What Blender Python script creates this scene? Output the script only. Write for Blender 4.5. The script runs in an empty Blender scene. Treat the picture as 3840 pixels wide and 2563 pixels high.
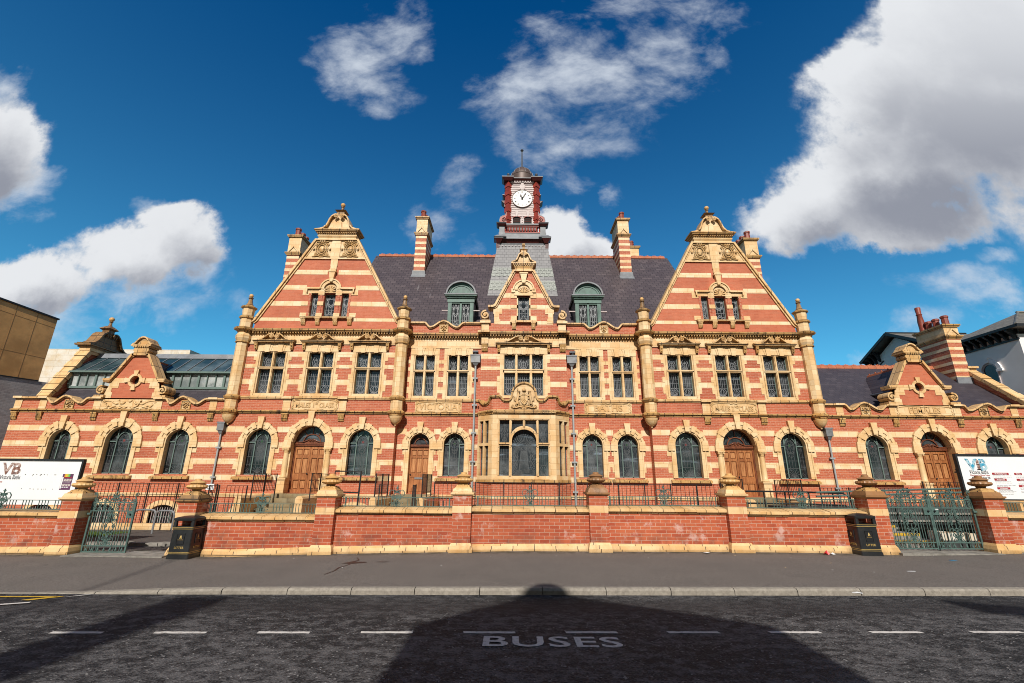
import bpy, bmesh, math, random
from mathutils import Vector, Matrix
from mathutils.geometry import tessellate_polygon
R = math.radians
PI = math.pi
rnd = random.Random(11)
sc = bpy.context.scene
COL = sc.collection
WL = {}                                   # world location of every linked object, by name


# ------------------------------------------------------------------ objects
def link(o, parent=None, loc=(0, 0, 0)):
    COL.objects.link(o)
    loc = Vector(loc)
    if parent is not None:
        o.parent = parent
        o.location = loc - WL[parent.name]
    else:
        o.location = loc
    WL[o.name] = loc
    return o


def tag(o, label=None, cat=None, group=None, kind=None):
    if label: o['label'] = label
    if cat: o['category'] = cat
    if group: o['group'] = group
    if kind: o['kind'] = kind
    return o


def thing(name, label, cat, loc=(0, 0, 0), group=None):
    o = bpy.data.objects.new(name, None)
    o.empty_display_size = 0.2
    link(o, None, loc)
    return tag(o, label, cat, group)


def kids(o):
    return [c for c in bpy.data.objects if c.parent == o]


def clone(o, delta, parent=None, label=None):
    """copy of a thing with its parts and their sub-parts, moved by delta"""
    c = o.copy()
    link(c, parent, WL[o.name] + Vector(delta))
    if label: c['label'] = label
    for k in kids(o):
        clone(k, delta, c)
    return c


class MB:
    """collects shapes in world coordinates, links them as one mesh"""

    def __init__(s):
        s.v = []; s.f = []; s.sm = []; s.mi = []; s.cur = 0

    def add(s, vs, fs, smooth=False):
        b = len(s.v)
        s.v += [tuple(v) for v in vs]
        s.f += [tuple(i + b for i in f) for f in fs]
        s.sm += [smooth] * len(fs)
        s.mi += [s.cur] * len(fs)
        return s

    def box(s, x0, x1, y0, y1, z0, z1):
        return s.hexa([(x0, y0), (x1, y0), (x1, y1), (x0, y1)], z0, [(x0, y0), (x1, y0), (x1, y1), (x0, y1)], z1)

    def hexa(s, b, z0, t, z1):
        n = len(b)
        vs = [(x, y, z0) for x, y in b] + [(x, y, z1) for x, y in t]
        fs = [tuple(range(n - 1, -1, -1)), tuple(range(n, 2 * n))]
        fs += [(i, (i + 1) % n, n + (i + 1) % n, n + i) for i in range(n)]
        return s.add(vs, fs)

    def frus(s, cx, cy, z0, hx0, hy0, z1, hx1, hy1):
        q = lambda hx, hy: [(cx - hx, cy - hy), (cx + hx, cy - hy), (cx + hx, cy + hy), (cx - hx, cy + hy)]
        return s.hexa(q(hx0, hy0), z0, q(hx1, hy1), z1)

    def prism(s, poly, y0, y1):
        """polygon in XZ pushed along Y"""
        n = len(poly)
        tri = tessellate_polygon([[Vector((p[0], p[1], 0)) for p in poly]])
        vs = [(x, y0, z) for x, z in poly] + [(x, y1, z) for x, z in poly]
        fs = [tuple(t) for t in tri] + [tuple(i + n for i in t) for t in tri]
        fs += [(i, (i + 1) % n, n + (i + 1) % n, n + i) for i in range(n)]
        return s.add(vs, fs)

    def prismx(s, poly, x0, x1):
        """polygon in YZ pushed along X"""
        n = len(poly)
        tri = tessellate_polygon([[Vector((p[0], p[1], 0)) for p in poly]])
        vs = [(x0, y, z) for y, z in poly] + [(x1, y, z) for y, z in poly]
        fs = [tuple(t) for t in tri] + [tuple(i + n for i in t) for t in tri]
        fs += [(i, (i + 1) % n, n + (i + 1) % n, n + i) for i in range(n)]
        return s.add(vs, fs)

    def lathe(s, cx, cy, prof, n=14, smooth=True, rot=0.0, lobes=0, lamp=0.0):
        vs = []; fs = []
        for r, z in prof:
            for k in range(n):
                a = 2 * PI * k / n + rot
                rr = r * (1 + (lamp * abs(math.sin(lobes * a / 2)) if lobes else 0))
                vs.append((cx + rr * math.cos(a), cy + rr * math.sin(a), z))
        m = len(prof)
        for i in range(m - 1):
            for k in range(n):
                fs.append((i * n + k, i * n + (k + 1) % n, (i + 1) * n + (k + 1) % n, (i + 1) * n + k))
        fs.append(tuple(range(n - 1, -1, -1)))
        fs.append(tuple((m - 1) * n + k for k in range(n)))
        return s.add(vs, fs, smooth)

    def ball(s, c, r, sx=1, sy=1, sz=1, n=10, m=7):
        prof = []
        vs = []; fs = []
        for i in range(m + 1):
            th = PI * i / m
            for k in range(n):
                a = 2 * PI * k / n
                vs.append((c[0] + r * sx * math.sin(th) * math.cos(a), c[1] + r * sy * math.sin(th) * math.sin(a), c[2] + r * sz * math.cos(th)))
        for i in range(m):
            for k in range(n):
                fs.append((i * n + k, i * n + (k + 1) % n, (i + 1) * n + (k + 1) % n, (i + 1) * n + k))
        return s.add(vs, fs, True)

    def tube(s, pts, r, n=5, closed=False, taper=None):
        pts = [Vector(p) for p in pts]
        m = len(pts)
        vs = []; fs = []
        up = Vector((0, 1, 0))
        for i, p in enumerate(pts):
            a = pts[(i - 1) % m] if (closed or i > 0) else p
            b = pts[(i + 1) % m] if (closed or i < m - 1) else p
            d = (b - a)
            if d.length < 1e-7: d = Vector((0, 0, 1))
            d.normalize()
            u = up - d * up.dot(d)
            if u.length < 0.05: u = Vector((1, 0, 0)) - d * d.x
            u.normalize()
            w = d.cross(u)
            rr = r if taper is None else r * (1 + (taper - 1) * i / max(1, m - 1))
            for k in range(n):
                t = 2 * PI * k / n + PI / n
                vs.append(p + u * (rr * math.cos(t)) + w * (rr * math.sin(t)))
        for i in range(m if closed else m - 1):
            j = (i + 1) % m
            for k in range(n):
                fs.append((i * n + k, i * n + (k + 1) % n, j * n + (k + 1) % n, j * n + k))
        if not closed:
            fs.append(tuple(range(n - 1, -1, -1)))
            fs.append(tuple((m - 1) * n + k for k in range(n)))
        return s.add(vs, fs, n > 4)

    def strip(s, pts, y0, y1, t, closed=False):
        """path in XZ with thickness t (centred), pushed along Y"""
        m = len(pts)
        P = [Vector((p[0], p[1])) for p in pts]
        L = []; Rr = []
        for i in range(m):
            a = P[i - 1] if (i > 0 or closed) else P[i]
            b = P[(i + 1) % m] if (i < m - 1 or closed) else P[i]
            d1 = (P[i] - a); d2 = (b - P[i])
            d1 = d1.normalized() if d1.length > 1e-9 else d2.normalized()
            d2 = d2.normalized() if d2.length > 1e-9 else d1
            d = (d1 + d2)
            d = d.normalized() if d.length > 1e-6 else d1
            nrm = Vector((-d.y, d.x))
            k = 1 / max(0.5, abs(nrm.dot(Vector((-d1.y, d1.x)))))
            L.append(P[i] + nrm * (t / 2 * k)); Rr.append(P[i] - nrm * (t / 2 * k))
        vs = []
        for i in range(m):
            vs += [(L[i].x, y0, L[i].y), (L[i].x, y1, L[i].y), (Rr[i].x, y1, Rr[i].y), (Rr[i].x, y0, Rr[i].y)]
        fs = []
        for i in range(m if closed else m - 1):
            j = (i + 1) % m
            for k in range(4):
                fs.append((i * 4 + k, i * 4 + (k + 1) % 4, j * 4 + (k + 1) % 4, j * 4 + k))
        if not closed:
            fs += [(3, 2, 1, 0), tuple((m - 1) * 4 + k for k in range(4))]
        return s.add(vs, fs)

    def ribbon(s, pts, w, y):
        """flat line facing -Y"""
        m = len(pts)
        if m < 2: return s
        vs = []; fs = []
        P = [Vector((p[0], p[1])) for p in pts]
        for i in range(m):
            d = P[min(i + 1, m - 1)] - P[max(i - 1, 0)]
            d = d.normalized() if d.length > 1e-9 else Vector((1, 0))
            nx, nz = -d.y * w / 2, d.x * w / 2
            vs += [(P[i].x + nx, y, P[i].y + nz), (P[i].x - nx, y, P[i].y - nz)]
        for i in range(m - 1):
            fs.append((2 * i, 2 * i + 1, 2 * i + 3, 2 * i + 2))
        return s.add(vs, fs)

    def sheet(s, xs, ys, zf):
        nx, ny = len(xs), len(ys)
        vs = [(x, y, zf(x, y)) for y in ys for x in xs]
        fs = [(j * nx + i, j * nx + i + 1, (j + 1) * nx + i + 1, (j + 1) * nx + i) for j in range(ny - 1) for i in range(nx - 1)]
        return s.add(vs, fs, True)

    def face(s, outline, holes, y, depth=0.0):
        """wall face in XZ at y with openings; the reveals run back by depth"""
        polys = [[Vector((p[0], p[1], 0)) for p in outline]] + [[Vector((p[0], p[1], 0)) for p in h] for h in holes]
        tri = tessellate_polygon(polys)
        flat = [p for poly in polys for p in poly]
        s.add([(p.x, y, p.y) for p in flat], [tuple(t) for t in tri])
        if depth:
            for h in holes:
                n = len(h)
                s.add([(p[0], y, p[1]) for p in h] + [(p[0], y + depth, p[1]) for p in h],
                      [(i, (i + 1) % n, n + (i + 1) % n, n + i) for i in range(n)])
        return s

    def mesh(s, name, mat, loc=(0, 0, 0)):
        me = bpy.data.meshes.new(name)
        lx, ly, lz = loc
        me.from_pydata([(a - lx, b - ly, c - lz) for a, b, c in s.v], [], s.f)
        me.polygons.foreach_set('use_smooth', s.sm)
        bm = bmesh.new(); bm.from_mesh(me)
        bmesh.ops.recalc_face_normals(bm, faces=bm.faces)
        bm.to_mesh(me); bm.free()
        if any(s.sm):
            me.set_sharp_from_angle(angle=R(38))
        mats = mat if isinstance(mat, tuple) else (mat,)
        for k in mats: me.materials.append(M[k])
        if len(mats) > 1: me.polygons.foreach_set('material_index', s.mi)
        return me

    def split(s, name, mat, parent):
        """builds every separate piece as an object of its own"""
        par = list(range(len(s.v)))

        def find(i):
            while par[i] != i:
                par[i] = par[par[i]]; i = par[i]
            return i
        for f in s.f:
            for i in f[1:]: par[find(i)] = find(f[0])
        isl = {}
        for fi, f in enumerate(s.f): isl.setdefault(find(f[0]), []).append(fi)
        boxes = []
        for fl in isl.values():
            vs = {i for fi in fl for i in s.f[fi]}
            bb = [min(s.v[i][k] for i in vs) - .012 for k in range(3)] + [max(s.v[i][k] for i in vs) + .012 for k in range(3)]
            boxes.append([bb, fl])
        merged = True
        while merged:
            merged = False
            out = []
            for bb, fl in boxes:
                for o in out:
                    b2 = o[0]
                    if all(bb[k] <= b2[k + 3] and b2[k] <= bb[k + 3] for k in range(3)):
                        o[0] = [min(bb[k], b2[k]) for k in range(3)] + [max(bb[k + 3], b2[k + 3]) for k in range(3)]
                        o[1] = o[1] + fl; merged = True
                        break
                else:
                    out.append([bb, fl])
            boxes = out
        res = []
        for bb, fl in boxes:
            m = MB(); mp = {}
            for fi in fl:
                f = []
                for i in s.f[fi]:
                    if i not in mp:
                        mp[i] = len(m.v); m.v.append(s.v[i])
                    f.append(mp[i])
                m.f.append(tuple(f)); m.sm.append(s.sm[fi]); m.mi.append(0)
            res.append(m.build(name, mat, parent, ((bb[0] + bb[3]) / 2, (bb[1] + bb[4]) / 2, bb[2] + .012)))
        return res

    def build(s, name, mat, parent=None, loc=None, label=None, cat=None, group=None, kind=None):
        if not s.v: return None
        if loc is None:
            if parent is not None:
                loc = WL[parent.name]
            else:
                xs = [v[0] for v in s.v]; ys = [v[1] for v in s.v]; zs = [v[2] for v in s.v]
                loc = ((min(xs) + max(xs)) / 2, (min(ys) + max(ys)) / 2, min(zs))
        me = s.mesh(name, mat, tuple(loc))
        o = bpy.data.objects.new(name, me)
        link(o, parent, loc)
        return tag(o, label, cat, group, kind)


def text_mb(txt, size, x, y, z, depth=0.01, align='CENTER', sx=1.0, bold=0.0, flat=False, shear=0.0, space=1.0):
    """letters standing upright facing -Y (or lying flat on the ground); bottom-left or centre at x, y, z"""
    cu = bpy.data.curves.new('lettering', 'FONT')
    cu.body = txt; cu.size = size; cu.align_x = align; cu.extrude = depth / 2; cu.offset = bold
    cu.shear = shear; cu.space_character = space; cu.resolution_u = 3
    ob = bpy.data.objects.new('lettering_source', cu)
    COL.objects.link(ob)
    bpy.context.view_layer.update()
    me = ob.evaluated_get(bpy.context.evaluated_depsgraph_get()).to_mesh()
    mb = MB()
    if flat:
        vs = [(x + v.co.x * sx, y + v.co.y, z + v.co.z) for v in me.vertices]
    else:
        vs = [(x + v.co.x * sx, y - v.co.z, z + v.co.y) for v in me.vertices]
    mb.add(vs, [tuple(p.vertices) for p in me.polygons])
    ob.evaluated_get(bpy.context.evaluated_depsgraph_get()).to_mesh_clear()
    bpy.data.objects.remove(ob); bpy.data.curves.remove(cu)
    return mb


def arc(cx, cz, r, a0, a1, n=12, rz=None):
    rz = r if rz is None else rz
    return [(cx + r * math.cos(R(a0 + (a1 - a0) * i / n)), cz + rz * math.sin(R(a0 + (a1 - a0) * i / n))) for i in range(n + 1)]


def spiral(cx, cz, r0, a0, turns, n=14, r1=0.15):
    out = []
    for i in range(n + 1):
        t = i / n
        r = r0 * (1 - t) + r0 * r1 * t
        a = R(a0 + 360 * turns * t)
        out.append((cx + r * math.cos(a), cz + r * math.sin(a)))
    return out


def xz(pts, y):
    return [(p[0], y, p[1]) for p in pts]


def lerp_tab(tab, x):
    if x <= tab[0][0]: return tab[0][1]
    for (a, fa), (b, fb) in zip(tab, tab[1:]):
        if x <= b: return fa + (fb - fa) * (x - a) / (b - a)
    return tab[-1][1]


# ------------------------------------------------------------------ materials
M = {}


class NT:
    """small helper for shader node trees"""

    def __init__(s, tree): s.t = tree; s.n = tree.nodes; s.l = tree.links

    def new(s, typ, **kw):
        nd = s.n.new(typ)
        for k, v in kw.items(): setattr(nd, k, v)
        return nd

    def put(s, sock, val):
        if isinstance(val, bpy.types.NodeSocket): s.l.new(val, sock)
        elif val is not None: sock.default_value = val

    def math(s, op, a, b=None, c=None, clamp=False):
        nd = s.new('ShaderNodeMath', operation=op, use_clamp=clamp)
        s.put(nd.inputs[0], a); s.put(nd.inputs[1], b)
        if c is not None: s.put(nd.inputs[2], c)
        return nd.outputs[0]

    def vmath(s, op, a, b=None):
        nd = s.new('ShaderNodeVectorMath', operation=op)
        s.put(nd.inputs[0], a)
        if b is not None: s.put(nd.inputs[1], b)
        return nd.outputs[0] if op not in ('LENGTH', 'DOT_PRODUCT') else nd.outputs['Value']

    def mix(s, f, a, b, mode='MIX'):
        nd = s.new('ShaderNodeMix', data_type='RGBA', blend_type=mode)
        s.put(nd.inputs[0], f); s.put(nd.inputs[6], a); s.put(nd.inputs[7], b)
        return nd.outputs[2]

    def ramp(s, f, lo, hi, a=0.0, b=1.0, smooth=True):
        nd = s.new('ShaderNodeMapRange', interpolation_type='SMOOTHSTEP' if smooth else 'LINEAR')
        s.put(nd.inputs[0], f); s.put(nd.inputs[1], lo); s.put(nd.inputs[2], hi); s.put(nd.inputs[3], a); s.put(nd.inputs[4], b)
        return nd.outputs[0]

    def noise(s, vec, scale, detail=4, rough=0.55, dist=0.0):
        nd = s.new('ShaderNodeTexNoise')
        s.put(nd.inputs['Vector'], vec); nd.inputs['Scale'].default_value = scale
        nd.inputs['Detail'].default_value = detail; nd.inputs['Roughness'].default_value = rough
        nd.inputs['Distortion'].default_value = dist
        return nd.outputs[0]

    def pos(s):
        return s.new('ShaderNodeNewGeometry').outputs['Position']

    def xyz(s, v):
        nd = s.new('ShaderNodeSeparateXYZ'); s.put(nd.inputs[0], v); return nd.outputs

    def vec(s, x, y, z):
        nd = s.new('ShaderNodeCombineXYZ'); s.put(nd.inputs[0], x); s.put(nd.inputs[1], y); s.put(nd.inputs[2], z)
        return nd.outputs[0]

    def wall_uv(s):
        """(distance along the wall, height, 0) from world position"""
        g = s.new('ShaderNodeNewGeometry')
        p = s.xyz(g.outputs['Position']); n = s.xyz(g.outputs['True Normal'])
        ax = s.math('ABSOLUTE', n[0]); ay = s.math('ABSOLUTE', n[1])
        side = s.math('GREATER_THAN', ax, 0.8)
        ux = s.math('DIVIDE', p[0], s.math('MAXIMUM', ay, 0.5))
        u = s.math('ADD', s.math('MULTIPLY', p[1], side), s.math('MULTIPLY', ux, s.math('SUBTRACT', 1.0, side)))
        return s.vec(u, p[2], 0.0)

    def brick(s, vec, c1, c2, mortar, bw, rh, ms, bias=0.0, smooth=0.1, offset=0.5, scale=1.0):
        nd = s.new('ShaderNodeTexBrick', offset=offset)
        s.put(nd.inputs['Vector'], vec)
        s.put(nd.inputs['Color1'], c1); s.put(nd.inputs['Color2'], c2); s.put(nd.inputs['Mortar'], mortar)
        nd.inputs['Scale'].default_value = scale
        nd.inputs['Brick Width'].default_value = bw; nd.inputs['Row Height'].default_value = rh
        nd.inputs['Mortar Size'].default_value = ms; nd.inputs['Mortar Smooth'].default_value = smooth
        nd.inputs['Bias'].default_value = bias
        return nd.outputs


def mat(name, rough=0.7, metal=0.0, spec=0.5):
    m = bpy.data.materials.new(name); m.use_nodes = True
    t = NT(m.node_tree)
    b = m.node_tree.nodes['Principled BSDF']
    b.inputs['Roughness'].default_value = rough; b.inputs['Metallic'].default_value = metal
    b.inputs['Specular IOR Level'].default_value = spec
    M[name] = m
    return t, b


def C(r, g, b): return (r, g, b, 1)


def bump(t, b, h, strength=0.3, dist=0.01):
    nd = t.new('ShaderNodeBump'); nd.inputs['Strength'].default_value = strength; nd.inputs['Distance'].default_value = dist
    t.put(nd.inputs['Height'], h); t.l.new(nd.outputs[0], b.inputs['Normal'])


def brick_mat(name, c1, c2, mortar, rh, bw, patch=0.0, dirt_or_shade=0.25, ms=0.006, dark=1.0):
    t, b = mat(name, 0.62, 0, 0.35)
    uv = t.wall_uv(); p = t.pos()
    o = t.brick(uv, c1, c2, mortar, bw, rh, ms, 0.0, 0.2)
    col = o['Color']
    # a scatter of darker, burnt bricks on the same bond
    o2 = t.brick(uv, C(1, 1, 1), C(0.42, 0.40, 0.46), C(1, 1, 1), bw, rh, ms, -0.72, 0.2)
    col = t.mix(1.0, col, o2['Color'], 'MULTIPLY')
    n1 = t.noise(p, 0.55, 5, 0.6)
    col = t.mix(t.ramp(n1, 0.35, 0.75), col, t.mix(1.0, col, C(0.80, 0.72, 0.70), 'MULTIPLY'))
    n2 = t.noise(p, 9.0, 4, 0.6)
    col = t.mix(t.ramp(n2, 0.3, 0.8, 0, dirt_or_shade), col, C(0.10, 0.045, 0.035))
    if patch:
        n3 = t.noise(p, 2.6, 6, 0.65)
        col = t.mix(t.ramp(n3, 0.565, 0.70, 0, patch), col, C(0.66, 0.44, 0.38))
        n4 = t.noise(p, 0.9, 3, 0.5)
        col = t.mix(t.ramp(n4, 0.45, 0.72, 0, 0.18), col, t.mix(1.0, col, C(0.62, 0.50, 0.52), 'MULTIPLY'))
        zz = t.xyz(p)[2]
        col = t.mix(t.math('MULTIPLY', t.ramp(zz, 0.30, 0.62, 0.55, 0.0), t.ramp(t.noise(p, 3.0, 4), 0.4, 0.7)), col, C(0.09, 0.05, 0.04))
    t.l.new(col, b.inputs['Base Color'])
    t.put(b.inputs['Roughness'], t.ramp(n2, 0.2, 0.8, 0.5, 0.8))
    bump(t, b, t.math('ADD', t.math('MULTIPLY', o['Fac'], -1.0), t.math('MULTIPLY', n2, 0.4)), 0.35, 0.006)


brick_mat('brick', C(0.47, 0.105, 0.046), C(0.62, 0.175, 0.082), C(0.66, 0.38, 0.26), 0.0735, 0.230, 0.0, 0.16)
brick_mat('gable_brick', C(0.53, 0.140, 0.068), C(0.62, 0.190, 0.098), C(0.60, 0.23, 0.13), 0.0735, 0.230, 0.0, 0.08, 0.004)
brick_mat('wall_brick', C(0.44, 0.080, 0.032), C(0.62, 0.160, 0.066), C(0.64, 0.42, 0.31), 0.0755, 0.235, 0.75, 0.24, 0.0048)


def stone_mat(name, base, alt, bw, rh, stain=0.25, joint=C(0.26, 0.15, 0.055), ms=0.006, off=0.5, streak=0.0, dirt_or_shade=0.8):
    t, b = mat(name, 0.45, 0, 0.4)
    uv = t.wall_uv(); p = t.pos()
    o = t.brick(uv, base, alt, joint, bw, rh, ms, 0.0, 0.3, off)
    col = o['Color']
    n1 = t.noise(p, 1.6, 5, 0.62)
    col = t.mix(t.ramp(n1, 0.36, 0.70, 0, 0.75), col, t.mix(1.0, col, C(0.86, 0.70, 0.48), 'MULTIPLY'))
    sx_ = t.xyz(p)
    drip = t.noise(t.vec(t.math('MULTIPLY', t.math('ADD', sx_[0], sx_[1]), 5.0), t.math('MULTIPLY', sx_[2], 0.55), 0.0), 1.0, 4, 0.6)
    col = t.mix(t.ramp(drip, 0.56, 0.74, 0, 0.30), col, C(0.30, 0.185, 0.085))
    n2 = t.noise(p, 14.0, 5, 0.7)
    col = t.mix(t.ramp(n2, 0.52, 0.85, 0, stain), col, C(0.17, 0.10, 0.045))
    if streak:
        s = t.xyz(p)
        sv = t.vec(t.math('MULTIPLY', t.math('ADD', s[0], s[1]), 3.2), t.math('MULTIPLY', s[2], 0.8), 0.0)
        n3 = t.noise(sv, 1.0, 5, 0.7)
        col = t.mix(t.ramp(n3, 0.50, 0.70, 0, streak), col, C(0.060, 0.040, 0.026))
    if dirt_or_shade:
        ao = t.new('ShaderNodeAmbientOcclusion', samples=3, only_local=False)  # shade painted into crevices: colour darkened by occlusion, in a grime tone
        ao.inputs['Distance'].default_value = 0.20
        col = t.mix(t.math('MULTIPLY', t.ramp(ao.outputs['AO'], 0.75, 0.30, 0.0, dirt_or_shade), t.ramp(n1, 0.25, 0.6, 0.5, 1.0)), col, C(0.10, 0.058, 0.026))
    t.l.new(col, b.inputs['Base Color'])
    t.put(b.inputs['Roughness'], t.ramp(n2, 0.3, 0.8, 0.38, 0.7))
    bump(t, b, t.math('ADD', t.math('MULTIPLY', o['Fac'], -1.0), t.math('MULTIPLY', n1, 0.5)), 0.3, 0.006)


SB = C(0.85, 0.655, 0.405); SA = C(0.76, 0.505, 0.255)
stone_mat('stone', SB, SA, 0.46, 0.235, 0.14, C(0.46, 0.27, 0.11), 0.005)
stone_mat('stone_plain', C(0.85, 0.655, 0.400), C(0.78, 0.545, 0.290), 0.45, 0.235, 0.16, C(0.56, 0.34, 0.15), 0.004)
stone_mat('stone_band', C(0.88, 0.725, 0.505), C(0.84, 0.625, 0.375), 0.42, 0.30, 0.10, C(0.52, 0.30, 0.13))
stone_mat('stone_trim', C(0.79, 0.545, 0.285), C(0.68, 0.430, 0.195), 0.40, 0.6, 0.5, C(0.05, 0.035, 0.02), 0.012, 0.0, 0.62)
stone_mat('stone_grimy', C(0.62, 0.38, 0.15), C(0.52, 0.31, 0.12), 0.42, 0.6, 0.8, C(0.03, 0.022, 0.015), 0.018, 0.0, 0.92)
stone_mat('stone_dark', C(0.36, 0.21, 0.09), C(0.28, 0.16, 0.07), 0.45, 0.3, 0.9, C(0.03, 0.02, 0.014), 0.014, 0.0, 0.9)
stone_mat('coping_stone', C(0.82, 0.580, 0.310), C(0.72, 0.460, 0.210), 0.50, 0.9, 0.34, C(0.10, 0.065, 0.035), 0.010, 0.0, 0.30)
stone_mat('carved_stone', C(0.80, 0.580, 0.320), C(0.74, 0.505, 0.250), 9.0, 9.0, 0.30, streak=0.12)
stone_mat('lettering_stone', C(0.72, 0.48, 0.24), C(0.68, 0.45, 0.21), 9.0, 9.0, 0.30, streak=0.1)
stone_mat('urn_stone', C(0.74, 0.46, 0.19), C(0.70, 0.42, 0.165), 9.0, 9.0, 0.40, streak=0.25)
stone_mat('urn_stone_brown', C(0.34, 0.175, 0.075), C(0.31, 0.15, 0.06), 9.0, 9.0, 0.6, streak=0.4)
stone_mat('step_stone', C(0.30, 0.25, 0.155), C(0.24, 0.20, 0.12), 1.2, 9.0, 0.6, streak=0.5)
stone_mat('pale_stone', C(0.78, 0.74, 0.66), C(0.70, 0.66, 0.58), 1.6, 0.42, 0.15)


def slate_mat(name, c1, c2, bw, rh, zs, joint=C(0.018, 0.016, 0.02), streak=0.0, ax=0, ms=0.006):
    t, b = mat(name, 0.5, 0, 0.5)
    p = t.pos(); s = t.xyz(p)
    uv = t.vec(s[ax], t.math('MULTIPLY', s[2], zs), 0.0)
    o = t.brick(uv, c1, c2, joint, bw, rh, ms, -0.2, 0.1)
    col = o['Color']
    o2 = t.brick(uv, C(1, 1, 1), C(1.6, 1.55, 1.5), C(1, 1, 1), bw, rh, ms, -0.74, 0.1)
    col = t.mix(1.0, col, o2['Color'], 'MULTIPLY')
    n = t.noise(p, 0.8, 5, 0.6)
    col = t.mix(t.ramp(n, 0.35, 0.7, 0, 0.6), col, t.mix(1.0, col, C(0.72, 0.72, 0.78), 'MULTIPLY'))
    if streak:
        sv = t.vec(t.math('MULTIPLY', s[0], 6.0), t.math('MULTIPLY', s[2], 0.5), 0.0)
        n3 = t.noise(sv, 1.0, 4, 0.6)
        reg = t.noise(p, 0.35, 2, 0.5)
        col = t.mix(t.math('MULTIPLY', t.ramp(n3, 0.60, 0.74), t.ramp(reg, 0.5, 0.7, 0, streak)), col, C(0.34, 0.33, 0.34))
    t.l.new(col, b.inputs['Base Color'])
    bump(t, b, t.math('ADD', t.math('MULTIPLY', o['Fac'], -1.0), t.math('MULTIPLY', t.noise(p, 12, 3), 0.5)), 0.4, 0.01)


slate_mat('slate', C(0.078, 0.060, 0.066), C(0.108, 0.086, 0.092), 0.34, 0.25, 1.27, streak=0.6, ms=0.011)
slate_mat('wing_slate', C(0.050, 0.042, 0.052), C(0.066, 0.056, 0.066), 0.30, 0.20, 1.5, streak=0.15)
slate_mat('green_slate', C(0.27, 0.29, 0.265), C(0.215, 0.235, 0.215), 0.24, 0.20, 1.05, C(0.07, 0.07, 0.075), streak=0.1)
slate_mat('tower_slate', C(0.135, 0.132, 0.145), C(0.185, 0.182, 0.192), 0.26, 0.20, 1.05, C(0.045, 0.045, 0.05), streak=0.3)
slate_mat('house_slate', C(0.15, 0.138, 0.110), C(0.24, 0.22, 0.175), 0.30, 0.12, 1.9, streak=0.0, ax=1)


def plain(name, col, rough=0.5, metal=0.0, var=0.25, scale=6.0, spec=0.5, dark=None, amount=0.0, bmp=0.0):
    t, b = mat(name, rough, metal, spec)
    p = t.pos()
    n = t.noise(p, scale, 5, 0.6)
    col = C(*col)
    k = tuple(c * (1 - var) for c in col[:3])
    out = t.mix(t.ramp(n, 0.3, 0.7), col, C(*k))
    if dark:
        n2 = t.noise(p, scale * 0.5, 6, 0.7)
        out = t.mix(t.ramp(n2, 0.5, 0.72, 0, amount), out, C(*dark))
    t.l.new(out, b.inputs['Base Color'])
    if bmp: bump(t, b, n, bmp, 0.01)
    return t, b


plain('clay_ridge', (0.50, 0.155, 0.07), 0.7, 0, 0.3, 3)
plain('chimney_pot_clay', (0.30, 0.060, 0.035), 0.5, 0, 0.35, 8)
plain('lead', (0.235, 0.25, 0.275), 0.55, 0.0, 0.4, 3, dark=(0.38, 0.38, 0.38), amount=0.6)
plain('lead_dark', (0.10, 0.11, 0.13), 0.45, 0.2, 0.4, 3)
plain('green_paint', (0.150, 0.215, 0.195), 0.45, 0, 0.2, 8)
plain('dormer_paint', (0.100, 0.190, 0.160), 0.5, 0, 0.3, 4, dark=(0.04, 0.07, 0.07), amount=0.5)
plain('iron_green', (0.090, 0.155, 0.140), 0.45, 0.0, 0.25, 12, dark=(0.03, 0.05, 0.05), amount=0.5)
plain('iron_black', (0.016, 0.018, 0.021), 0.4, 0.1, 0.3, 10)
plain('steel', (0.36, 0.38, 0.40), 0.4, 0.5, 0.2, 10)
plain('pipe_grey', (0.40, 0.43, 0.44), 0.5, 0, 0.25, 4)
plain('hopper_lead', (0.26, 0.27, 0.285), 0.5, 0.2, 0.4, 6, dark=(0.42, 0.42, 0.42), amount=0.5)
plain('red_paint', (0.36, 0.052, 0.034), 0.5, 0, 0.3, 4, dark=(0.09, 0.012, 0.01), amount=0.4)
plain('red_paint_dark', (0.085, 0.012, 0.010), 0.5, 0, 0.3, 4)
plain('copper_brown', (0.125, 0.085, 0.075), 0.5, 0.2, 0.4, 3, dark=(0.25, 0.21, 0.20), amount=0.5)
plain('white_paint', (0.60, 0.515, 0.505), 0.6, 0, 0.15, 4, dark=(0.45, 0.25, 0.24), amount=0.5)
plain('clock_white', (0.78, 0.77, 0.74), 0.4, 0, 0.04, 4)
plain('black_mark', (0.012, 0.012, 0.014), 0.5, 0, 0.2, 6)
plain('gilt', (0.50, 0.35, 0.115), 0.4, 0.0, 0.2, 10)
plain('bin_black', (0.020, 0.021, 0.023), 0.38, 0, 0.35, 14, dark=(0.05, 0.048, 0.045), amount=0.5)
plain('bin_inside', (0.006, 0.006, 0.006), 0.8)
plain('sign_white', (0.86, 0.87, 0.88), 0.35, 0, 0.03, 3)
plain('sign_red', (0.40, 0.025, 0.035), 0.5)
plain('sign_red_text', (0.55, 0.16, 0.15), 0.5)
plain('sign_ink', (0.035, 0.035, 0.05), 0.5)
plain('sign_grey', (0.52, 0.53, 0.55), 0.5)
plain('poster_purple', (0.14, 0.05, 0.12), 0.5)
plain('poster_cream', (0.75, 0.66, 0.62), 0.5, 0, 0.5, 40, dark=(0.10, 0.06, 0.08), amount=0.9)
plain('yellow_paint', (0.72, 0.44, 0.02), 0.6, 0, 0.25, 8, dark=(0.25, 0.18, 0.06), amount=0.5)
plain('bronze_panel', (0.80, 0.43, 0.155), 0.5, 0.0, 0.35, 0.9, dark=(0.50, 0.25, 0.08), amount=0.6)
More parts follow.
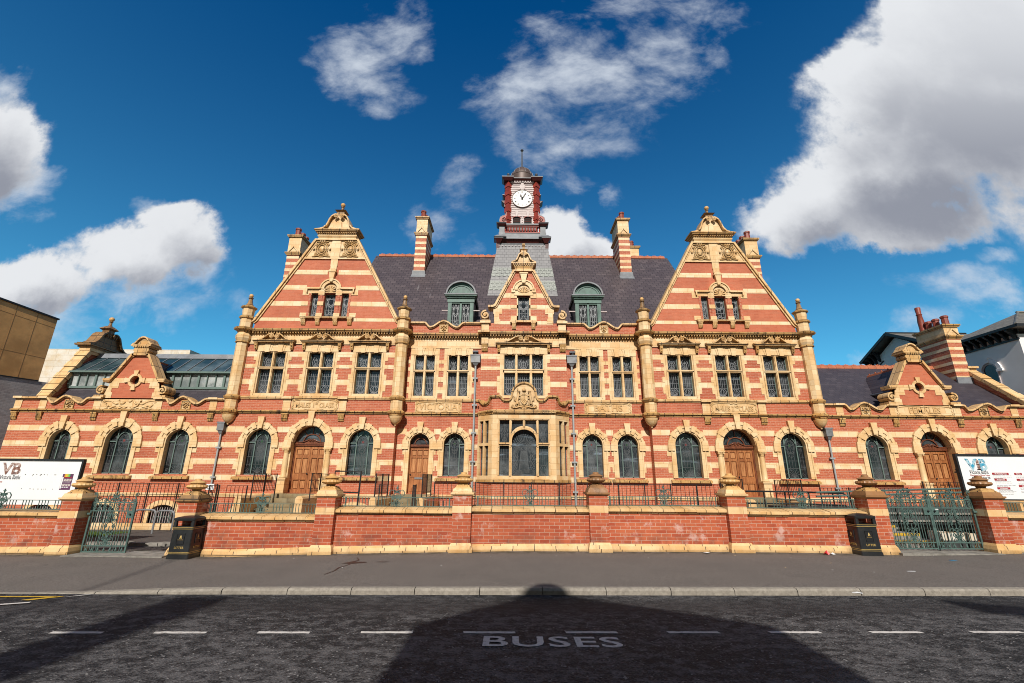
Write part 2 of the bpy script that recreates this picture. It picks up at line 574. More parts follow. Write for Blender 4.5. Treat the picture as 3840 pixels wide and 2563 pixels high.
plain('bronze_joint', (0.36, 0.19, 0.07), 0.6)
plain('white_render', (0.93, 0.89, 0.88), 0.8, 0, 0.1, 0.8)
plain('dark_timber', (0.014, 0.017, 0.022), 0.5)
plain('concrete', (0.30, 0.28, 0.25), 0.85, 0, 0.4, 5, dark=(0.13, 0.12, 0.10), amount=0.6, bmp=0.3)
plain('path_tarmac', (0.085, 0.072, 0.066), 0.9, 0, 0.3, 6, bmp=0.3)
plain('red_wrapper', (0.60, 0.03, 0.03), 0.35)
plain('white_scrap', (0.80, 0.80, 0.80), 0.6)
plain('blue_scrap', (0.03, 0.30, 0.60), 0.4)
plain('leading', (0.34, 0.36, 0.38), 0.5, 0.0, 0.3, 20)
plain('leading_dark', (0.125, 0.135, 0.14), 0.5, 0.0, 0.4, 20)
plain('glass_rose', (0.20, 0.05, 0.05), 0.25)
plain('glass_leaf', (0.04, 0.10, 0.05), 0.25)
plain('ramp_dark', (0.055, 0.062, 0.062), 0.7, 0, 0.5, 3, dark=(0.02, 0.022, 0.022), amount=0.7)
plain('stump', (0.10, 0.07, 0.04), 0.9)


def glass_mat(name, a, b_, refl, sc_=1.3, rough=0.12):
    t, b = mat(name, rough, 0, 0.5)
    p = t.pos()
    n = t.noise(p, sc_, 5, 0.65)
    col = t.mix(t.ramp(n, 0.42, 0.68), C(*a), C(*b_))  # lighter patches: uneven reflection painted into the pane colour
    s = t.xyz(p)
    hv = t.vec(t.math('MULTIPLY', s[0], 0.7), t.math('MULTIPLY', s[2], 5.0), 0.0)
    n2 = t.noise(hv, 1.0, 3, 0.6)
    col = t.mix(t.ramp(n2, 0.56, 0.75, 0, refl), col, C(0.30, 0.38, 0.46))  # bluish level bands: sky reflection painted into the pane colour
    t.l.new(col, b.inputs['Base Color'])
    bump(t, b, t.noise(p, 7.0, 3, 0.5), 0.25, 0.01)


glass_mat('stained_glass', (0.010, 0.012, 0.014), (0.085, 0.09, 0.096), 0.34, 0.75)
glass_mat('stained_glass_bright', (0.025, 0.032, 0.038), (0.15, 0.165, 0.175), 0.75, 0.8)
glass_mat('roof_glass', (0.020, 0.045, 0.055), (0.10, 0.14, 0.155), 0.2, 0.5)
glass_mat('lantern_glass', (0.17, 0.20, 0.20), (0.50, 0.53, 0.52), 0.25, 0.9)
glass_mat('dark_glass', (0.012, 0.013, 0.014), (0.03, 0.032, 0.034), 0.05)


def wood_mat(name, a, b_):
    t, b = mat(name, 0.42, 0, 0.45)
    p = t.pos(); s = t.xyz(p)
    v = t.vec(t.math('MULTIPLY', s[0], 14.0), t.math('MULTIPLY', s[1], 14.0), t.math('MULTIPLY', s[2], 1.3))
    n = t.noise(v, 1.6, 5, 0.65, 0.6)
    col = t.mix(t.ramp(n, 0.32, 0.68), C(*a), C(*b_))
    n2 = t.noise(p, 1.1, 4)
    col = t.mix(t.ramp(n2, 0.35, 0.7, 0, 0.55), col, t.mix(1.0, col, C(0.52, 0.42, 0.36), 'MULTIPLY'))
    t.l.new(col, b.inputs['Base Color'])
    bump(t, b, n, 0.2, 0.004)


wood_mat('door_wood', (0.50, 0.205, 0.072), (0.27, 0.088, 0.028))
wood_mat('door_wood_panel', (0.62, 0.30, 0.12), (0.38, 0.15, 0.055))
wood_mat('dark_wood', (0.26, 0.080, 0.032), (0.13, 0.038, 0.017))

# road, pavement, kerb, grass
t, b = mat('asphalt', 0.82, 0, 0.35)
p = t.pos(); s = t.xyz(p)
pv = t.vec(t.math('MULTIPLY', s[0], 0.8), t.math('MULTIPLY', s[1], 1.2), s[2])
agg = t.new('ShaderNodeTexVoronoi'); agg.inputs['Scale'].default_value = 58.0
t.put(agg.inputs['Vector'], p)
ag = t.xyz(agg.outputs['Color'])[0]
n1 = t.noise(pv, 6.5, 8, 0.72)
n2 = t.noise(pv, 0.6, 4, 0.55)
wear = t.math('ADD', t.ramp(n1, 0.38, 0.66), t.ramp(n2, 0.3, 0.7, -0.30, 0.26))
wear = t.math('ADD', wear, t.math('MULTIPLY', t.math('SUBTRACT', ag, 0.5), 0.80), clamp=True)
col = t.mix(wear, C(0.010, 0.0098, 0.0108), C(0.110, 0.105, 0.106))
col = t.mix(t.math('GREATER_THAN', ag, 0.985), col, C(0.22, 0.21, 0.205))
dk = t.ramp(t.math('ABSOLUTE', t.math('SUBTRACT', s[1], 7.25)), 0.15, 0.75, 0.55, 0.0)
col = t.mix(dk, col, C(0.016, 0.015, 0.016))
t.l.new(col, b.inputs['Base Color'])
bump(t, b, t.math('ADD', agg.outputs['Distance'], t.math('MULTIPLY', n1, 1.2)), 0.7, 0.012)

t, b = mat('pavement_tarmac', 0.9, 0, 0.3)
p = t.pos(); s = t.xyz(p)
n1 = t.noise(p, 48.0, 4, 0.75); n2 = t.noise(p, 1.1, 5, 0.6)
col = t.mix(t.ramp(n1, 0.32, 0.68), C(0.085, 0.074, 0.067), C(0.225, 0.198, 0.176))
col = t.mix(t.ramp(n2, 0.35, 0.7, 0, 0.35), col, C(0.105, 0.094, 0.085))
v = t.new('ShaderNodeTexVoronoi'); v.inputs['Scale'].default_value = 1.7; t.put(v.inputs['Vector'], p)
spot = t.math('LESS_THAN', v.outputs['Distance'], 0.028)
col = t.mix(t.math('MULTIPLY', spot, 0.5), col, C(0.30, 0.28, 0.26))
n3 = t.noise(p, 2.7, 6, 0.75)
col = t.mix(t.ramp(n3, 0.655, 0.70, 0, 0.5), col, C(0.040, 0.036, 0.032))
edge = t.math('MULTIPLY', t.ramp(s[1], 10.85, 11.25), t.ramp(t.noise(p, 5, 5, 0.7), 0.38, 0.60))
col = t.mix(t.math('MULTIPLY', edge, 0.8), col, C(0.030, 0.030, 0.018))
t.l.new(col, b.inputs['Base Color'])
bump(t, b, n1, 0.4, 0.006)

t, b = mat('kerb_stone', 0.85, 0, 0.3)
p = t.pos(); s = t.xyz(p)
n1 = t.noise(p, 18.0, 6, 0.7); n2 = t.noise(p, 2.0, 4, 0.6)
col = t.mix(t.ramp(n1, 0.3, 0.7), C(0.36, 0.325, 0.275), C(0.22, 0.195, 0.165))
col = t.mix(t.ramp(n2, 0.4, 0.7, 0, 0.5), col, C(0.22, 0.195, 0.165))
t.l.new(col, b.inputs['Base Color']); bump(t, b, n1, 0.5, 0.006)

t, b = mat('road_paint', 0.75, 0, 0.3)
p = t.pos()
n1 = t.noise(p, 22.0, 6, 0.75); n2 = t.noise(p, 3.0, 4, 0.6)
col = t.mix(t.ramp(n1, 0.50, 0.66, 0, 0.6), C(0.66, 0.62, 0.58), C(0.08, 0.075, 0.07))
col = t.mix(t.ramp(n2, 0.4, 0.75, 0, 0.4), col, C(0.30, 0.28, 0.27))
t.l.new(col, b.inputs['Base Color'])

t, b = mat('grass', 0.9, 0, 0.2)
p = t.pos(); n1 = t.noise(p, 30.0, 5, 0.7); n2 = t.noise(p, 2.0, 3)
col = t.mix(t.ramp(n1, 0.3, 0.7), C(0.045, 0.085, 0.015), C(0.12, 0.17, 0.035))
t.l.new(col, b.inputs['Base Color'])

# the two-tone photographic lettering on the notice boards
t, b = mat('sign_blue_photo', 0.4); p = t.pos()
n1 = t.noise(p, 9.0, 4, 0.7); n2 = t.noise(p, 23.0, 3, 0.6)
col = t.mix(t.ramp(n1, 0.42, 0.6), C(0.04, 0.33, 0.52), C(0.50, 0.66, 0.72))
col = t.mix(t.ramp(n2, 0.55, 0.68), col, C(0.05, 0.08, 0.11))
t.l.new(col, b.inputs['Base Color'])
t, b = mat('sign_brown_photo', 0.4); p = t.pos()
n1 = t.noise(p, 12.0, 4, 0.7); n2 = t.noise(p, 23.0, 3, 0.6)
col = t.mix(t.ramp(n1, 0.42, 0.6), C(0.22, 0.10, 0.07), C(0.55, 0.45, 0.42))
col = t.mix(t.ramp(n2, 0.55, 0.68), col, C(0.04, 0.03, 0.05))
t.l.new(col, b.inputs['Base Color'])
t, b = mat('poster_rainbow', 0.4); p = t.pos(); s = t.xyz(p)
cr = t.new('ShaderNodeValToRGB')
t.put(cr.inputs[0], t.ramp(s[0], -12.40, -12.15, smooth=False))
cr.color_ramp.elements[0].color = C(0.65, 0.05, 0.05); cr.color_ramp.elements[1].color = C(0.05, 0.15, 0.5)
e = cr.color_ramp.elements.new(0.33); e.color = C(0.75, 0.55, 0.05)
e = cr.color_ramp.elements.new(0.66); e.color = C(0.08, 0.45, 0.12)
t.l.new(cr.outputs[0], b.inputs['Base Color'])
# neighbours' brick
brick_mat('grey_brick', C(0.56, 0.545, 0.54), C(0.47, 0.455, 0.45), C(0.33, 0.32, 0.32), 0.075, 0.235, 0.0, 0.2)
brick_mat('street_brick', C(0.30, 0.09, 0.05), C(0.24, 0.07, 0.04), C(0.35, 0.30, 0.26), 0.075, 0.225, 0.0, 0.2)
# ------------------------------------------------------------------ sky, sun, camera
SUN_EL, SUN_AZ = 37.0, 4.0            # degrees; the light travels towards +Y, a touch to the right
w = bpy.data.worlds.new("World"); sc.world = w; w.use_nodes = True
t = NT(w.node_tree)
bg = w.node_tree.nodes['Background']
sky = t.new('ShaderNodeTexSky', sky_type='NISHITA')
sky.sun_disc = False; sky.sun_elevation = R(SUN_EL); sky.sun_rotation = R(180 + SUN_AZ)
sky.altitude = 50; sky.air_density = 1.0; sky.dust_density = 0.6; sky.ozone_density = 2.5
CLOUDS=[(1.359,1.275,0.428,0.31,0.463,1.3),(1.213,0.975,0.424,0.313,0.47,1.4),(0.985,0.763,0.379,0.172,0.321,1.3),(0.742,0.67,0.226,0.112,0.373,1.1),(0.984,0.623,0.253,0.104,0.062,1.0),(1.502,1.022,0.524,0.287,1.08,1.4),(0.979,1.047,0.352,0.184,1.019,1.0),(0.037,1.015,0.195,0.168,1.534,0.75),(0.183,1.085,0.233,0.206,1.369,0.7),(0.361,1.182,0.243,0.221,0.526,0.66),(0.521,1.283,0.191,0.161,1.136,0.6),(0.141,0.864,0.174,0.091,0.023,0.7),(0.357,0.967,0.145,0.129,0.404,0.55),(0.002,0.905,0.114,0.07,-1.567,0.6),(-0.428,1.11,0.195,0.096,-0.684,0.8),(-0.356,1.274,0.152,0.095,-1.441,0.62),(-0.276,1.225,0.075,0.056,-1.428,0.5),(-0.349,1.042,0.074,0.067,-0.435,0.7),(-1.376,0.836,0.231,0.154,-0.928,1.0),(-1.255,0.743,0.158,0.084,-0.517,0.85),(-1.418,0.994,0.115,0.075,-0.964,0.8),(-1.162,0.45,0.2,0.095,-0.084,1.1),(-0.942,0.486,0.204,0.101,0.102,1.0),(-0.797,0.546,0.128,0.104,-0.643,1.0),(-0.845,0.619,0.096,0.045,-0.431,0.75),(-0.899,0.396,0.267,0.061,-0.005,0.8),(-1.127,0.34,0.173,0.074,-0.062,0.8),(-0.736,0.453,0.097,0.078,-0.931,0.7),(0.122,0.572,0.103,0.075,1.508,1.2),(0.18,0.537,0.08,0.071,0.183,1.1),(0.079,0.542,0.071,0.064,1.467,1.0),(-0.203,0.612,0.087,0.074,0.525,0.62),(-0.141,0.688,0.096,0.083,-1.434,0.55),(-0.098,0.576,0.073,0.043,-1.526,0.5),(0.237,0.707,0.04,0.038,0.737,0.6),(0.126,0.742,0.079,0.046,0.027,0.42),(1.066,0.446,0.157,0.056,0.051,0.5),(1.195,0.528,0.097,0.035,0.057,0.5),(1.15,0.413,0.115,0.049,0.08,0.8),(0.806,0.257,0.08,0.035,0.065,0.7),(0.94,0.357,0.123,0.043,0.044,0.55),(0.545,0.442,0.162,0.046,-0.176,0.3),(0.38,1.265,0.263,0.078,1.118,0.4)]
tc = t.new('ShaderNodeTexCoord').outputs['Generated']
d = t.xyz(tc)
yy = t.math('MAXIMUM', d[1], 0.08)
pu = t.math('DIVIDE', d[0], yy); pv = t.math('DIVIDE', d[2], yy)
P0 = t.vec(pu, pv, 0.0)
# domain warp, so that the cloud outlines are ragged
wn = t.new('ShaderNodeTexNoise'); wn.inputs['Scale'].default_value = 2.6; wn.inputs['Detail'].default_value = 7; wn.inputs['Roughness'].default_value = 0.62
t.put(wn.inputs['Vector'], P0)
warp = t.vmath('SUBTRACT', wn.outputs['Color'], (0.5, 0.5, 0.5))
sca = t.new('ShaderNodeVectorMath', operation='SCALE'); t.put(sca.inputs[0], warp); sca.inputs['Scale'].default_value = 0.30
P1 = t.vmath('ADD', P0, sca.outputs[0])


def density(P, solid):
    acc = None
    for (cu_, cv_, rx, ry, an, gain) in CLOUDS:
        if (gain >= 0.95) != solid: continue
        mp = t.new('ShaderNodeMapping', vector_type='TEXTURE')
        t.put(mp.inputs['Vector'], P)
        kk = 1.10 if solid else 1.40
        mp.inputs['Location'].default_value = (cu_, cv_, 0); mp.inputs['Rotation'].default_value = (0, 0, an)
        mp.inputs['Scale'].default_value = (rx * kk, ry * kk, 1)
        ln = t.vmath('LENGTH', mp.outputs[0])
        g = t.math('MULTIPLY', t.math('SUBTRACT', 1.08, ln, clamp=True), gain)
        acc = g if acc is None else t.math('SMOOTH_MAX', acc, g, 0.14)
    return acc


front = t.math('MULTIPLY', t.ramp(d[1], 0.10, 0.25), t.ramp(d[2], 0.0, 0.06))
# heaped clouds
base = density(P1, True)
fine = t.noise(P0, 5.0, 11, 0.60, 0.15)
raw = t.math('ADD', base, t.math('MULTIPLY', t.math('SUBTRACT', fine, 0.53), 1.75))
raw = t.math('MULTIPLY', raw, t.ramp(base, 0.02, 0.40))
a1 = t.ramp(raw, 0.03, 0.46)
# thin torn clouds, drawn out along the wind
wbase = density(P1, False)
st = t.new('ShaderNodeMapping', vector_type='POINT')
t.put(st.inputs['Vector'], P0); st.inputs['Rotation'].default_value = (0, 0, R(-38)); st.inputs['Scale'].default_value = (0.82, 1.15, 1)
wf = t.noise(st.outputs[0], 6.0, 11, 0.62, 0.2)
wraw = t.math('ADD', wbase, t.math('MULTIPLY', t.math('SUBTRACT', wf, 0.50), 2.3))
wraw = t.math('MULTIPLY', wraw, t.ramp(wbase, 0.0, 0.30))
a2 = t.math('MULTIPLY', t.ramp(wraw, 0.16, 1.20), 0.86)
alpha = t.math('SUBTRACT', 1.0, t.math('MULTIPLY', t.math('SUBTRACT', 1.0, a1), t.math('SUBTRACT', 1.0, a2)))
alpha = t.math('MULTIPLY', alpha, front)
# the thick middle of a heaped cloud is grey, more so low down and in the big bank on the right
lowf = t.noise(P0, 3.2, 9, 0.58)
above = density(t.vmath('ADD', P1, (-0.05, 0.10, 0.0)), True)          # how much cloud lies between here and the light
thick = t.ramp(t.math('ADD', above, t.math('MULTIPLY', t.math('SUBTRACT', lowf, 0.5), 1.25)), 0.06, 1.20)
shade = t.math('MULTIPLY', thick, t.ramp(pv, 1.35, 0.70, 0.22, 1.0))
ccol = t.mix(shade, C(0.80, 0.82, 0.85), C(0.29, 0.31, 0.37))
soft = t.ramp(raw, 0.06, 0.50, 0.74, 1.0)
ccol = t.mix(t.math('MULTIPLY', a1, 1.0), C(0.68, 0.74, 0.82), t.mix(1.0, ccol, t.vec(soft, soft, soft), 'MULTIPLY'))
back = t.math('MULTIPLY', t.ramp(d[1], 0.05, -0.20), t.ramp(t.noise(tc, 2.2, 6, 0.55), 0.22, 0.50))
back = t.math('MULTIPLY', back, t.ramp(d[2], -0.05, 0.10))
# clear blue: the sky texture, deepened as through a polariser
blue = t.mix(1.0, sky.outputs[0], C(0.13, 0.80, 1.15), 'MULTIPLY')
grad = t.mix(t.ramp(d[2], 0.12, 0.80, smooth=False), C(3.6, 1.66, 1.24), C(0.12, 0.72, 0.90))
blue = t.mix(1.0, blue, grad, 'MULTIPLY')
SKY_K = 0.10
cl10 = t.mix(1.0, ccol, C(1 / SKY_K, 1 / SKY_K, 1 / SKY_K), 'MULTIPLY')
dome = t.mix(alpha, blue, cl10)
# grey cloud added behind the viewer, unseen, to dim and neutralise the ambient light
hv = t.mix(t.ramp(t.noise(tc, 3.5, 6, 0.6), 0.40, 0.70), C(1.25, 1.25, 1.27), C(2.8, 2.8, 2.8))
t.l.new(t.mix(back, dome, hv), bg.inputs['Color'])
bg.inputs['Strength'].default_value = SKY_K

sl = bpy.data.lights.new('sun', 'SUN'); sl.energy = 4.7; sl.angle = R(0.53); sl.color = (1.0, 0.945, 0.86)
so = bpy.data.objects.new('sun', sl); COL.objects.link(so)
sd = Vector((math.sin(R(SUN_AZ)) * math.cos(R(SUN_EL)), math.cos(R(SUN_AZ)) * math.cos(R(SUN_EL)), -math.sin(R(SUN_EL))))
so.rotation_euler = sd.to_track_quat('-Z', 'Y').to_euler(); so.location = (0, -20, 40)

cam = bpy.data.cameras.new('camera'); co = bpy.data.objects.new('camera', cam); COL.objects.link(co)
cam.sensor_width = 36; cam.lens = 16.0; cam.clip_end = 3000; cam.clip_start = 0.05
CAMX, CAMH = -0.55, 1.70
co.matrix_world = Matrix.Translation((CAMX, 0, CAMH)) @ Matrix.Rotation(R(90 + 16.84), 4, 'X') @ Matrix.Rotation(R(0.46), 4, 'Z')
sc.camera = co
sc.view_settings.view_transform = 'Standard'; sc.view_settings.look = 'None'
sc.view_settings.exposure = 0; sc.view_settings.gamma = 1
sc.render.engine = 'CYCLES'
sc.cycles.max_bounces = 6; sc.cycles.diffuse_bounces = 3; sc.cycles.use_denoising = True
sc.cycles.filter_width = 1.0

# ------------------------------------------------------------------ ground
PAV = [(-40, -0.2), (-14, -0.03), (-10, 0.0), (-6.9, -0.035), (-4.9, 0.04), (-0.5, 0.135), (4.9, 0.155), (8.2, 0.135), (11, 0.19), (40, 0.35)]
KRB = [(-40, -0.2), (-9, -0.075), (-7.6, -0.06), (-6.2, 0.00), (-4.9, 0.035), (-0.35, 0.068), (7.3, 0.115), (40, 0.30)]
zr = lambda x, y: 0.0055 * x
KY0, KY1 = 7.91, 8.03


def zp(x, y):
    f = min(1, max(0, (y - KY1) / (11.3 - KY1)))
    return lerp_tab(KRB, x) * (1 - f) + lerp_tab(PAV, x) * f


xs = [-70, -40, -25, -18] + [-14 + 0.5 * i for i in range(57)] + [18, 25, 40, 70]
MB().sheet([-900, -300, -70, 0, 70, 300, 900], [-900, -300, -12, 0, 30, 300, 900], lambda x, y: -1.75).build('ground', 'path_tarmac', kind='structure')
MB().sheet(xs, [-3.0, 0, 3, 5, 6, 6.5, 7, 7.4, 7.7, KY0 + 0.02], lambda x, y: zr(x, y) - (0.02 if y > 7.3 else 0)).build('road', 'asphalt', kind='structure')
MB().sheet(xs, [KY1 - 0.01, 8.5, 9, 9.5, 10, 10.5, 11, 11.4, 12.0], lambda x, y: zp(x, max(y, KY1))).build('pavement', 'pavement_tarmac', kind='structure')
MB().sheet(xs, [-12, -9, -6, -3.1], lambda x, y: zr(x, y) + 0.12).build('far_pavement', 'pavement_tarmac', kind='structure')
MB().sheet(xs, [-3.1, -3.0], lambda x, y: zr(x, y) + (0.12 if y < -3.05 else -0.02)).build('far_kerb', 'kerb_stone', kind='structure')
mb = MB()
kx = -45.0
while kx < 45:
    ln = 1.0 + rnd.uniform(-0.02, 0.02)
    a, b2 = kx + 0.006, kx + ln - 0.006
    za, zb = lerp_tab(KRB, a), lerp_tab(KRB, b2)
    e = rnd.uniform(-0.004, 0.006)
    prof = [(KY0, -0.25), (KY0 + e, -0.03), (KY0 + 0.03, 0.0), (KY1, 0.006)]
    vs = [(a, y, za + z) for y, z in prof] + [(b2, y, zb + z) for y, z in prof]
    vs += [(a, KY1, za - .3), (b2, KY1, zb - .3)]
    mb.add(vs, [(0, 1, 5, 4), (1, 2, 6, 5), (2, 3, 7, 6), (0, 1, 2, 3, 8), (4, 5, 6, 7, 9)])
    kx += ln
mb.build('kerb', 'kerb_stone', kind='structure')

# the broken white line: ten dashes
for i in range(-2, 13):
    x0 = -5.84 + 1.187 * i
    y0 = 6.035 + 0.0065 * (x0 - 0)
    if abs(x0) > 11: continue
    mb = MB()
    n = 9
    top = [(x0 + 0.60 * k / n, y0 + 0.034 + rnd.uniform(-0.006, 0.006)) for k in range(n + 1)]
    bot = [(x0 + 0.012 + 0.60 * k / n, y0 - 0.034 + rnd.uniform(-0.006, 0.006)) for k in range(n + 1)]
    pts = bot + top[::-1]
    mb.add([(x, y, zr(x, y) + 0.004) for x, y in pts], [tuple(range(len(pts)))])
    mb.build('lane_dash', 'road_paint', label='white dash of the broken line painted along the dark road', cat='road marking', group='white dashes of the broken line on the road')
mb = text_mb('BUSES', 0.455, -0.085, 5.565, zr(0, 0) + 0.004, 0.0, 'CENTER', 1.0, 0.007, True, space=1.06)
mb.v = [(-0.095 + (x + 0.085) * 1.22, y, z) for x, y, z in mb.v]
mb.build('road_lettering', 'road_paint', label='worn white letters reading BUSES painted on the shaded road', cat='road marking')
mb = MB()
yl = lambda pts: [(x, y, zr(x, y) - 0.012) for x, y in pts]
mb.add(yl([(-14, 7.66), (-7.4, 7.70), (-7.4, 7.76), (-14, 7.72)]), [(0, 1, 2, 3)])
mb.add(yl([(-7.75, 7.53), (-7.62, 7.51), (-7.3, 7.74), (-7.42, 7.76)]), [(0, 1, 2, 3)])
mb.build('yellow_line', 'yellow_paint', label='yellow line with a short tick beside the dropped kerb', cat='road marking')
mb = MB()
mb.add(yl([(-7.30, 7.70), (-7.20, 7.74), (-7.0, 7.86), (-7.1, 7.86)]), [(0, 1, 2, 3)])
mb.build('bay_tick', 'road_paint', label='short white slanted mark at the end of the yellow line', cat='road marking')
mb = MB()
mb.add([(x, y, zr(x, y) + 0.004) for x, y in [(-8.6, 6.80), (-7.40, 7.30), (-7.43, 7.36), (-8.6, 6.90)]], [(0, 1, 2, 3)])
mb.build('bay_line', 'road_paint', label='white slanting line at the left edge of the road', cat='road marking')
mb = MB()
mb.add([(x, y, zr(x, y) - 0.012) for x, y in [(7.55, 7.83), (8.6, 7.55), (8.65, 7.62), (7.65, 7.86)]], [(0, 1, 2, 3)])
mb.build('bay_line', 'road_paint', label='white slanting line at the right end of the kerb', cat='road marking')

# cracks and damp marks in the pavement
mb = MB()
pth = [(-3.86, 8.97), (-3.80, 9.3), (-3.83, 9.6), (-3.74, 9.9), (-3.79, 10.17), (-3.70, 10.4), (-3.84, 10.72)]
q = []
wd = [0.01, 0.016, 0.02, 0.012, 0.05, 0.02, 0.006]
vs = [(x - w_, y, zp(x, y) + 0.004) for (x, y), w_ in zip(pth, wd)] + [(x + w_, y, zp(x, y) + 0.004) for (x, y), w_ in zip(pth, wd)]
mb.add(vs, [(i, i + 1, 8 + i, 7 + i) for i in range(6)])
mb.add([(x, y, zp(x, y) + 0.004) for x, y in [(-3.95, 10.05), (-3.7, 10.0), (-3.45, 10.12), (-3.5, 10.2), (-3.8, 10.22)]], [(0, 1, 2, 3, 4)])
mb.add([(x, y, zp(x, y) + 0.004) for x, y in [(-3.3, 10.16), (-3.1, 10.13), (-3.0, 10.18), (-3.2, 10.21)]], [(0, 1, 2, 3)])
mb.build('pavement_crack', 'black_mark', kind='structure')


def scrap(name, mt, x, y, sx, sy, h, label, seed):
    r2 = random.Random(seed)
    m = MB()
    n = 8
    z = zp(x, y)
    ring = [(x + sx * math.cos(2 * PI * k / n) * r2.uniform(.6, 1), y + sy * math.sin(2 * PI * k / n) * r2.uniform(.6, 1), z + 0.006 + r2.uniform(0, h * .5)) for k in range(n)]
    m.add(ring + [(x, y, z + h), (x + sx * .3, y, z + 0.004)], [(k, (k + 1) % n, n) for k in range(n)] + [((k + 1) % n, k, n + 1) for k in range(n)])
    m.build(name, mt, label=label, cat='litter')


scrap('crisp_packet', 'red_wrapper', 6.50, 11.05, 0.085, 0.06, 0.10, 'crumpled red packet lying at the foot of the front wall', 1)
scrap('paper_scrap', 'white_scrap', 6.65, 11.08, 0.07, 0.05, 0.05, 'crumpled white paper lying just right of the red packet', 2)
scrap('paper_scrap', 'white_scrap', 3.85, 11.1, 0.10, 0.05, 0.03, 'flat white paper lying under the fifth wall pier', 3)
scrap('plastic_strip', 'blue_scrap', 8.70, 10.4, 0.13, 0.04, 0.015, 'bright blue strip of plastic on the pavement before the double gate', 4)
scrap('leaflet', 'white_scrap', 6.85, 9.25, 0.11, 0.04, 0.008, 'dirty white leaflet flattened on the right-hand pavement', 5)
scrap('paper_scrap', 'white_scrap', 4.65, 7.6, 0.09, 0.05, 0.03, 'torn white paper lying in the road gutter', 6)
for k in range(26):
    x = rnd.uniform(-9, 11); y = rnd.uniform(10.6, 11.15) if k % 3 else rnd.uniform(8.3, 10.5)
    scrap('litter_fleck', 'white_scrap' if k % 4 else 'stone', x, y, rnd.uniform(.010, .026), rnd.uniform(.010, .022), rnd.uniform(.004, .012), 'tiny pale fleck of litter on the pavement', 100 + k)
for o in list(COL.objects):
    if o.name.startswith('litter_fleck'): o['group'] = 'tiny flecks of litter on the pavement'

# ------------------------------------------------------------------ front boundary wall
PX = [-10.74, -8.03, -4.84, -1.68, 1.49, 4.70, 7.97, 10.70]
PT = [1.14, 1.12, 1.26, 1.32, 1.345, 1.34, 1.33, 1.33]          # top of pier brickwork
BT = [0.85, None, 0.81, 0.98, 1.02, 1.045, 1.01, 0.97]          # front top edge of the coping left of pier i (index 1 = gateway)
WY = 11.35


def pier(parent, i):
    x = PX[i]; zt = PT[i]; g = zp(x, 11.2) - 0.05
    y0, hw = 11.20, 0.215
    yc = y0 + hw
    brown = i in (4, 6, 7)
    us = 'urn_stone_brown' if brown else 'urn_stone'
    pb = zt - 0.37
    m = MB()
    m.box(x - hw, x + hw, y0, y0 + 2 * hw, g, pb).box(x - hw, x + hw, y0, y0 + 2 * hw, pb + 0.15, zt)
    o = m.build('pier', 'wall_brick', parent, (x, yc, g))
    m = MB(); m.box(x - hw - .004, x + hw + .004, y0 - .004, y0 + 2 * hw + .004, pb, pb + 0.15)
    m.build('stone_band', 'stone', o)
    m = MB()
    m.box(x - hw - .05, x + hw + .05, y0 - .05, y0 + 2 * hw + .05, g, g + 0.12)
    m.frus(x, yc, g + .12, hw + .05, hw + .05, g + .20, hw + .03, hw + .03)
    m.frus(x, yc, g + .20, hw + .03, hw + .03, g + .25, hw + .004, hw + .004)
    m.build('base_stone', 'coping_stone', o)
    m = MB()
    m.frus(x, yc, zt, hw + .01, hw + .01, zt + .035, hw + .045, hw + .045)
    m.box(x - hw - .055, x + hw + .055, y0 - .055, y0 + 2 * hw + .055, zt + .035, zt + .075)
    m.frus(x, yc, zt + .075, hw + .02, hw + .02, zt + .165, hw - .005, hw - .005)
    m.build('cap', 'stone_dark' if i == 1 else ('urn_stone_brown' if brown else 'stone'), o)
    m = MB()
    z = zt + .165
    m.frus(x, yc, z, .19, .19, z + .03, .17, .17)
    m.frus(x, yc, z + .03, .165, .165, z + .085, .115, .115)
    for sx, sy in ((-1, -1), (1, -1), (1, 1), (-1, 1)):
        m.ball((x + sx * .125, yc + sy * .125, z + .035), .045, n=7, m=5)
    for sx, sy in ((0, -1), (1, 0), (0, 1), (-1, 0)):
        m.ball((x + sx * .12, yc + sy * .12, z + .06), .036, n=7, m=5)
    m.build('carved_foot', 'stone_grimy' if i in (0, 1, 6, 7) else us, o)
    m = MB()
    m.lathe(x, yc, [(.10, z + .085), (.088, z + .105), (.10, z + .125)], 16)
    m.lathe(x, yc, [(.10, z + .125), (.185, z + .150), (.212, z + .185), (.198, z + .222), (.15, z + .235)], 40, True, 0, 20, .07)
    m.lathe(x, yc, [(.15, z + .235), (.150, z + .262), (.175, z + .272), (.176, z + .284), (.12, z + .31), (.075, z + .33), (.070, z + .36), (.058, z + .368), (.0, z + .372)], 24)
    m.build('urn', us, o)
    return o


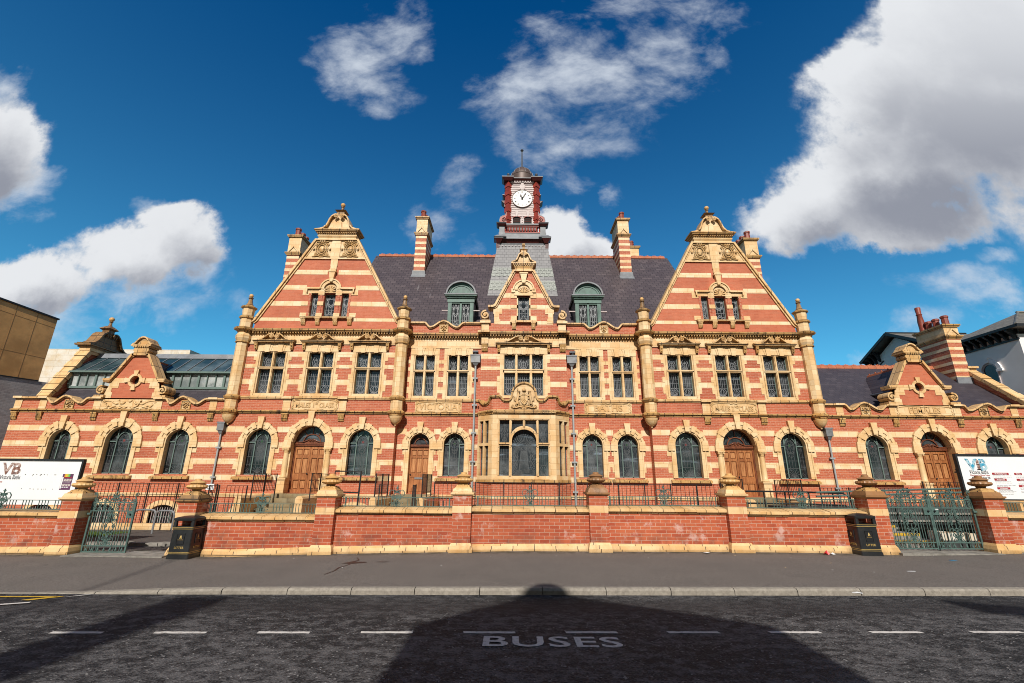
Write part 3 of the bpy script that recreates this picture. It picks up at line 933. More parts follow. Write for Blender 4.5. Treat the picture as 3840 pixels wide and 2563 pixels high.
def wall_bay(parent, x0, x1, ct, slab=0.5):
    n = max(1, round((x1 - x0) / 1.0))
    m = MB(); p2 = MB(); c = MB()
    for k in range(n):
        a = x0 + (x1 - x0) * k / n; b_ = x0 + (x1 - x0) * (k + 1) / n
        ga, gb = zp(a, 11.3) - .06, zp(b_, 11.3) - .06
        # plinth stones follow the fall of the pavement
        pa, pb_ = ga + .21, gb + .21
        vs = []
        prof = [(WY - .05, 0), (WY - .05, .10), (WY - .035, .17), (WY - .002, .21), (WY + .2, .21), (WY + .2, 0)]
        for xx, g in ((a, ga), (b_, gb)):
            vs += [(xx, y, g + z) for y, z in prof]
        p2.add(vs, [(i, (i + 1) % 6, 6 + (i + 1) % 6, 6 + i) for i in range(6)])
    m.box(x0, x1, WY, WY + .33, min(zp(x0, 11.3), zp(x1, 11.3)) - .05, ct - .085)
    prof = [(WY + .02, -.09), (WY - .030, -.088), (WY - .036, -.066), (WY - .055, -.060), (WY - .060, -.046), (WY - .085, -.044), (WY - .085, 0.008), (WY - .06, .022), (WY + .26, .075), (WY + .40, .02), (WY + .40, -.09)]
    k = 0; x = x0
    while x < x1 - .02:
        xe = min(x + slab * rnd.uniform(.94, 1.06), x1)
        if x1 - xe < .2: xe = x1
        e = rnd.uniform(-.006, .006); f = rnd.uniform(-.006, .006)
        vs = [(x + .003, y + f, ct + z + e) for y, z in prof] + [(xe - .003, y + f, ct + z + e) for y, z in prof]
        nn = len(prof)
        c.add(vs, [(i, (i + 1) % nn, nn + (i + 1) % nn, nn + i) for i in range(nn)] + [tuple(range(nn)), tuple(range(2 * nn - 1, nn - 1, -1))])
        x = xe
    m.build('brick_panel', 'wall_brick', parent)
    p2.build('plinth', 'coping_stone', parent)
    c.build('coping', 'coping_stone', parent)


wl = thing('boundary_wall', 'low red brick wall left of the single gate with stone coping and one urn pier', 'wall', (-14, 11.5, -.05))
wall_bay(wl, -22, PX[0] - .215, BT[0]); pier(wl, 0)
wm = thing('boundary_wall', 'long low red brick wall before the baths with six urn piers', 'wall', (0, 11.5, 0.1))
for i in range(1, 7):
    pier(wm, i)
    if i > 1: wall_bay(wm, PX[i - 1] + .215, PX[i] - .215, BT[i])
wr = thing('boundary_wall', 'low red brick wall right of the double gate with one brown urn pier', 'wall', (14, 11.5, .2))
wall_bay(wr, PX[7] + .215, 22, BT[7]); pier(wr, 7)
# stone sills under the two gateways
MB().box(-10.5, -8.25, 11.02, 11.75, -.2, zp(-9.4, 11.3) + .012).build('gateway_sill', 'concrete', kind='structure')
MB().box(8.19, 10.48, 11.05, 11.75, -.2, zp(9.4, 11.3) + .03).build('gateway_sill', 'concrete', kind='structure')


def crest_mb(m, cx, y, z0, s=1.0):
    """wrought-iron crest: a ring of scrolls with a finial; z0 is the bottom rail"""
    r = 0.0115 * s
    f = lambda pts: m.tube(xz(pts, y), r, 4)
    f(arc(cx, z0 + .20 * s, .105 * s, 10, 170, 14))
    for sg in (-1, 1):
        f([(cx + sg * a, b_) for a, b_ in [(.10 * s, z0 + .21 * s), (.175 * s, z0 + .24 * s), (.185 * s, z0 + .31 * s), (.14 * s, z0 + .365 * s), (.08 * s, z0 + .36 * s), (.035 * s, z0 + .32 * s)]])
        f([(cx + sg * (p[0] - cx), p[1]) for p in spiral(cx + .052 * s, z0 + .325 * s, .036 * s, 200, -1.4, 14)])
        f([(cx + sg * (p[0] - cx), p[1]) for p in spiral(cx + .062 * s, z0 + .20 * s, .050 * s, 90, 1.6, 16)])
        f([(cx + sg * (p[0] - cx), p[1]) for p in spiral(cx + .062 * s, z0 + .062 * s, .055 * s, 90, 1.6, 16)])
        f([(cx + sg * a, b_) for a, b_ in [(.012 * s, z0 + .0), (.03 * s, z0 + .13 * s), (.085 * s, z0 + .15 * s), (.115 * s, z0 + .20 * s)]])
        m.ball((cx + sg * .15 * s, y, z0 + .07 * s), .016 * s, n=6, m=4)
    f([(cx, z0), (cx, z0 + .44 * s)])
    m.ball((cx, y, z0 + .405 * s), .024 * s, n=6, m=4)
    m.ball((cx, y, z0 + .44 * s), .017 * s, n=6, m=4)
    m.prism([(cx - .045 * s, z0 + .415 * s), (cx, z0 + .395 * s), (cx + .045 * s, z0 + .415 * s), (cx, z0 + .43 * s)], y - .006, y + .006)


def low_railing(x0, x1, ct, crest, label, gap=True):
    y = WY + .20
    zb, zt = ct + .085, ct + .285
    cx = (x0 + x1) / 2
    o = thing('iron_railing', label, 'railing', (cx, y, ct + .05), 'low green iron railings on the front wall')
    m = MB()
    m.tube([(x0, y, zb), (x1, y, zb)], .011, 4).tube([(x0, y, zt), (x1, y, zt)], .010, 4)
    for xx in (x0 + .10, x1 - .10):
        m.tube([(xx, y, ct + .02), (xx, y, zt)], .014, 4)
    x = x0 + .05; k = 0
    while x < x1 - .03:
        if abs(x - cx) > .14:
            m.tube([(x, y, zb), (x, y, zt)], .0085, 4)
        k += 1
        x += .072 if k % 4 else .17
    m.build('grille', 'iron_green', o)
    if crest:
        for c in crest:
            m = MB(); crest_mb(m, c, y, zb); m.build('crest', 'iron_green', o)


low_railing(-16.5, PX[0] - .22, BT[0], [-12.72], 'low green iron railing with scrolled crests in front of the left notice board')
nm = ['', '', 'between the single gate and the third urn pier', 'between the third and fourth urn piers', 'before the bay window',
      'between the fifth and sixth urn piers', 'between the sixth urn pier and the double gate']
for i in range(2, 7):
    low_railing(PX[i - 1] + .23, PX[i] - .23, BT[i], [{2: -6.50, 3: -3.29, 4: -.09, 5: 3.13, 6: 6.43}[i]], 'low green iron railing on the wall ' + nm[i])
low_railing(PX[7] + .22, 16.5, BT[7], [13.4], 'low green iron railing under the right notice board')


# ------------------------------------------------------------------ gates
def leaf(parent, name, x0, x1, zb, y=11.5, lock=1):
    """one wrought-iron gate leaf; lock=1 lock on the right stile, -1 on the left"""
    cx = (x0 + x1) / 2; w_ = x1 - x0
    z1, z2, z3 = zb + .13, zb + .89, zb + 1.08
    r = .0115
    m = MB()
    for x in (x0, x1):
        m.box(x - .018, x + .018, y - .018, y + .018, zb - .03, z3 + (.02))
    for z in (zb, z1, z2, z3):
        m.box(x0, x1, y - .012, y + .012, z - .012, z + .012)
    fo = m.build(name, 'iron_green', parent, (cx, y, zb))
    m = MB()
    pw = .155
    x = x0 + .062
    k = 0
    while x < x1 - .03:
        if abs(x - cx) > pw + .01:
            m.tube([(x, y, zb), (x, y, z3 if k % 3 == 0 else z2)], .0085, 4)
        k += 1
        x += .058 if k % 3 else .085
    for sg in (-1, 1):
        m.tube([(cx + sg * pw, y, zb), (cx + sg * pw, y, z2)], .0085, 4)
    for j in range(7):
        xx = x0 + .09 + (w_ - .18) * j / 6
        m.lathe(xx, y, [(.004, z1 - .01), (.008, z1 - .05), (.024, z1 - .085), (.020, z1 - .105), (.0, z1 - .115)], 7)
    m.build('grille', 'iron_green', fo)
    m = MB()
    f = lambda pts, rr=.0105: m.tube(xz(pts, y), rr, 4)
    mir = lambda pts, sg: [(cx + sg * (p[0] - cx), p[1]) for p in pts]
    for sg in (-1, 1):
        # centre panel
        for (dz, rad, dx, tn) in ((.055, .060, .075, 1.6), (.155, .052, .085, -1.6), (.29, .045, .095, 1.5), (.43, .042, .10, -1.5), (.56, .045, .095, 1.5), (.67, .055, .08, -1.6)):
            f(mir(spiral(cx + dx, z1 + dz, rad, 90 if tn > 0 else 270, tn, 15), sg))
        f(mir([(cx + .01, z1), (cx + .03, z1 + .15), (cx + .10, z1 + .22), (cx + .12, z1 + .29)], sg))
        f(mir([(cx + .005, z1 + .16), (cx + .04, z1 + .27), (cx + .10, z1 + .37), (cx + .125, z1 + .43)], sg))
        f(mir([(cx + .13, z1 + .5), (cx + .08, z1 + .46), (cx + .03, z1 + .52), (cx + .012, z1 + .74)], sg))
        # frieze
        for dx in (.075, .20, .33, .44):
            if dx < w_ / 2 - .03:
                f(mir(spiral(cx + dx, z2 + .055, .046, 270, 1.5, 14), sg))
                f(mir(spiral(cx + dx, z2 + .135, .048, 90, -1.5, 14), sg))
        # overthrow
        f(mir(spiral(cx + .075, z3 + .055, .050, 200, -1.6, 15), sg))
        f(mir([(cx + .135, z3), (cx + .185, z3 + .06), (cx + .185, z3 + .14), (cx + .13, z3 + .19), (cx + .07, z3 + .185), (cx + .03, z3 + .14)], sg))
        f(mir(spiral(cx + .055, z3 + .135, .035, 200, -1.5, 13), sg))
        f(mir([(cx + .17, z3 + .03), (cx + .24, z3 + .09), (cx + .30, z3 + .085), (cx + .40, z3 + .02), (cx + w_ / 2 - .02, z3 + .01)], sg))
        f(mir(spiral(cx + .235, z3 + .045, .042, 90, 1.5, 13), sg))
        f(mir(spiral(cx + w_ / 2 - .06, z3 + .05, .042, 270, 1.5, 13), sg))
        f(mir([(cx + w_ / 2, z3), (cx + w_ / 2, z3 + .06), (cx + w_ / 2 - .05, z3 + .13), (cx + w_ / 2 - .04, z3 + .19)], sg), .011)
        f(mir(spiral(cx + w_ / 2 - .005, z3 + .185, .042, 180, -1.5, 13), sg), .010)
    f(arc(cx, z3, .115, 0, 180, 14))
    f([(cx, z2), (cx, z3 + .23)])
    f([(cx, z1), (cx, z1 + .42)])
    m.ball((cx, y, z1 + .30), .034, 1, 1, .55, 8, 5)
    m.ball((cx, y, z3 + .215), .022, n=6, m=4).ball((cx, y, z3 + .25), .015, n=6, m=4)
    m.prism([(cx - .04, z3 + .235), (cx, z3 + .215), (cx + .04, z3 + .235), (cx, z3 + .25)], y - .006, y + .006)
    m.build('scrollwork', 'iron_green', fo)
    lx = x1 - .075 if lock > 0 else x0 + .075
    m = MB()
    m.box(lx - .075, lx + .075, y - .024, y + .024, z2 - .16, z2 - .01)
    m.build('lock_plate', 'iron_green', fo)
    m = MB(); m.ball((lx + .02 * lock, y - .045, z2 - .07), .022, n=8, m=6)
    m.build('handle', 'iron_black', fo)
    return fo


g1 = thing('garden_gate', 'single green wrought iron gate leaf with scrolls beside the left notice board', 'gate', (-10.48, 11.5, 0))
leaf(g1, 'leaf', -10.47, -9.46, .02)
m = MB(); m.box(-10.60, -10.53, 11.46, 11.53, -.03, 1.08).box(-10.56, -10.44, 11.44, 11.47, .83, .87)
m.build('hinge_post', 'iron_green', g1)
g2 = thing('garden_gate', 'green wrought iron double gate with scrolls beside the right notice board', 'gate', (9.45, 11.5, .2))
leaf(g2, 'leaf', 8.40, 9.40, .235, lock=1); leaf(g2, 'leaf', 9.44, 10.45, .235, lock=-1)
m = MB(); m.box(10.50, 10.56, 11.46, 11.53, .15, 1.24).box(10.40, 10.55, 11.44, 11.47, 1.03, 1.07)
m.build('hinge_post', 'iron_green', g2)
MB().tube([(9.42, 11.48, .17), (9.42, 11.48, .30)], .014, 5).build('drop_bolt', 'iron_black', g2)
MB().box(9.53, 9.60, 11.470, 11.475, 1.085, 1.105).build('lock_tag', 'white_scrap', g2)


# ------------------------------------------------------------------ litter bins
def rr(hx, hy, r, n=4):
    out = []
    for (sx, sy, a) in ((1, 1, 0), (-1, 1, 90), (-1, -1, 180), (1, -1, 270)):
        for k in range(n + 1):
            an = R(a + 90 * k / n)
            out.append((sx * (hx - r) + r * math.cos(an), sy * (hy - r) + r * math.sin(an)))
    return out


def loft(m, cx, cy, prof, cap=True):
    rings = [[(cx + x, cy + y, z) for x, y in rr(hx, hy, r)] for z, hx, hy, r in prof]
    n = len(rings[0])
    fs = []
    for i in range(len(rings) - 1):
        fs += [(i * n + k, i * n + (k + 1) % n, (i + 1) * n + (k + 1) % n, (i + 1) * n + k) for k in range(n)]
    if cap:
        fs += [tuple(range(n - 1, -1, -1)), tuple((len(rings) - 1) * n + k for k in range(n))]
    m.add([v for r_ in rings for v in r_], fs, True)


def litter_bin(cx, cy, g, label, turn=0):
    o = thing('litter_bin', label, 'litter bin', (cx, cy, g))
    H = .245
    m = MB()
    loft(m, cx, cy, [(g, H, H, .035), (g + .08, H, H, .035), (g + .085, H - .012, H - .012, .035), (g + .60, H - .022, H - .022, .035), (g + .605, H - .012, H - .012, .035), (g + .655, H - .012, H - .012, .035)])
    m.build('body', 'bin_black', o)
    m = MB()
    for sx in (-1, 1):
        for sy in (-1, 1):
            x, y = cx + sx * (H - .050), cy + sy * (H - .050)
            loft(m, x, y, [(g + .655, .040, .040, .025), (g + .785, .036, .036, .025)])
    loft(m, cx, cy, [(g + .782, H - .008, H - .008, .05), (g + .80, H, H, .05), (g + .835, H, H, .055), (g + .852, H - .035, H - .035, .055), (g + .875, H - .13, H - .13, .05), (g + .882, .02, .02, .015)])
    m.build('hood', 'bin_black', o)
    m = MB(); loft(m, cx, cy, [(g + .650, H - .05, H - .05, .03), (g + .665, H - .05, H - .05, .03)])
    m.build('liner', 'bin_inside', o)
    for zz in (.105, .135, .610, .645):
        m = MB()
        hh = H - (.0105 if zz > .6 else .0105)
        loft(m, cx, cy, [(g + zz, hh, hh, .035), (g + zz + .009, hh, hh, .035)])
        m.build('gold_band', 'gilt', o)
    for face in (0, 1):
        fx = lambda a, d, z: (cx + a, cy - H + .012 - d, z)
        def place(mb):
            if face == 1:
                sg = 1 if cx < 0 else -1
                mb.v = [(cx + sg * -(y - cy), cy + sg * (x - cx), z) for x, y, z in mb.v]
            return mb
        m = MB()
        for (a0, a1, b0, b1) in ((-.085, .085, .30, .308), (-.085, .085, .515, .523), (-.085, -.077, .308, .515), (.077, .085, .308, .515)):
            m.box(cx + a0, cx + a1, cy - H + .004, cy - H + .022, g + b0, g + b1)
        place(m).build('panel_frame', 'bin_black', o)
        m = MB(); m.box(cx - .077, cx + .077, cy - H + .012, cy - H + .022, g + .308, g + .515)
        place(m).build('panel', 'black_mark', o)
        m = MB()
        m.ball((cx, cy - H + .010, g + .445), .022, 1, .3, 1.2, 8, 6).ball((cx - .015, cy - H + .010, g + .425), .012, 1, .3, 1, 6, 4).ball((cx + .015, cy - H + .010, g + .425), .012, 1, .3, 1, 6, 4)
        m.ball((cx, cy - H + .010, g + .475), .010, 1, .3, 1, 6, 4)
        tx = text_mb('MANCHESTER', .020, cx, cy - H + .010, g + .385, .004, sx=.9); m.add(tx.v, tx.f)
        place(m).build('crest', 'gilt', o)
        tm = text_mb('LITTER', .062, cx + .0, cy - H + .0115, g + .21, .006, bold=.0012, space=1.12)
        place(tm).build('lettering', 'gilt', o)
    return o


litter_bin(-7.835, 11.13, zp(-7.8, 11.0) + .0, 'black litter bin with gold bands beside the single gate on the left')
litter_bin(7.49, 11.24, zp(7.5, 11.0) - .01, 'black litter bin with gold bands beside the double gate on the right')


# ------------------------------------------------------------------ notice boards
def words(m, x, y, z, w_, h, seed):
    r2 = random.Random(seed); xx = x
    while xx < x + w_:
        l = r2.uniform(.02, .075)
        if xx + l > x + w_: break
        m.box(xx, xx + l, y - .003, y + .003, z, z + h)
        xx += l + .014


SY = 12.6
nb = thing('notice_board', 'large white notice board behind the wall at left, with a small poster', 'notice board', (-14.4, SY, -.1))
MB().box(-17.2, -11.99, SY, SY + .04, .97, 2.08).build('panel', 'sign_white', nb)
m = MB(); m.box(-17.2, -11.95, SY - .03, SY + .06, 2.08, 2.125).box(-11.99, -11.945, SY - .03, SY + .06, .97, 2.08)
m.build('frame', 'dark_timber', nb)
m = MB()
for x in (-16.6, -14.4, -12.2): m.box(x - .05, x + .05, SY + .06, SY + .16, -.1, 2.05)
m.build('post', 'dark_timber', nb)
text_mb('VB', .40, -13.83, SY - .002, 1.735, .006, sx=1.05, bold=.014).build('logo', 'sign_brown_photo', nb)
text_mb('Victoria Baths', .155, -13.80, SY - .003, 1.60, .004, sx=.62).build('lettering', 'sign_ink', nb)
text_mb('Events', .075, -14.06, SY - .003, 1.515, .004, sx=.9).build('lettering', 'sign_red_text', nb)
text_mb('Make the most of your visit', .085, -14.22, SY - .003, 1.165, .004, sx=.8).build('lettering', 'sign_grey', nb)
m = MB()
m.box(-14.6, -13.65, SY - .004, SY + .001, 1.145, 1.150)
words(m, -14.2, SY - .002, 1.09, .45, .016, 3); words(m, -14.2, SY - .002, 1.055, .32, .016, 4)
m.build('small_print', 'sign_grey', nb)
m = MB()
for x, z, w_ in ((-13.43, 1.715, .025), (-13.22, 1.715, .022), (-13.13, 1.72, .02), (-13.02, 1.72, .035), (-12.93, 1.72, .02), (-12.85, 1.71, .022), (-12.65, 1.712, .05), (-13.23, 1.685, .018), (-13.03, 1.69, .02),
                 (-13.20, 1.355, .03), (-13.11, 1.35, .025), (-12.99, 1.352, .028), (-12.89, 1.35, .022), (-12.83, 1.352, .012), (-12.79, 1.352, .02), (-12.60, 1.354, .018), (-13.42, 1.36, .015)):
    m.box(x, x + w_, SY - .004, SY + .001, z, z + .014)
m.build('fixing_dots', 'black_mark', nb)
px0, px1, pz0, pz1 = -12.42, -12.14, 1.345, 1.745
po = MB().box(px0, px1, SY - .006, SY - .001, pz0, pz1).build('poster', 'poster_purple', nb)
MB().box(px0 + .05, px0 + .20, SY - .008, SY - .005, pz1 - .075, pz1 - .005).build('banner', 'poster_rainbow', po)
MB().box(px0 + .05, px1 - .01, SY - .008, SY - .005, pz1 - .105, pz1 - .085).build('stripe', 'sign_red', po)
m = MB()
for r_ in range(2):
    for c_ in range(3):
        m.box(px0 + .058 + c_ * .073, px0 + .118 + c_ * .073, SY - .008, SY - .005, pz0 + .215 - r_ * .125, pz0 + .275 - r_ * .125)
m.build('picture', 'poster_cream', po)
m = MB()
for z in (.19, .065, .05): words(m, px0 + .055, SY - .006, pz0 + z, .21, .010, int(z * 1000))
m.box(px0 + .006, px0 + .04, SY - .008, SY - .005, pz0 + .03, pz0 + .32)
m.build('caption', 'sign_white', po)

nb = thing('notice_board', 'large white notice board behind the wall at right, with red headings and a blue logo', 'notice board', (13.7, SY, .1))
MB().box(11.44, 16.5, SY, SY + .04, 1.30, 2.40).build('panel', 'sign_white', nb)
m = MB(); m.box(11.39, 16.5, SY - .03, SY + .06, 2.40, 2.445).box(11.39, 11.44, SY - .03, SY + .06, 1.27, 2.40).box(11.44, 16.5, SY - .02, SY + .05, 1.265, 1.30)
m.build('frame', 'dark_timber', nb)
m = MB()
for x in (11.7, 13.8, 15.9): m.box(x - .05, x + .05, SY + .06, SY + .16, 0, 2.35)
m.build('post', 'dark_timber', nb)
tm = text_mb('V', .40, 11.79, SY - .002, 2.035, .006, sx=1.1, bold=.018).build('logo', 'sign_blue_photo', nb)
tm = text_mb('B', .40, 12.09, SY - .002, 2.035, .006, sx=.85, bold=.016).build('logo', 'sign_blue_photo', nb)
# the clock tower drawn between the two letters
m = MB(); m.box(11.925, 11.995, SY - .006, SY - .001, 2.035, 2.26).prism([(11.92, 2.26), (12.0, 2.26), (11.96, 2.315)], SY - .006, SY - .001).box(11.905, 12.015, SY - .006, SY - .001, 2.035, 2.06).box(11.912, 12.008, SY - .006, SY - .001, 2.16, 2.18)
m.build('logo_tower', 'sign_brown_photo', nb)
text_mb('Victoria Baths', .135, 11.93, SY - .003, 1.935, .004, sx=.66).build('lettering', 'sign_ink', nb)
text_mb("Manchester's Water Palace", .066, 11.94, SY - .003, 1.875, .004, sx=.72).build('lettering', 'sign_red_text', nb)
text_mb('Make the most of your visit', .062, 11.95, SY - .003, 1.815, .004, sx=.70, bold=.0008).build('lettering', 'sign_ink', nb)
for (x, z, w_, s_) in ((12.27, 1.915, .44, 'VB Wednesday Tours'), (12.29, 1.765, .32, 'VB Open Days'), (12.30, 1.545, .34, 'VB Volunteers'), (12.86, 1.915, .20, 'VB Hire'), (12.88, 1.765, .30, 'VB Group'), (12.89, 1.605, .24, 'VB Ac')):
    tg = MB().box(x, x + w_, SY - .006, SY - .001, z, z + .052).build('heading', 'sign_red', nb)
    text_mb(s_, .048, x + w_ / 2, SY - .008, z + .009, .003, sx=.74, bold=.0008).build('lettering', 'sign_white', tg)
m = MB()
for (x, z, w_) in ((12.28, 1.885, .50), (12.28, 1.853, .50), (12.28, 1.82, .30), (12.30, 1.735, .46), (12.30, 1.703, .48), (12.31, 1.64, .52), (12.31, 1.61, .32), (12.33, 1.515, .42), (12.33, 1.485, .46), (12.33, 1.455, .44), (12.33, 1.42, .36),
                   (12.88, 1.885, .5), (12.88, 1.853, .5), (12.90, 1.735, .5), (12.90, 1.703, .5), (12.90, 1.675, .3), (12.91, 1.575, .5), (12.91, 1.545, .5), (12.91, 1.50, .4), (12.91, 1.465, .4), (11.62, 1.555, .5), (11.62, 1.525, .52), (11.62, 1.62, .4)):
    words(m, x, SY - .002, z, w_, .011, int(x * 100 + z * 1000))
m.build('small_print', 'sign_grey', nb)
# ------------------------------------------------------------------ the baths
YW, YG, YC, YB, YF = 20.6, 20.5, 20.9, 20.6, 19.9
BH = thing('bath_house', 'long red brick and cream stone public baths with banded gables and a central clock tower', 'building', (0, 21, 0))
GL, GR = -9.42, 9.48            # axes of the two gabled blocks
BANDS = [(1.58, 1.80), (2.24, 2.47), (2.95, 3.18), (3.62, 3.86)]
UBANDS = [(5.77, 6.01), (6.54, 6.71), (7.08, 7.32)]


def bands(mb, x0, x1, y, levels, cuts=()):
    for z0, z1 in levels:
        xs_ = [x0]
        for a, b_ in sorted(cuts):
            xs_ += [a, b_]
        xs_ += [x1]
        for a, b_ in zip(xs_[::2], xs_[1::2]):
            if b_ - a > .02: mb.box(a, b_, y - .007, y + .03, z0, z1)


def arch_poly(cx, hw, sill, spring, n=16, rz=None):
    return [(cx - hw, sill), (cx + hw, sill)] + arc(cx, spring, hw, 0, 180, n, rz)


def fan(cx, z, r, n, a0=35, a1=145):
    out = []
    for i in range(n):
        a = R(a0 + (a1 - a0) * i / (n - 1))
        ex, ez = cx + r * math.cos(a), z + r * math.sin(a)
        out.append([(cx, z), (cx + .55 * (ex - cx) - .15 * r * math.cos(a), z + .65 * (ez - z)), (ex, ez)])
    return out


def lead_arch(cx, y, hw, sill, spring, seed, w_=.012):
    """leaded pattern of an arched window: oval with a rose, stems, tulips in the side lights, a spray at the foot"""
    m = MB(); m2 = MB()
    r2 = random.Random(seed)
    H = spring - sill
    k = .43 * hw
    L = lambda pts, ww=w_: m.ribbon(pts, ww, y)
    oz = spring - .02; orx, orz = .33 * hw, .50 * hw
    L(arc(cx, oz, orx, 0, 360, 22, orz), w_ * 1.2); L(arc(cx, oz, orx * .80, 0, 360, 20, orz * .82))
    for i in range(7):
        a = R(51 * i + seed * 17)
        L([(cx + orx * .2 * math.cos(a), oz + .05 + orz * .2 * math.sin(a)), (cx + orx * .8 * math.cos(a + .35), oz + orz * .8 * math.sin(a + .35))])
    L(arc(cx, oz + .05, orx * .30, 0, 360, 9))
    for dx in (-.20, 0, .20):
        L([(cx + dx * hw, sill + .25 * H), (cx + dx * hw, oz - orz * (1 if dx == 0 else .82))])
    for sg in (-1, 1):
        L([(cx + sg * orx * .9, oz - .3 * orz), (cx + sg * .20 * hw, oz - 1.3 * orz), (cx, oz - 1.55 * orz)])
        L([(cx + sg * orx * .5, oz - .86 * orz), (cx + sg * .1 * hw, oz - 1.5 * orz)])
    for f in (.32, .55):
        L([(cx - k, sill + f * H), (cx + k, sill + f * H)])
    for q in fan(cx, sill + .02, .27 * H, 7): L(q, w_ * 1.2)
    for sg in (-1, 1):
        L([(cx + sg * (p[0] - cx), p[1]) for p in spiral(cx + .22 * hw, sill + .07 * H, .13 * hw, 90, 1.2, 10)])
        sx = cx + sg * (k + hw) / 2 * 1.0
        for dx in (-.06, .06):
            L([(sx + dx, sill + .26 * H), (sx + dx, spring - .22 * H)])
        L([(sx - .10, spring - .06 * H), (sx, spring - .24 * H), (sx + .10, spring - .06 * H)])
        L([(sx - .04, spring - .05 * H), (sx, spring - .2 * H), (sx + .04, spring - .05 * H)])
        for f in (.3, .55):
            L([(cx + sg * k, sill + f * H), (cx + sg * hw * .96, sill + f * H)])
        L(spiral(sx, sill + .13 * H, .14 * hw, 90 if sg > 0 else 0, 1.3, 10), w_ * 1.1)
        L(spiral(sx + .03, sill + .05 * H, .09 * hw, 180, 1.1, 8))
        L(arc(cx + sg * .70 * hw, spring + .22 * hw, .16 * hw, 0, 360, 10))
        L([(cx + sg * .5 * hw, spring + .08 * hw), (cx + sg * .72 * hw, spring + .5 * hw)])
        L([(cx + sg * .12 * hw, spring + .66 * hw), (cx + sg * .30 * hw, spring + .82 * hw)])
    m2.add([(p[0], y + .002, p[1]) for p in arc(cx + .02 * (seed % 3 - 1), oz + .05, orx * .28, 0, 360, 8)[:-1]], [tuple(range(8))])
    return m, m2


def arch_surround(cx, y, hw, sill, spring, rout, keyz, jamb=True, base=None):
    qa, qb = (.34, .26) if hw > .525 else (.238, .17)
    m = MB()
    w_ = rout - hw
    # moulded ring: two steps
    m.strip(arc(cx, spring, hw + w_ * .30, 0, 180, 18), y - .045, y + .10, w_ * .58)
    m.strip(arc(cx, spring, hw + w_ * .78, 0, 180, 18), y - .075, y + .02, w_ * .44)
    # projecting voussoirs
    for a in (6, 36, 66):
        for sg in (-1, 1):
            aa = a if sg > 0 else 180 - a
            p = []
            for rr_, da in ((hw + .004, -8), (rout + .035, -7), (rout + .035, 7), (hw + .004, 8)):
                p.append((cx + rr_ * math.cos(R(aa + da)), spring + rr_ * math.sin(R(aa + da))))
            m.prism(p, y - .09, y + .05)
    kz0 = spring + hw - .03
    m.prism([(cx - .085, kz0), (cx + .085, kz0), (cx + .145, keyz), (cx - .145, keyz)], y - .14, y + .05)
    # splayed stone lining of the opening
    if jamb: m.strip([(cx - hw + .028, sill if base is None else base)] + arc(cx, spring, hw - .028, 180, 0, 18) + [(cx + hw - .028, sill if base is None else base)], y - .03, y + .20, .055)
    else: m.strip(arc(cx, spring, hw - .01, 180, 0, 18), y - .03, y + .28, .03)
    if jamb:
        z = sill
        i = 0
        b0 = sill if base is None else base
        for sg in (-1, 1):
            m.box(*sorted((cx + sg * hw, cx + sg * (hw + .10))), y - .03, y + .10, b0, spring)
            m.box(*sorted((cx + sg * (hw + .10), cx + sg * (hw + .155))), y - .05, y + .02, b0, spring)
            # impost blocks and alternating quoins
            m.box(*sorted((cx + sg * (hw - .004), cx + sg * (rout + .035))), y - .085, y + .02, 2.95, 3.18)
            for z0, z1 in ((1.58, 1.80), (2.02, 2.24), (2.24, 2.47), (2.72, 2.95)):
                if z1 > b0:
                    m.box(*sorted((cx + sg * (hw + .10), cx + sg * (hw + (qa if z0 in (2.02, 2.72) else qb)))), y - .016, y + .02, max(z0, b0), z1)
    return m


def arch_window(cx, y, hw, rout, keyz, seed, sill=1.80, spring=3.20, bright=False):
    """returns the opening; adds window > surround, sill, pane, leading"""
    fy = y + .24
    m = MB()
    fp = [(cx - hw + .022, sill + .022)] + [(cx + hw - .022, sill + .022)] + arc(cx, spring, hw - .022, 0, 180, 18)
    m.strip(fp, fy - .03, fy + .05, .044, True)
    k = .43 * hw
    for sg in (-1, 1):
        zt = spring + math.sqrt(max(0, (hw - .03) ** 2 - k ** 2))
        m.box(cx + sg * k - .02, cx + sg * k + .02, fy - .03, fy + .04, sill, zt)
        m.box(*sorted((cx + sg * k, cx + sg * hw)), fy - .04, fy + .04, spring - .035, spring + .01)
    m.strip(arc(cx, spring, k - .01, 0, 180, 12, .58 * hw), fy - .03, fy + .04, .03)
    m.box(cx - .012, cx + .012, fy - .02, fy + .04, spring + .58 * hw, spring + hw - .03)
    win = m.build('window', 'green_paint', BH, (cx, y, sill))
    pm = MB(); pm.face(arch_poly(cx, hw - .01, sill, spring), [], fy + .02)
    pm.build('pane', 'stained_glass_bright' if bright else 'stained_glass', win)
    l1, l2 = lead_arch(cx, fy + .012, hw, sill, spring, seed)
    l1.build('leading', 'leading_dark', win)
    l2.build('rose', 'glass_rose' if seed % 2 else 'glass_leaf', win)
    arch_surround(cx, y, hw, sill, spring, rout, keyz).build('surround', 'stone_plain', win)
    m = MB()
    x = cx - hw - .26; xe = cx + hw + .26
    n = 5
    for i in range(n):
        a = x + (xe - x) * i / n; b_ = x + (xe - x) * (i + 1) / n
        pr = [(y - .16, 1.60), (y - .16, 1.68), (y - .13, 1.70), (y + .22, 1.80), (y + .22, 1.60)]
        m.prismx(pr, a + .003, b_ - .003)
    m.build('sill', 'stone_grimy', win)
    return arch_poly(cx, hw, sill, spring, 18)


def panels(m, x0, x1, z0, z1, y, t=.02):
    """raised-and-fielded panel with a moulded edge"""
    m.box(x0 + .022, x1 - .022, y - t * .7, y + .01, z0 + .022, z1 - .022)


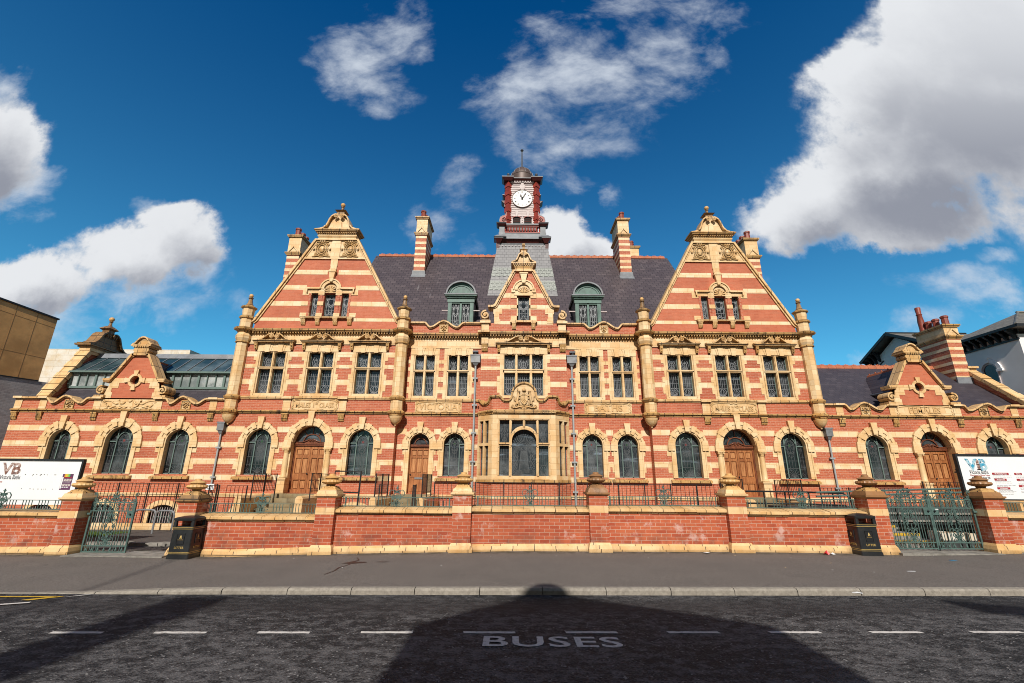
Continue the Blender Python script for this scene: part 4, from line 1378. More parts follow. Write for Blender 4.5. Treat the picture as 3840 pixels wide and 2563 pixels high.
def door(cx, y, hw, rout, keyz, double=True, rec=.32, zb=1.07, spring=3.20, cols=True):
    fy = y + rec
    m = MB()
    lw = hw - .06
    m.box(cx - hw + .003, cx - lw, fy - .04, fy + .06, zb, 3.12)
    m.box(cx + lw, cx + hw - .003, fy - .04, fy + .06, zb, 3.12)
    m.box(cx - hw + .003, cx + hw - .003, fy - .07, fy + .06, 3.06, 3.11)
    m.box(cx - hw + .003, cx + hw - .003, fy - .10, fy + .06, 3.11, 3.17)
    d = m.build('door', 'dark_wood', BH, (cx, y, zb))
    m = MB()
    q = arc(cx, spring, hw - .03, 0, 180, 16)
    m.strip(q, fy - .03, fy + .05, .05)
    m.strip(arc(cx, spring, hw * .52, 0, 180, 12, hw * .50), fy - .03, fy + .04, .035)
    for a in (52, 90, 128):
        m.tube([(cx + hw * .5 * math.cos(R(a)), fy, spring + hw * .5 * math.sin(R(a))), (cx + (hw - .03) * math.cos(R(a)), fy, spring + (hw - .03) * math.sin(R(a)))], .020, 4)
    if double:
        m.strip([(cx - hw + .02, 3.20)] + [(cx - hw * .5, 3.22), (cx - hw * .25, 3.29), (cx - .1, 3.345)], fy - .10, fy + .02, .03)
        m.strip([(cx + .1, 3.345), (cx + hw * .25, 3.29), (cx + hw * .5, 3.22), (cx + hw - .02, 3.20)], fy - .10, fy + .02, .03)
        for sg in (-1, 1):
            m.tube(xz([(cx + sg * (p[0] - cx), p[1]) for p in spiral(cx + .075, 3.30, .065, 90, 1.5, 14)], fy - .09), .014, 5)
        m.prism([(cx - hw * .5, 3.18), (cx + hw * .5, 3.18), (cx + .08, 3.30), (cx - .08, 3.30)], fy - .05, fy + .03)
    m.build('fanlight_frame', 'dark_wood', d)
    m = MB(); m.face([(cx + hw - .02, 3.17)] + arc(cx, spring, hw - .02, 0, 180, 16) + [(cx - hw + .02, 3.17)], [], fy + .02)
    m.build('fanlight', 'stained_glass', d)
    m = MB()
    for sg in (-1, 1):
        for k2 in (-1, 1):
            m.ribbon([(cx + sg * hw * .72 + (p[0]), 3.45 + p[1]) for p in arc(0, 0, .10, 90, 90 + k2 * 170, 8, .15)], .014, fy + .012)
        m.ribbon(arc(cx + sg * .22, spring + hw * .74, .09, 0, 360, 9), .014, fy + .012)
    m.build('leading', 'leading_dark', d)
    leaves = [(cx - lw, cx - .006), (cx + .006, cx + lw)] if double else [(cx - lw, cx + lw)]
    for li, (a, b_) in enumerate(leaves):
        ym = fy + .02
        m = MB(); pm = MB()
        w_ = b_ - a
        if double:
            cols_ = [(a + .07, a + w_ / 2 - .03), (a + w_ / 2 + .03, b_ - .07)]
            rows = [(zb + .16, zb + .52), (zb + .80, zb + 1.46), (zb + 1.58, zb + 1.85)]
            wide = [(zb + .56, zb + .76)]
        else:
            c3 = (w_ - .14 - .08) / 3
            cols_ = [(a + .07 + i * (c3 + .04), a + .07 + i * (c3 + .04) + c3) for i in range(3)]
            rows = [(zb + .86, zb + 1.52), (zb + 1.60, zb + 1.86)]
            wide = [(zb + .68, zb + .82), (zb + .08, zb + .2)]
            rows2 = [(zb + .25, zb + .62)]
            for z0, z1 in rows2:
                for (p0, p1) in ((a + .10, a + w_ / 2 - .03), (a + w_ / 2 + .03, b_ - .10)):
                    pm.box(p0 + .02, p1 - .02, ym - .012, ym + .02, z0 + .02, z1 - .02)
        holes = [[(p0, z0), (p1, z0), (p1, z1), (p0, z1)] for (z0, z1) in rows for (p0, p1) in cols_]
        m.face([(a, zb), (b_, zb), (b_, 3.06), (a, 3.06)], holes, ym - .02, .035)
        m.box(a, b_, ym + .02, ym + .03, zb, 3.06)
        for (z0, z1) in rows:
            for (p0, p1) in cols_:
                pm.box(p0 + .028, p1 - .028, ym - .006, ym + .02, z0 + .028, z1 - .028)
        for (z0, z1) in wide:
            m.box(a + .07, b_ - .07, ym - .034, ym - .015, z0, z1)
        lf = m.build('leaf', 'door_wood', d)
        pm.split('panel', 'door_wood_panel', d)
    hx = cx - .04 if double else cx - lw + .07
    m = MB(); m.ball((hx, fy - .05, zb + .80), .032, n=10, m=7).tube([(hx, fy - .04, zb + .8), (hx, fy + .01, zb + .8)], .012, 6)
    m.build('handle', 'black_mark', d)
    if not double:
        m = MB(); m.box(cx - .18, cx + .18, fy - .02, fy, zb + .60, zb + .68)
        m.build('letter_box', 'hopper_lead', d)
    s_ = arch_surround(cx, y, hw, zb, spring, rout, keyz, jamb=not cols, base=1.0)
    if cols:
        for sg in (-1, 1):
            x = cx + sg * (hw + .165)
            s_.box(*sorted((cx + sg * (hw - .006), cx + sg * (rout + .06))), y - .12, y + rec - .02, 2.95, 3.19)
            s_.box(*sorted((cx + sg * (hw - .004), cx + sg * (rout - .02))), y - .012, y + rec - .06, 1.0, 2.95)
    s_.build('surround', 'stone_plain', d)
    if cols:
        for sg in (-1, 1):
            x = cx + sg * (hw + .165); yc = y - .03
            m = MB()
            m.box(x - .17, x + .17, yc - .17, yc + .17, .90, 1.55)
            m.box(x - .20, x + .20, yc - .20, yc + .17, .90, 1.03)
            m.frus(x, yc, 1.55, .16, .16, 1.62, .20, .20); m.box(x - .205, x + .205, yc - .205, yc + .17, 1.62, 1.68)
            m.build('pedestal', 'stone', d)
            m = MB()
            m.lathe(x, yc, [(.15, 1.68), (.16, 1.71), (.13, 1.74), (.135, 1.77), (.112, 1.80), (.118, 2.1), (.116, 2.3), (.098, 2.72), (.115, 2.74), (.10, 2.76)], 14)
            m.build('column', 'carved_stone', d)
            m = MB()
            m.lathe(x, yc, [(.10, 2.75), (.115, 2.82), (.15, 2.88), (.16, 2.90)], 12)
            m.box(x - .16, x + .16, yc - .16, yc + .16, 2.90, 2.95)
            for s2 in (-1, 1):
                m.tube(xz(spiral(x + s2 * .115, 2.86, .045, 90, s2 * 1.3, 10), yc - .14), .014, 5)
            m.split('capital', 'carved_stone', d)
    return [(cx - hw, zb), (cx + hw, zb)] + arc(cx, spring, hw, 0, 180, 18)


def volutes(m, cx, z, y, s=1.0, d=.06, r=.018):
    for sg in (-1, 1):
        m.tube(xz([(cx + sg * (p[0] - cx), p[1]) for p in spiral(cx + .11 * s, z, .085 * s, 100, 1.6, 16)], y - d), r * s, 5)
        m.ball((cx + sg * .11 * s, y - d, z), .03 * s, n=7, m=5)


def lead_rect(x0, x1, z0, z1, y, upper, w_=.011):
    m = MB()
    cx = (x0 + x1) / 2; W = x1 - x0; H = z1 - z0
    L = lambda p, ww=w_: m.ribbon(p, ww, y)
    if upper:
        L(arc(cx, z0 + .42 * H, .36 * W, 0, 360, 18, .36 * H), w_ * 1.3)
        L(arc(cx, z0 + .36 * H, .20 * W, 0, 360, 12, .20 * H), w_ * 1.2)
        for sg in (-1, 1):
            L([(cx + sg * .36 * W, z0 + .45 * H), (cx + sg * .16 * W, z0 + .82 * H), (cx, z0 + .86 * H)])
            L([(cx, z0 + .3 * H), (cx + sg * .22 * W, z0 + .42 * H), (cx + sg * .13 * W, z0 + .62 * H), (cx, z0 + .5 * H)])
            L([(cx + sg * .36 * W, z0 + .42 * H), (cx + sg * .5 * W, z0 + .42 * H)])
            L([(cx + sg * .08 * W, z0), (cx + sg * .08 * W, z0 + .2 * H)])
            L([(cx + sg * .22 * W, z0 + .12 * H), (cx + sg * .34 * W, z0)])
        L([(cx, z0), (cx, z1)])
        L([(cx, z0 + .26 * H), (cx - .2 * W, z0 + .14 * H)]); L([(cx, z0 + .26 * H), (cx + .2 * W, z0 + .14 * H)])
    else:
        for dx in (-.08, .08): L([(cx + dx * W, z0), (cx + dx * W, z1)])
        for dx in (-.30, .30): L([(cx + dx * W, z0 + .34 * H), (cx + dx * W, z1)])
        for f in (.36, .56, .76, .92): L([(x0, z0 + f * H), (x1, z0 + f * H)])
        L(arc(cx, z0 + .20 * H, .40 * W, 0, 360, 18, .165 * H), w_ * 1.4)
        for sg in (-1, 1):
            L([(cx, z0 + .05 * H), (cx + sg * .30 * W, z0 + .16 * H), (cx + sg * .10 * W, z0 + .30 * H), (cx, z0 + .36 * H)], w_ * 1.3)
            L(spiral(cx + sg * .18 * W, z0 + .12 * H, .15 * W, 90, sg * 1.1, 10), w_ * 1.2)
            L([(cx + sg * .4 * W, z0 + .22 * H), (cx + sg * .5 * W, z0 + .24 * H)])
            L([(cx, z0 + .10 * H), (cx + sg * .36 * W, z0 + .02 * H)], w_ * 1.3)
            L(arc(cx + sg * .22 * W, z1 - .06 * H, .05 * W, 0, 360, 7))
    return m


def casement(parent, x0, x1, z0, z1, fy, upper, mt='stained_glass', lead=True, pname='light'):
    m = MB()
    t_ = .026
    m.strip([(x0 + t_ / 2, z0 + t_ / 2), (x1 - t_ / 2, z0 + t_ / 2), (x1 - t_ / 2, z1 - t_ / 2), (x0 + t_ / 2, z1 - t_ / 2)], fy - .02, fy + .03, t_, True)
    m.build('casement', 'green_paint', parent)
    MB().face([(x0, z0), (x1, z0), (x1, z1), (x0, z1)], [], fy + .015).build('pane', mt, parent)
    if lead:
        lead_rect(x0 + t_, x1 - t_, z0 + t_, z1 - t_, fy + .008, upper).build('leading', 'leading', parent)


def rect_window(cx, y, hw, muls, z0=5.36, z1=7.31, zt=(6.50, 6.58), pediment=True, quoin=.15, mt='stained_glass', lint=7.69):
    """stone mullion-and-transom window; returns the opening"""
    m = MB()
    fy = y + .22
    for x in muls:
        m.box(x - .055, x + .055, y + .02, fy + .04, z0, z1)
        m.box(x - .03, x + .03, y - .02, y + .03, z0, z1)
    m.box(cx - hw, cx + hw, y + .00, fy + .04, zt[0], zt[1])
    m.box(cx - hw, cx + hw, y - .035, y + .03, zt[1] - .035, zt[1] + .012)
    for sg in (-1, 1):
        m.box(*sorted((cx + sg * hw, cx + sg * (hw - .045))), y + .0, fy + .04, z0, z1)
    m.box(cx - hw, cx + hw, y + .01, fy + .04, z1 - .02, z1)
    win = m.build('window', 'stone_plain', BH, (cx, y, z0))
    m = MB()
    zs = [5.24, 5.48, 5.77, 6.01, 6.26, 6.54, 6.71, 6.90, 7.08, 7.32]
    for i in range(len(zs) - 1):
        wq = quoin if i % 2 == 0 else quoin + .11
        if pediment: wq = (quoin if i in (0, 2, 4, 6, 8) else quoin + .12)
        for sg in (-1, 1):
            m.box(*sorted((cx + sg * (hw + .002), cx + sg * (hw + wq))), y - .018, y + .02, zs[i], zs[i + 1])
    for sg in (-1, 1):
        m.strip([(cx + sg * (hw + .035), z0 - .06), (cx + sg * (hw + .035), z1)], y - .05, y + .05, .035)
    m.box(cx - hw - .14, cx + hw + .14, y - .03, y + .03, 5.235, z0)
    m.build('surround', 'stone_plain', win)
    m = MB()
    # flat arch of gauged blocks with dropped keys
    m.box(cx - hw - .17, cx + hw + .17, y - .03, y + .20, z1 + .02, lint)
    nk = len(muls) + 1
    for i in range(nk):
        xk = cx - hw + 2 * hw * (i + .5) / nk
        m.prism([(xk - .09, z1 - .02), (xk + .09, z1 - .02), (xk + .13, lint - .015), (xk - .13, lint - .015)], y - .065, y + .18)
        m.prism([(xk - .16, z1 + .02), (xk - .095, z1 + .0), (xk - .14, lint - .05), (xk - .24, lint - .05)], y - .045, y + .1)
        m.prism([(xk + .16, z1 + .02), (xk + .24, lint - .05), (xk + .14, lint - .05), (xk + .095, z1 + .0)], y - .045, y + .1)
    m.build('lintel', 'stone_plain', win)
    if pediment:
        m = MB()
        for sg in (-1, 1):
            x = cx + sg * (hw + .22)
            m.frus(x, y - .06, 7.40, .055, .06, 7.74, .075, .11)
            m.ball((x, y - .15, 7.60), .05, n=7, m=5).ball((x, y - .13, 7.47), .04, n=7, m=5)
        m.split('bracket', 'stone_grimy', win)
        m = MB()
        W2 = hw + .34
        m.box(cx - W2, cx + W2, y - .20, y + .02, 7.74, 7.79).box(cx - W2 - .03, cx + W2 + .03, y - .25, y + .02, 7.79, 7.83)
        for sg in (-1, 1):
            m.strip([(cx + sg * a, b_) for a, b_ in ((W2 + .03, 7.85), (W2 * .78, 7.855), (W2 * .58, 7.90), (W2 * .44, 8.00), (W2 * .32, 8.10), (W2 * .22, 8.145), (W2 * .12, 8.15))], y - .22, y + .0, .045)
        volutes(m, cx, 8.04, y, 1.35, .19, .020)
        m.prism([(cx - W2 * .5, 7.83), (cx + W2 * .5, 7.83), (cx + .2, 7.93), (cx - .2, 7.93)], y - .06, y + .01)
        m.build('pediment', 'stone_trim', win)
    xs_ = [cx - hw + .045] + [q for x in muls for q in (x - .055, x + .055)] + [cx + hw - .045]
    for a, b_ in zip(xs_[::2], xs_[1::2]):
        casement(win, a, b_, z0, zt[0], fy, False, mt)
        casement(win, a, b_, zt[1], z1, fy, True, mt)
    return [(cx - hw, z0), (cx + hw, z0), (cx + hw, z1), (cx - hw, z1)]


def dentils(m, x0, x1, y, z0, z1, d=.05, step=.10):
    n = max(1, int((x1 - x0) / step))
    for i in range(n):
        a = x0 + (x1 - x0) * (i + .2) / n
        m.box(a, a + .055, y - d, y, z0, z1)


def string_lower(x0, x1, y):
    m = MB()
    m.box(x0, x1, y - .045, y + .02, 4.445, 4.48)
    dentils(m, x0, x1, y, 4.48, 4.515, .065, .075)
    m.box(x0, x1, y - .04, y + .02, 4.48, 4.52)
    m.box(x0, x1, y - .12, y + .02, 4.52, 4.56); m.box(x0, x1, y - .085, y + .02, 4.56, 4.585)
    m.build('string_course', 'stone_grimy', BH)


def string_upper(x0, x1, y):
    m = MB()
    m.box(x0, x1, y - .05, y + .02, 5.09, 5.14); m.box(x0, x1, y - .09, y + .02, 5.14, 5.20); m.box(x0, x1, y - .04, y + .02, 5.20, 5.235)
    m.build('string_course', 'stone_trim', BH)


def cornice(x0, x1, y, dz=0.0):
    m = MB()
    m.box(x0, x1, y - .015, y + .05, 7.685 + dz, 8.19 + dz)
    m.box(x0, x1, y - .05, y + .02, 7.685 + dz, 7.72 + dz)
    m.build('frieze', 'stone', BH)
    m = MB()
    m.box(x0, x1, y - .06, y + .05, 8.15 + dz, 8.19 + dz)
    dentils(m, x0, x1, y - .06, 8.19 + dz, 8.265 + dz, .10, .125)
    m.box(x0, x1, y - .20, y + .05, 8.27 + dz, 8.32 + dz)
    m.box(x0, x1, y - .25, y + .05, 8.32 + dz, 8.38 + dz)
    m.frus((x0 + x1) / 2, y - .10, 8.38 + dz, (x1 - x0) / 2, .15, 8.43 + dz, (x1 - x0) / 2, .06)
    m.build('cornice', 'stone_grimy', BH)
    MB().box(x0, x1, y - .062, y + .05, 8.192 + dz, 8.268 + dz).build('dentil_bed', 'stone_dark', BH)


def scallop(x0, a, d1, pk, d2, b_, x1, z, dip=.225, up=.095):
    pts = [(x0, z), (a, z)]
    def ease(p, q, n=7):
        for i in range(1, n + 1):
            t_ = i / n
            pts.append((p[0] + (q[0] - p[0]) * t_, p[1] + (q[1] - p[1]) * (0.5 - 0.5 * math.cos(PI * t_))))
    ease((a, z), (d1, z - dip)); ease((d1, z - dip), (pk, z + up)); ease((pk, z + up), (d2, z - dip)); ease((d2, z - dip), (b_, z))
    pts.append((x1, z))
    return pts


def coping_run(pts, y, name='parapet_coping'):
    m = MB()
    m.strip([(x, z - .035) for x, z in pts], y - .13, y + .40, .07)
    m.strip([(x, z - .09) for x, z in pts], y - .075, y + .36, .05)
    m.build(name, 'stone_trim', BH)


def lion_tile(cx, z, y, s=.44):
    m = MB()
    m.box(cx - s / 2, cx + s / 2, y - .02, y + .02, z - s / 2, z + s / 2)
    o = m.build('lion_tile', 'stone', BH, (cx, y, z))
    m = MB()
    m.strip([(cx - s / 2 + .02, z - s / 2 + .02), (cx + s / 2 - .02, z - s / 2 + .02), (cx + s / 2 - .02, z + s / 2 - .02), (cx - s / 2 + .02, z + s / 2 - .02)], y - .05, y, .035, True)
    for (dx, dz, r_) in ((-.08, .06, .045), (.08, .06, .045), (0, -.02, .06), (-.06, -.09, .05), (.06, -.09, .05), (0, .10, .05), (-.12, .0, .04), (.12, .0, .04), (-.11, .11, .035), (.11, .11, .035), (0, -.14, .03)):
        m.ball((cx + dx * s / .44, y - .03, z + dz * s / .44), r_ * s / .44, 1, .8, .8, 8, 6)
    m.build('mask', 'stone_grimy', o)


def console(cx, z0, z1, y, w_=.17, d=.13, mt='stone_grimy'):
    m = MB()
    h = z1 - z0
    m.prismx([(y + .01, z1), (y - d, z1), (y - d, z1 - .22 * h), (y - d * .75, z1 - .45 * h), (y - d * .85, z1 - .62 * h), (y - d * .35, z1 - .95 * h), (y + .01, z0)], cx - w_ / 2, cx + w_ / 2)
    m.box(cx - w_ / 2 - .02, cx + w_ / 2 + .02, y - d - .02, y + .01, z1 - .05, z1)
    for sg in (-1, 1):
        m.tube([(cx + sg * w_ * .25, y - d * .95, z1 - .1 * h), (cx + sg * w_ * .25, y - d * .8, z1 - .55 * h), (cx + sg * w_ * .25, y - d * .4, z1 - .9 * h)], .025, 5)
    m.build('bracket', mt, BH)


def text_panel(x0, x1, z0, z1, y, txt, size, sx=1.0, wavy=False):
    m = MB(); m.box(x0, x1, y - .02, y + .02, z0, z1)
    o = m.build('inscription_panel', 'stone', BH, ((x0 + x1) / 2, y, z0))
    cx = (x0 + x1) / 2; w_ = x1 - x0; h = z1 - z0
    m = MB()
    f = lambda p, r=.022: m.tube(xz(p, y - .03), r, 5)
    for sg in (-1, 1):
        for sz in (-1, 1):
            zc = (z0 + z1) / 2 + sz * (h / 2 - .05)
            f(spiral(cx + sg * (w_ / 2 - .09), zc, .07, 90 * sz, sg * sz * 1.3, 12))
        f([(cx + sg * (w_ / 2 - .03), z0 + .1), (cx + sg * (w_ / 2 - .10), z0 + h / 2), (cx + sg * (w_ / 2 - .03), z1 - .1)])
        f([(cx + sg * .12, z1 - .03), (cx + sg * .3 * w_, z1 - .015), (cx + sg * (w_ / 2 - .12), z1 - .06)])
        f([(cx + sg * .14, z0 + .03), (cx + sg * .22 * w_, z0 + .05), (cx + sg * .30 * w_, z0 + .015), (cx + sg * (w_ / 2 - .12), z0 + .04)])
        m.ball((cx + sg * .24 * w_, y - .03, z0 + .03), .05, 2.2, .7, .8, 8, 5)
    for k in range(7):
        m.ball((cx + (k - 3) * .045, y - .03, z1 - .02 - .01 * abs(k - 3)), .032, n=7, m=5)
    m.build('strapwork', 'carved_stone', o)
    text_mb(txt, size, cx, y - .028, z0 + h * .26, .030, sx=sx, bold=.004).build('lettering', 'lettering_stone', o)
    return o


def basement(cx, y, hw=.55, top=.52):
    """arched area window just above the lightwell"""
    z0 = -.75; sp = top - .26
    m = MB()
    m.box(cx - hw - .02, cx + hw + .02, y - .01, y, z0, z0 + .01)
    pp = [(cx - hw, z0), (cx + hw, z0), (cx + hw, sp)] + arc(cx, sp, hw, 0, 180, 12, .28)[1:]
    fy = y + .22
    m = MB()
    m.strip(pp, fy - .02, fy + .03, .06, True)
    for dx in (-.2, .2): m.box(cx + dx - .015, cx + dx + .015, fy - .02, fy + .03, z0, sp + .2)
    for z in (-.3, .05): m.box(cx - hw, cx + hw, fy - .02, fy + .03, z - .015, z + .015)
    win = m.build('basement_window', 'green_paint', BH, (cx, y, z0))
    MB().face(pp, [], fy + .02).build('pane', 'dark_glass', win)
    m = MB()
    k = cx - hw + .06
    while k < cx + hw:
        m.tube([(k, y + .06, z0), (k, y + .06, sp + .18)], .011, 4); k += .105
    m.build('window_grille', 'white_paint', win)
    m = MB(); m.strip(arc(cx, sp, hw + .09, 0, 180, 14, .28 + .11), y - .03, y + .1, .20)
    for sg in (-1, 1): m.box(*sorted((cx + sg * hw, cx + sg * (hw + .20))), y - .03, y + .1, z0, sp)
    m.build('surround', 'stone_plain', win)
    return pp


def plinth_string(x0, x1, y):
    m = MB(); m.box(x0, x1, y - .05, y + .02, .90, .98); m.box(x0, x1, y - .08, y + .02, .98, 1.04)
    m.build('plinth_course', 'stone', BH)


# ---- wings
def wing(side):
    y = YW
    if side < 0:
        x0, x1 = -23.02, -13.15
        wins = [(-20.52, .53, .85, 4.28), (-17.90, .67, 1.0, 4.49), (-15.31, .57, .86, 4.28)]
        strips = [-22.87, -21.75, -19.30, -16.53, -14.05]
        sca = [(-21.6, -21.27, -20.72, -19.98, -19.68), (-16.2, -15.96, -15.42, -14.76, -14.32)]
        tiles = [-20.55, -15.28]
        gx = -17.85
    else:
        x0, x1 = 13.25, 25.5
        wins = [(15.62, .55, .86, 4.25), None, (20.95, .55, .88, 4.25)]
        strips = [14.30, 16.72, 19.62, 22.2]
        sca = [(14.52, 14.76, 15.41, 16.11, 16.48), (19.9, 20.1, 21.0, 21.6, 21.88)]
        tiles = [15.47, 20.82]
        gx = 18.15
    holes = []; cuts = []
    for i, q in enumerate(wins):
        if q is None:
            holes.append(door(18.25, y, .72, 1.02, 4.44)); cuts.append((18.25 - .8, 18.25 + .8)); continue
        c, hw, ro, kz = q
        holes.append(arch_window(c, y, hw, ro, kz, i + (0 if side < 0 else 5)))
        cuts.append((c - hw - .12, c + hw + .12))
    if side < 0:
        for c, hw, ro, kz in wins: holes.append(basement(c, y))
    zt = 5.12 if side < 0 else 5.09
    top = []
    pts1 = scallop(x0, *sca[0], gx - 1.36, zt); pts2 = scallop(gx + 1.36, *sca[1], x1, zt)
    top = [(x, z - .08) for x, z in pts1] + [(x, z - .08) for x, z in pts2]
    m = MB()
    m.face([(x0, -1.3), (x1, -1.3)] + top[::-1], holes, y, .30)
    m.add([(x0, y, -1.3), (x0, y + 9, -1.3), (x0, y + 9, 4.9), (x0, y, 5.0)], [(0, 1, 2, 3)])
    m.add([(x1, y, -1.3), (x1, y + 9, -1.3), (x1, y + 9, 4.9), (x1, y, 5.0)], [(0, 1, 2, 3)])
    m.face([(x0, 4.0), (x1, 4.0)] + top[::-1], [], y + .33)
    m.cur = 1; bands(m, x0 if side < 0 else x0, x1, y, BANDS, cuts)
    m.build('wall', ('brick', 'stone_band'), BH)
    string_lower(x0 - (.05 if side < 0 else 0), x1, y)
    plinth_string(x0, x1, y) if side < 0 else [plinth_string(x0, 17.2, y), plinth_string(19.3, x1, y)]
    for s in strips:
        m = MB(); m.box(s - .16, s + .16, y - .03, y + .02, 4.585, zt - .08)
        m.box(s - .20, s + .20, y - .15, y + .4, zt - .07, zt + .02)
        m.build('pilaster_strip', 'stone', BH)
        console(s, 4.07, 4.445, y, .24, .10)
    coping_run(pts1, y); coping_run(pts2, y)
    for s in tiles: lion_tile(s, 4.80, y)
    # panel and gablet over the middle opening
    if side < 0:
        m = MB(); m.box(gx - 1.30, gx + 1.30, y - .015, y + .02, 4.585, 5.04)
        o = m.build('relief_panel', 'stone', BH, (gx, y, 4.585))
        m = MB()
        for sg in (-1, 1):
            bx = gx + sg * .42
            pts = lambda l: [(gx + sg * a, y - .03, b_) for a, b_ in l]
            m.tube(pts([(.50, 4.93), (.44, 4.86), (.40, 4.76), (.30, 4.70), (.18, 4.66), (.06, 4.70)]), .05, 6, False, .5)
            m.tube(pts([(.44, 4.88), (.58, 4.82), (.72, 4.88)]), .03, 5); m.tube(pts([(.42, 4.86), (.28, 4.84), (.20, 4.92)]), .03, 5)
            m.ball((gx + sg * .50, y - .04, 4.985), .05, n=8, m=6)
            m.tube(pts([(.60, 4.72), (.75, 4.68), (.88, 4.76), (.98, 4.68), (1.08, 4.80), (1.02, 4.86)]), .035, 5, False, .6)
            m.tube(pts([(.75, 4.92), (.95, 4.97), (1.15, 4.95)]), .018, 5)
            m.tube(xz([(gx + sg * (p[0] - gx), p[1]) for p in spiral(gx + 1.17, 4.93, .07, 90, 1.4, 12)], y - .03), .018, 5)
            for k in range(5):
                m.ball((gx + sg * (.2 + .2 * k), y - .025, 4.63 + .02 * (k % 2)), .05, 1.6, .6, .7, 7, 5)
        m.tube([(gx - .1, y - .03, 5.0), (gx, y - .03, 4.9), (gx + .1, y - .03, 5.0)], .02, 5)
        m.build('figures', 'carved_stone', o)
    else:
        text_panel(gx - 1.30, gx + 1.30, 4.585, 5.03, y, 'FEMALES', .36, 1.05)
    gablet(gx, y, zt)


def gablet(cx, y, zt):
    z = zt
    prof = [(1.30, z - .02), (1.22, z + .30), (1.12, z + .55), (1.05, z + .72), (1.02, z + .80), (.36, z + 1.92), (.36, z + 1.96)]
    outl = [(cx - a, b_) for a, b_ in prof] + [(cx + a, b_) for a, b_ in prof[::-1]]
    oz = z + .80
    m = MB()
    m.face(outl, [arc(cx, oz, .21, 0, 360, 16)[:-1]], y, .25)
    m.face(outl, [], y + .35)
    g = m.build('gablet', 'gable_brick', BH, (cx, y, z))
    MB().face(arc(cx, oz, .21, 0, 360, 16)[:-1], [], y + .2).build('pane', 'dark_glass', g)
    m = MB()
    # quoins, band and oculus ring
    for sg in (-1, 1):
        for (a, b_, c, d_) in ((.92, 1.30, -.02, .24), (.98, 1.24, .24, .44), (.70, 1.17, .44, .68), (.33, 1.06, .68, .90)):
            m.prism([(cx + sg * a, z + c), (cx + sg * b_, z + c), (cx + sg * (b_ - .05), z + d_), (cx + sg * a, z + d_)], y - .02, y + .03)
        m.prism([(cx + sg * .2, oz - .07), (cx + sg * .46, oz - .12), (cx + sg * .46, oz + .12), (cx + sg * .2, oz + .07)], y - .07, y + .02)
        m.prism([(cx - .06, oz + sg * .2), (cx + .06, oz + sg * .2), (cx + .11, oz + sg * .46), (cx - .11, oz + sg * .46)], y - .08, y + .02)
    m.strip(arc(cx, oz, .265, 0, 360, 20)[:-1], y - .055, y + .1, .11, True)
    m.build('surround', 'stone', g)
    m = MB()
    for sg in (-1, 1):
        q = [(cx + sg * a, b_) for a, b_ in ((1.42, z + .82), (1.16, z + .82), (1.08, z + .86), (.40, z + 2.0), (.30, z + 2.02))]
        m.strip(q, y - .13, y + .42, .10)
        m.strip([(a, b_ - .09) for a, b_ in q], y - .07, y + .38, .05)
        m.box(*sorted((cx + sg * 1.40, cx + sg * 1.10)), y - .11, y + .40, z + .72, z + .79)
    m.box(cx - .38, cx + .38, y - .13, y + .42, z + 1.97, z + 2.05)
    m.split('coping', 'stone_trim', g)
    m = MB()
    for sg in (-1, 1):
        vc = (cx + sg * 1.40, z + .33)
        q = spiral(vc[0], vc[1], .20, 180 if sg < 0 else 0, 1.55 * (-sg) * -1, 24, .12)
        m.strip([(cx + sg * (p[0] - cx), p[1]) for p in spiral(cx + 1.40, z + .33, .20, 110, -1.6, 26, .12)], y - .12, y + .50, .065)
        m.ball((vc[0], y - .05, vc[1]), .07, n=10, m=7)
        m.box(*sorted((cx + sg * 1.18, cx + sg * 1.62)), y - .14, y + .42, z - .01, z + .10)
    m.split('volute', 'stone_trim', g)
    m = MB()
    for (z0, h0, z1, h1) in ((2.05, .34, 2.12, .30), (2.12, .30, 2.20, .36), (2.20, .36, 2.30, .34), (2.30, .34, 2.34, .30)):
        m.frus(cx, y + .15, z + z0, h0, .28, z + z1, h1, .28)
    dentils(m, cx - .38, cx + .38, y - .14, z + 2.35, z + 2.40, .06, .08)
    m.box(cx - .38, cx + .38, y - .14, y + .44, z + 2.34, z + 2.40); m.box(cx - .46, cx + .46, y - .21, y + .50, z + 2.40, z + 2.47)
    m.prism([(cx - .44, z + 2.47), (cx + .44, z + 2.47), (cx + .34, z + 2.53), (cx + .27, z + 2.62)] + arc(cx, z + 2.60, .24, 10, 170, 10) + [(cx - .27, z + 2.62), (cx - .34, z + 2.53)], y - .08, y + .40)
    m.strip([(cx - .45, z + 2.50), (cx - .34, z + 2.55), (cx - .27, z + 2.66)] + arc(cx, z + 2.60, .25, 155, 25, 8) + [(cx + .27, z + 2.66), (cx + .34, z + 2.55), (cx + .45, z + 2.50)], y - .17, y + .46, .06)
    m.build('cap', 'stone_trim', g)


wing(-1); wing(1)


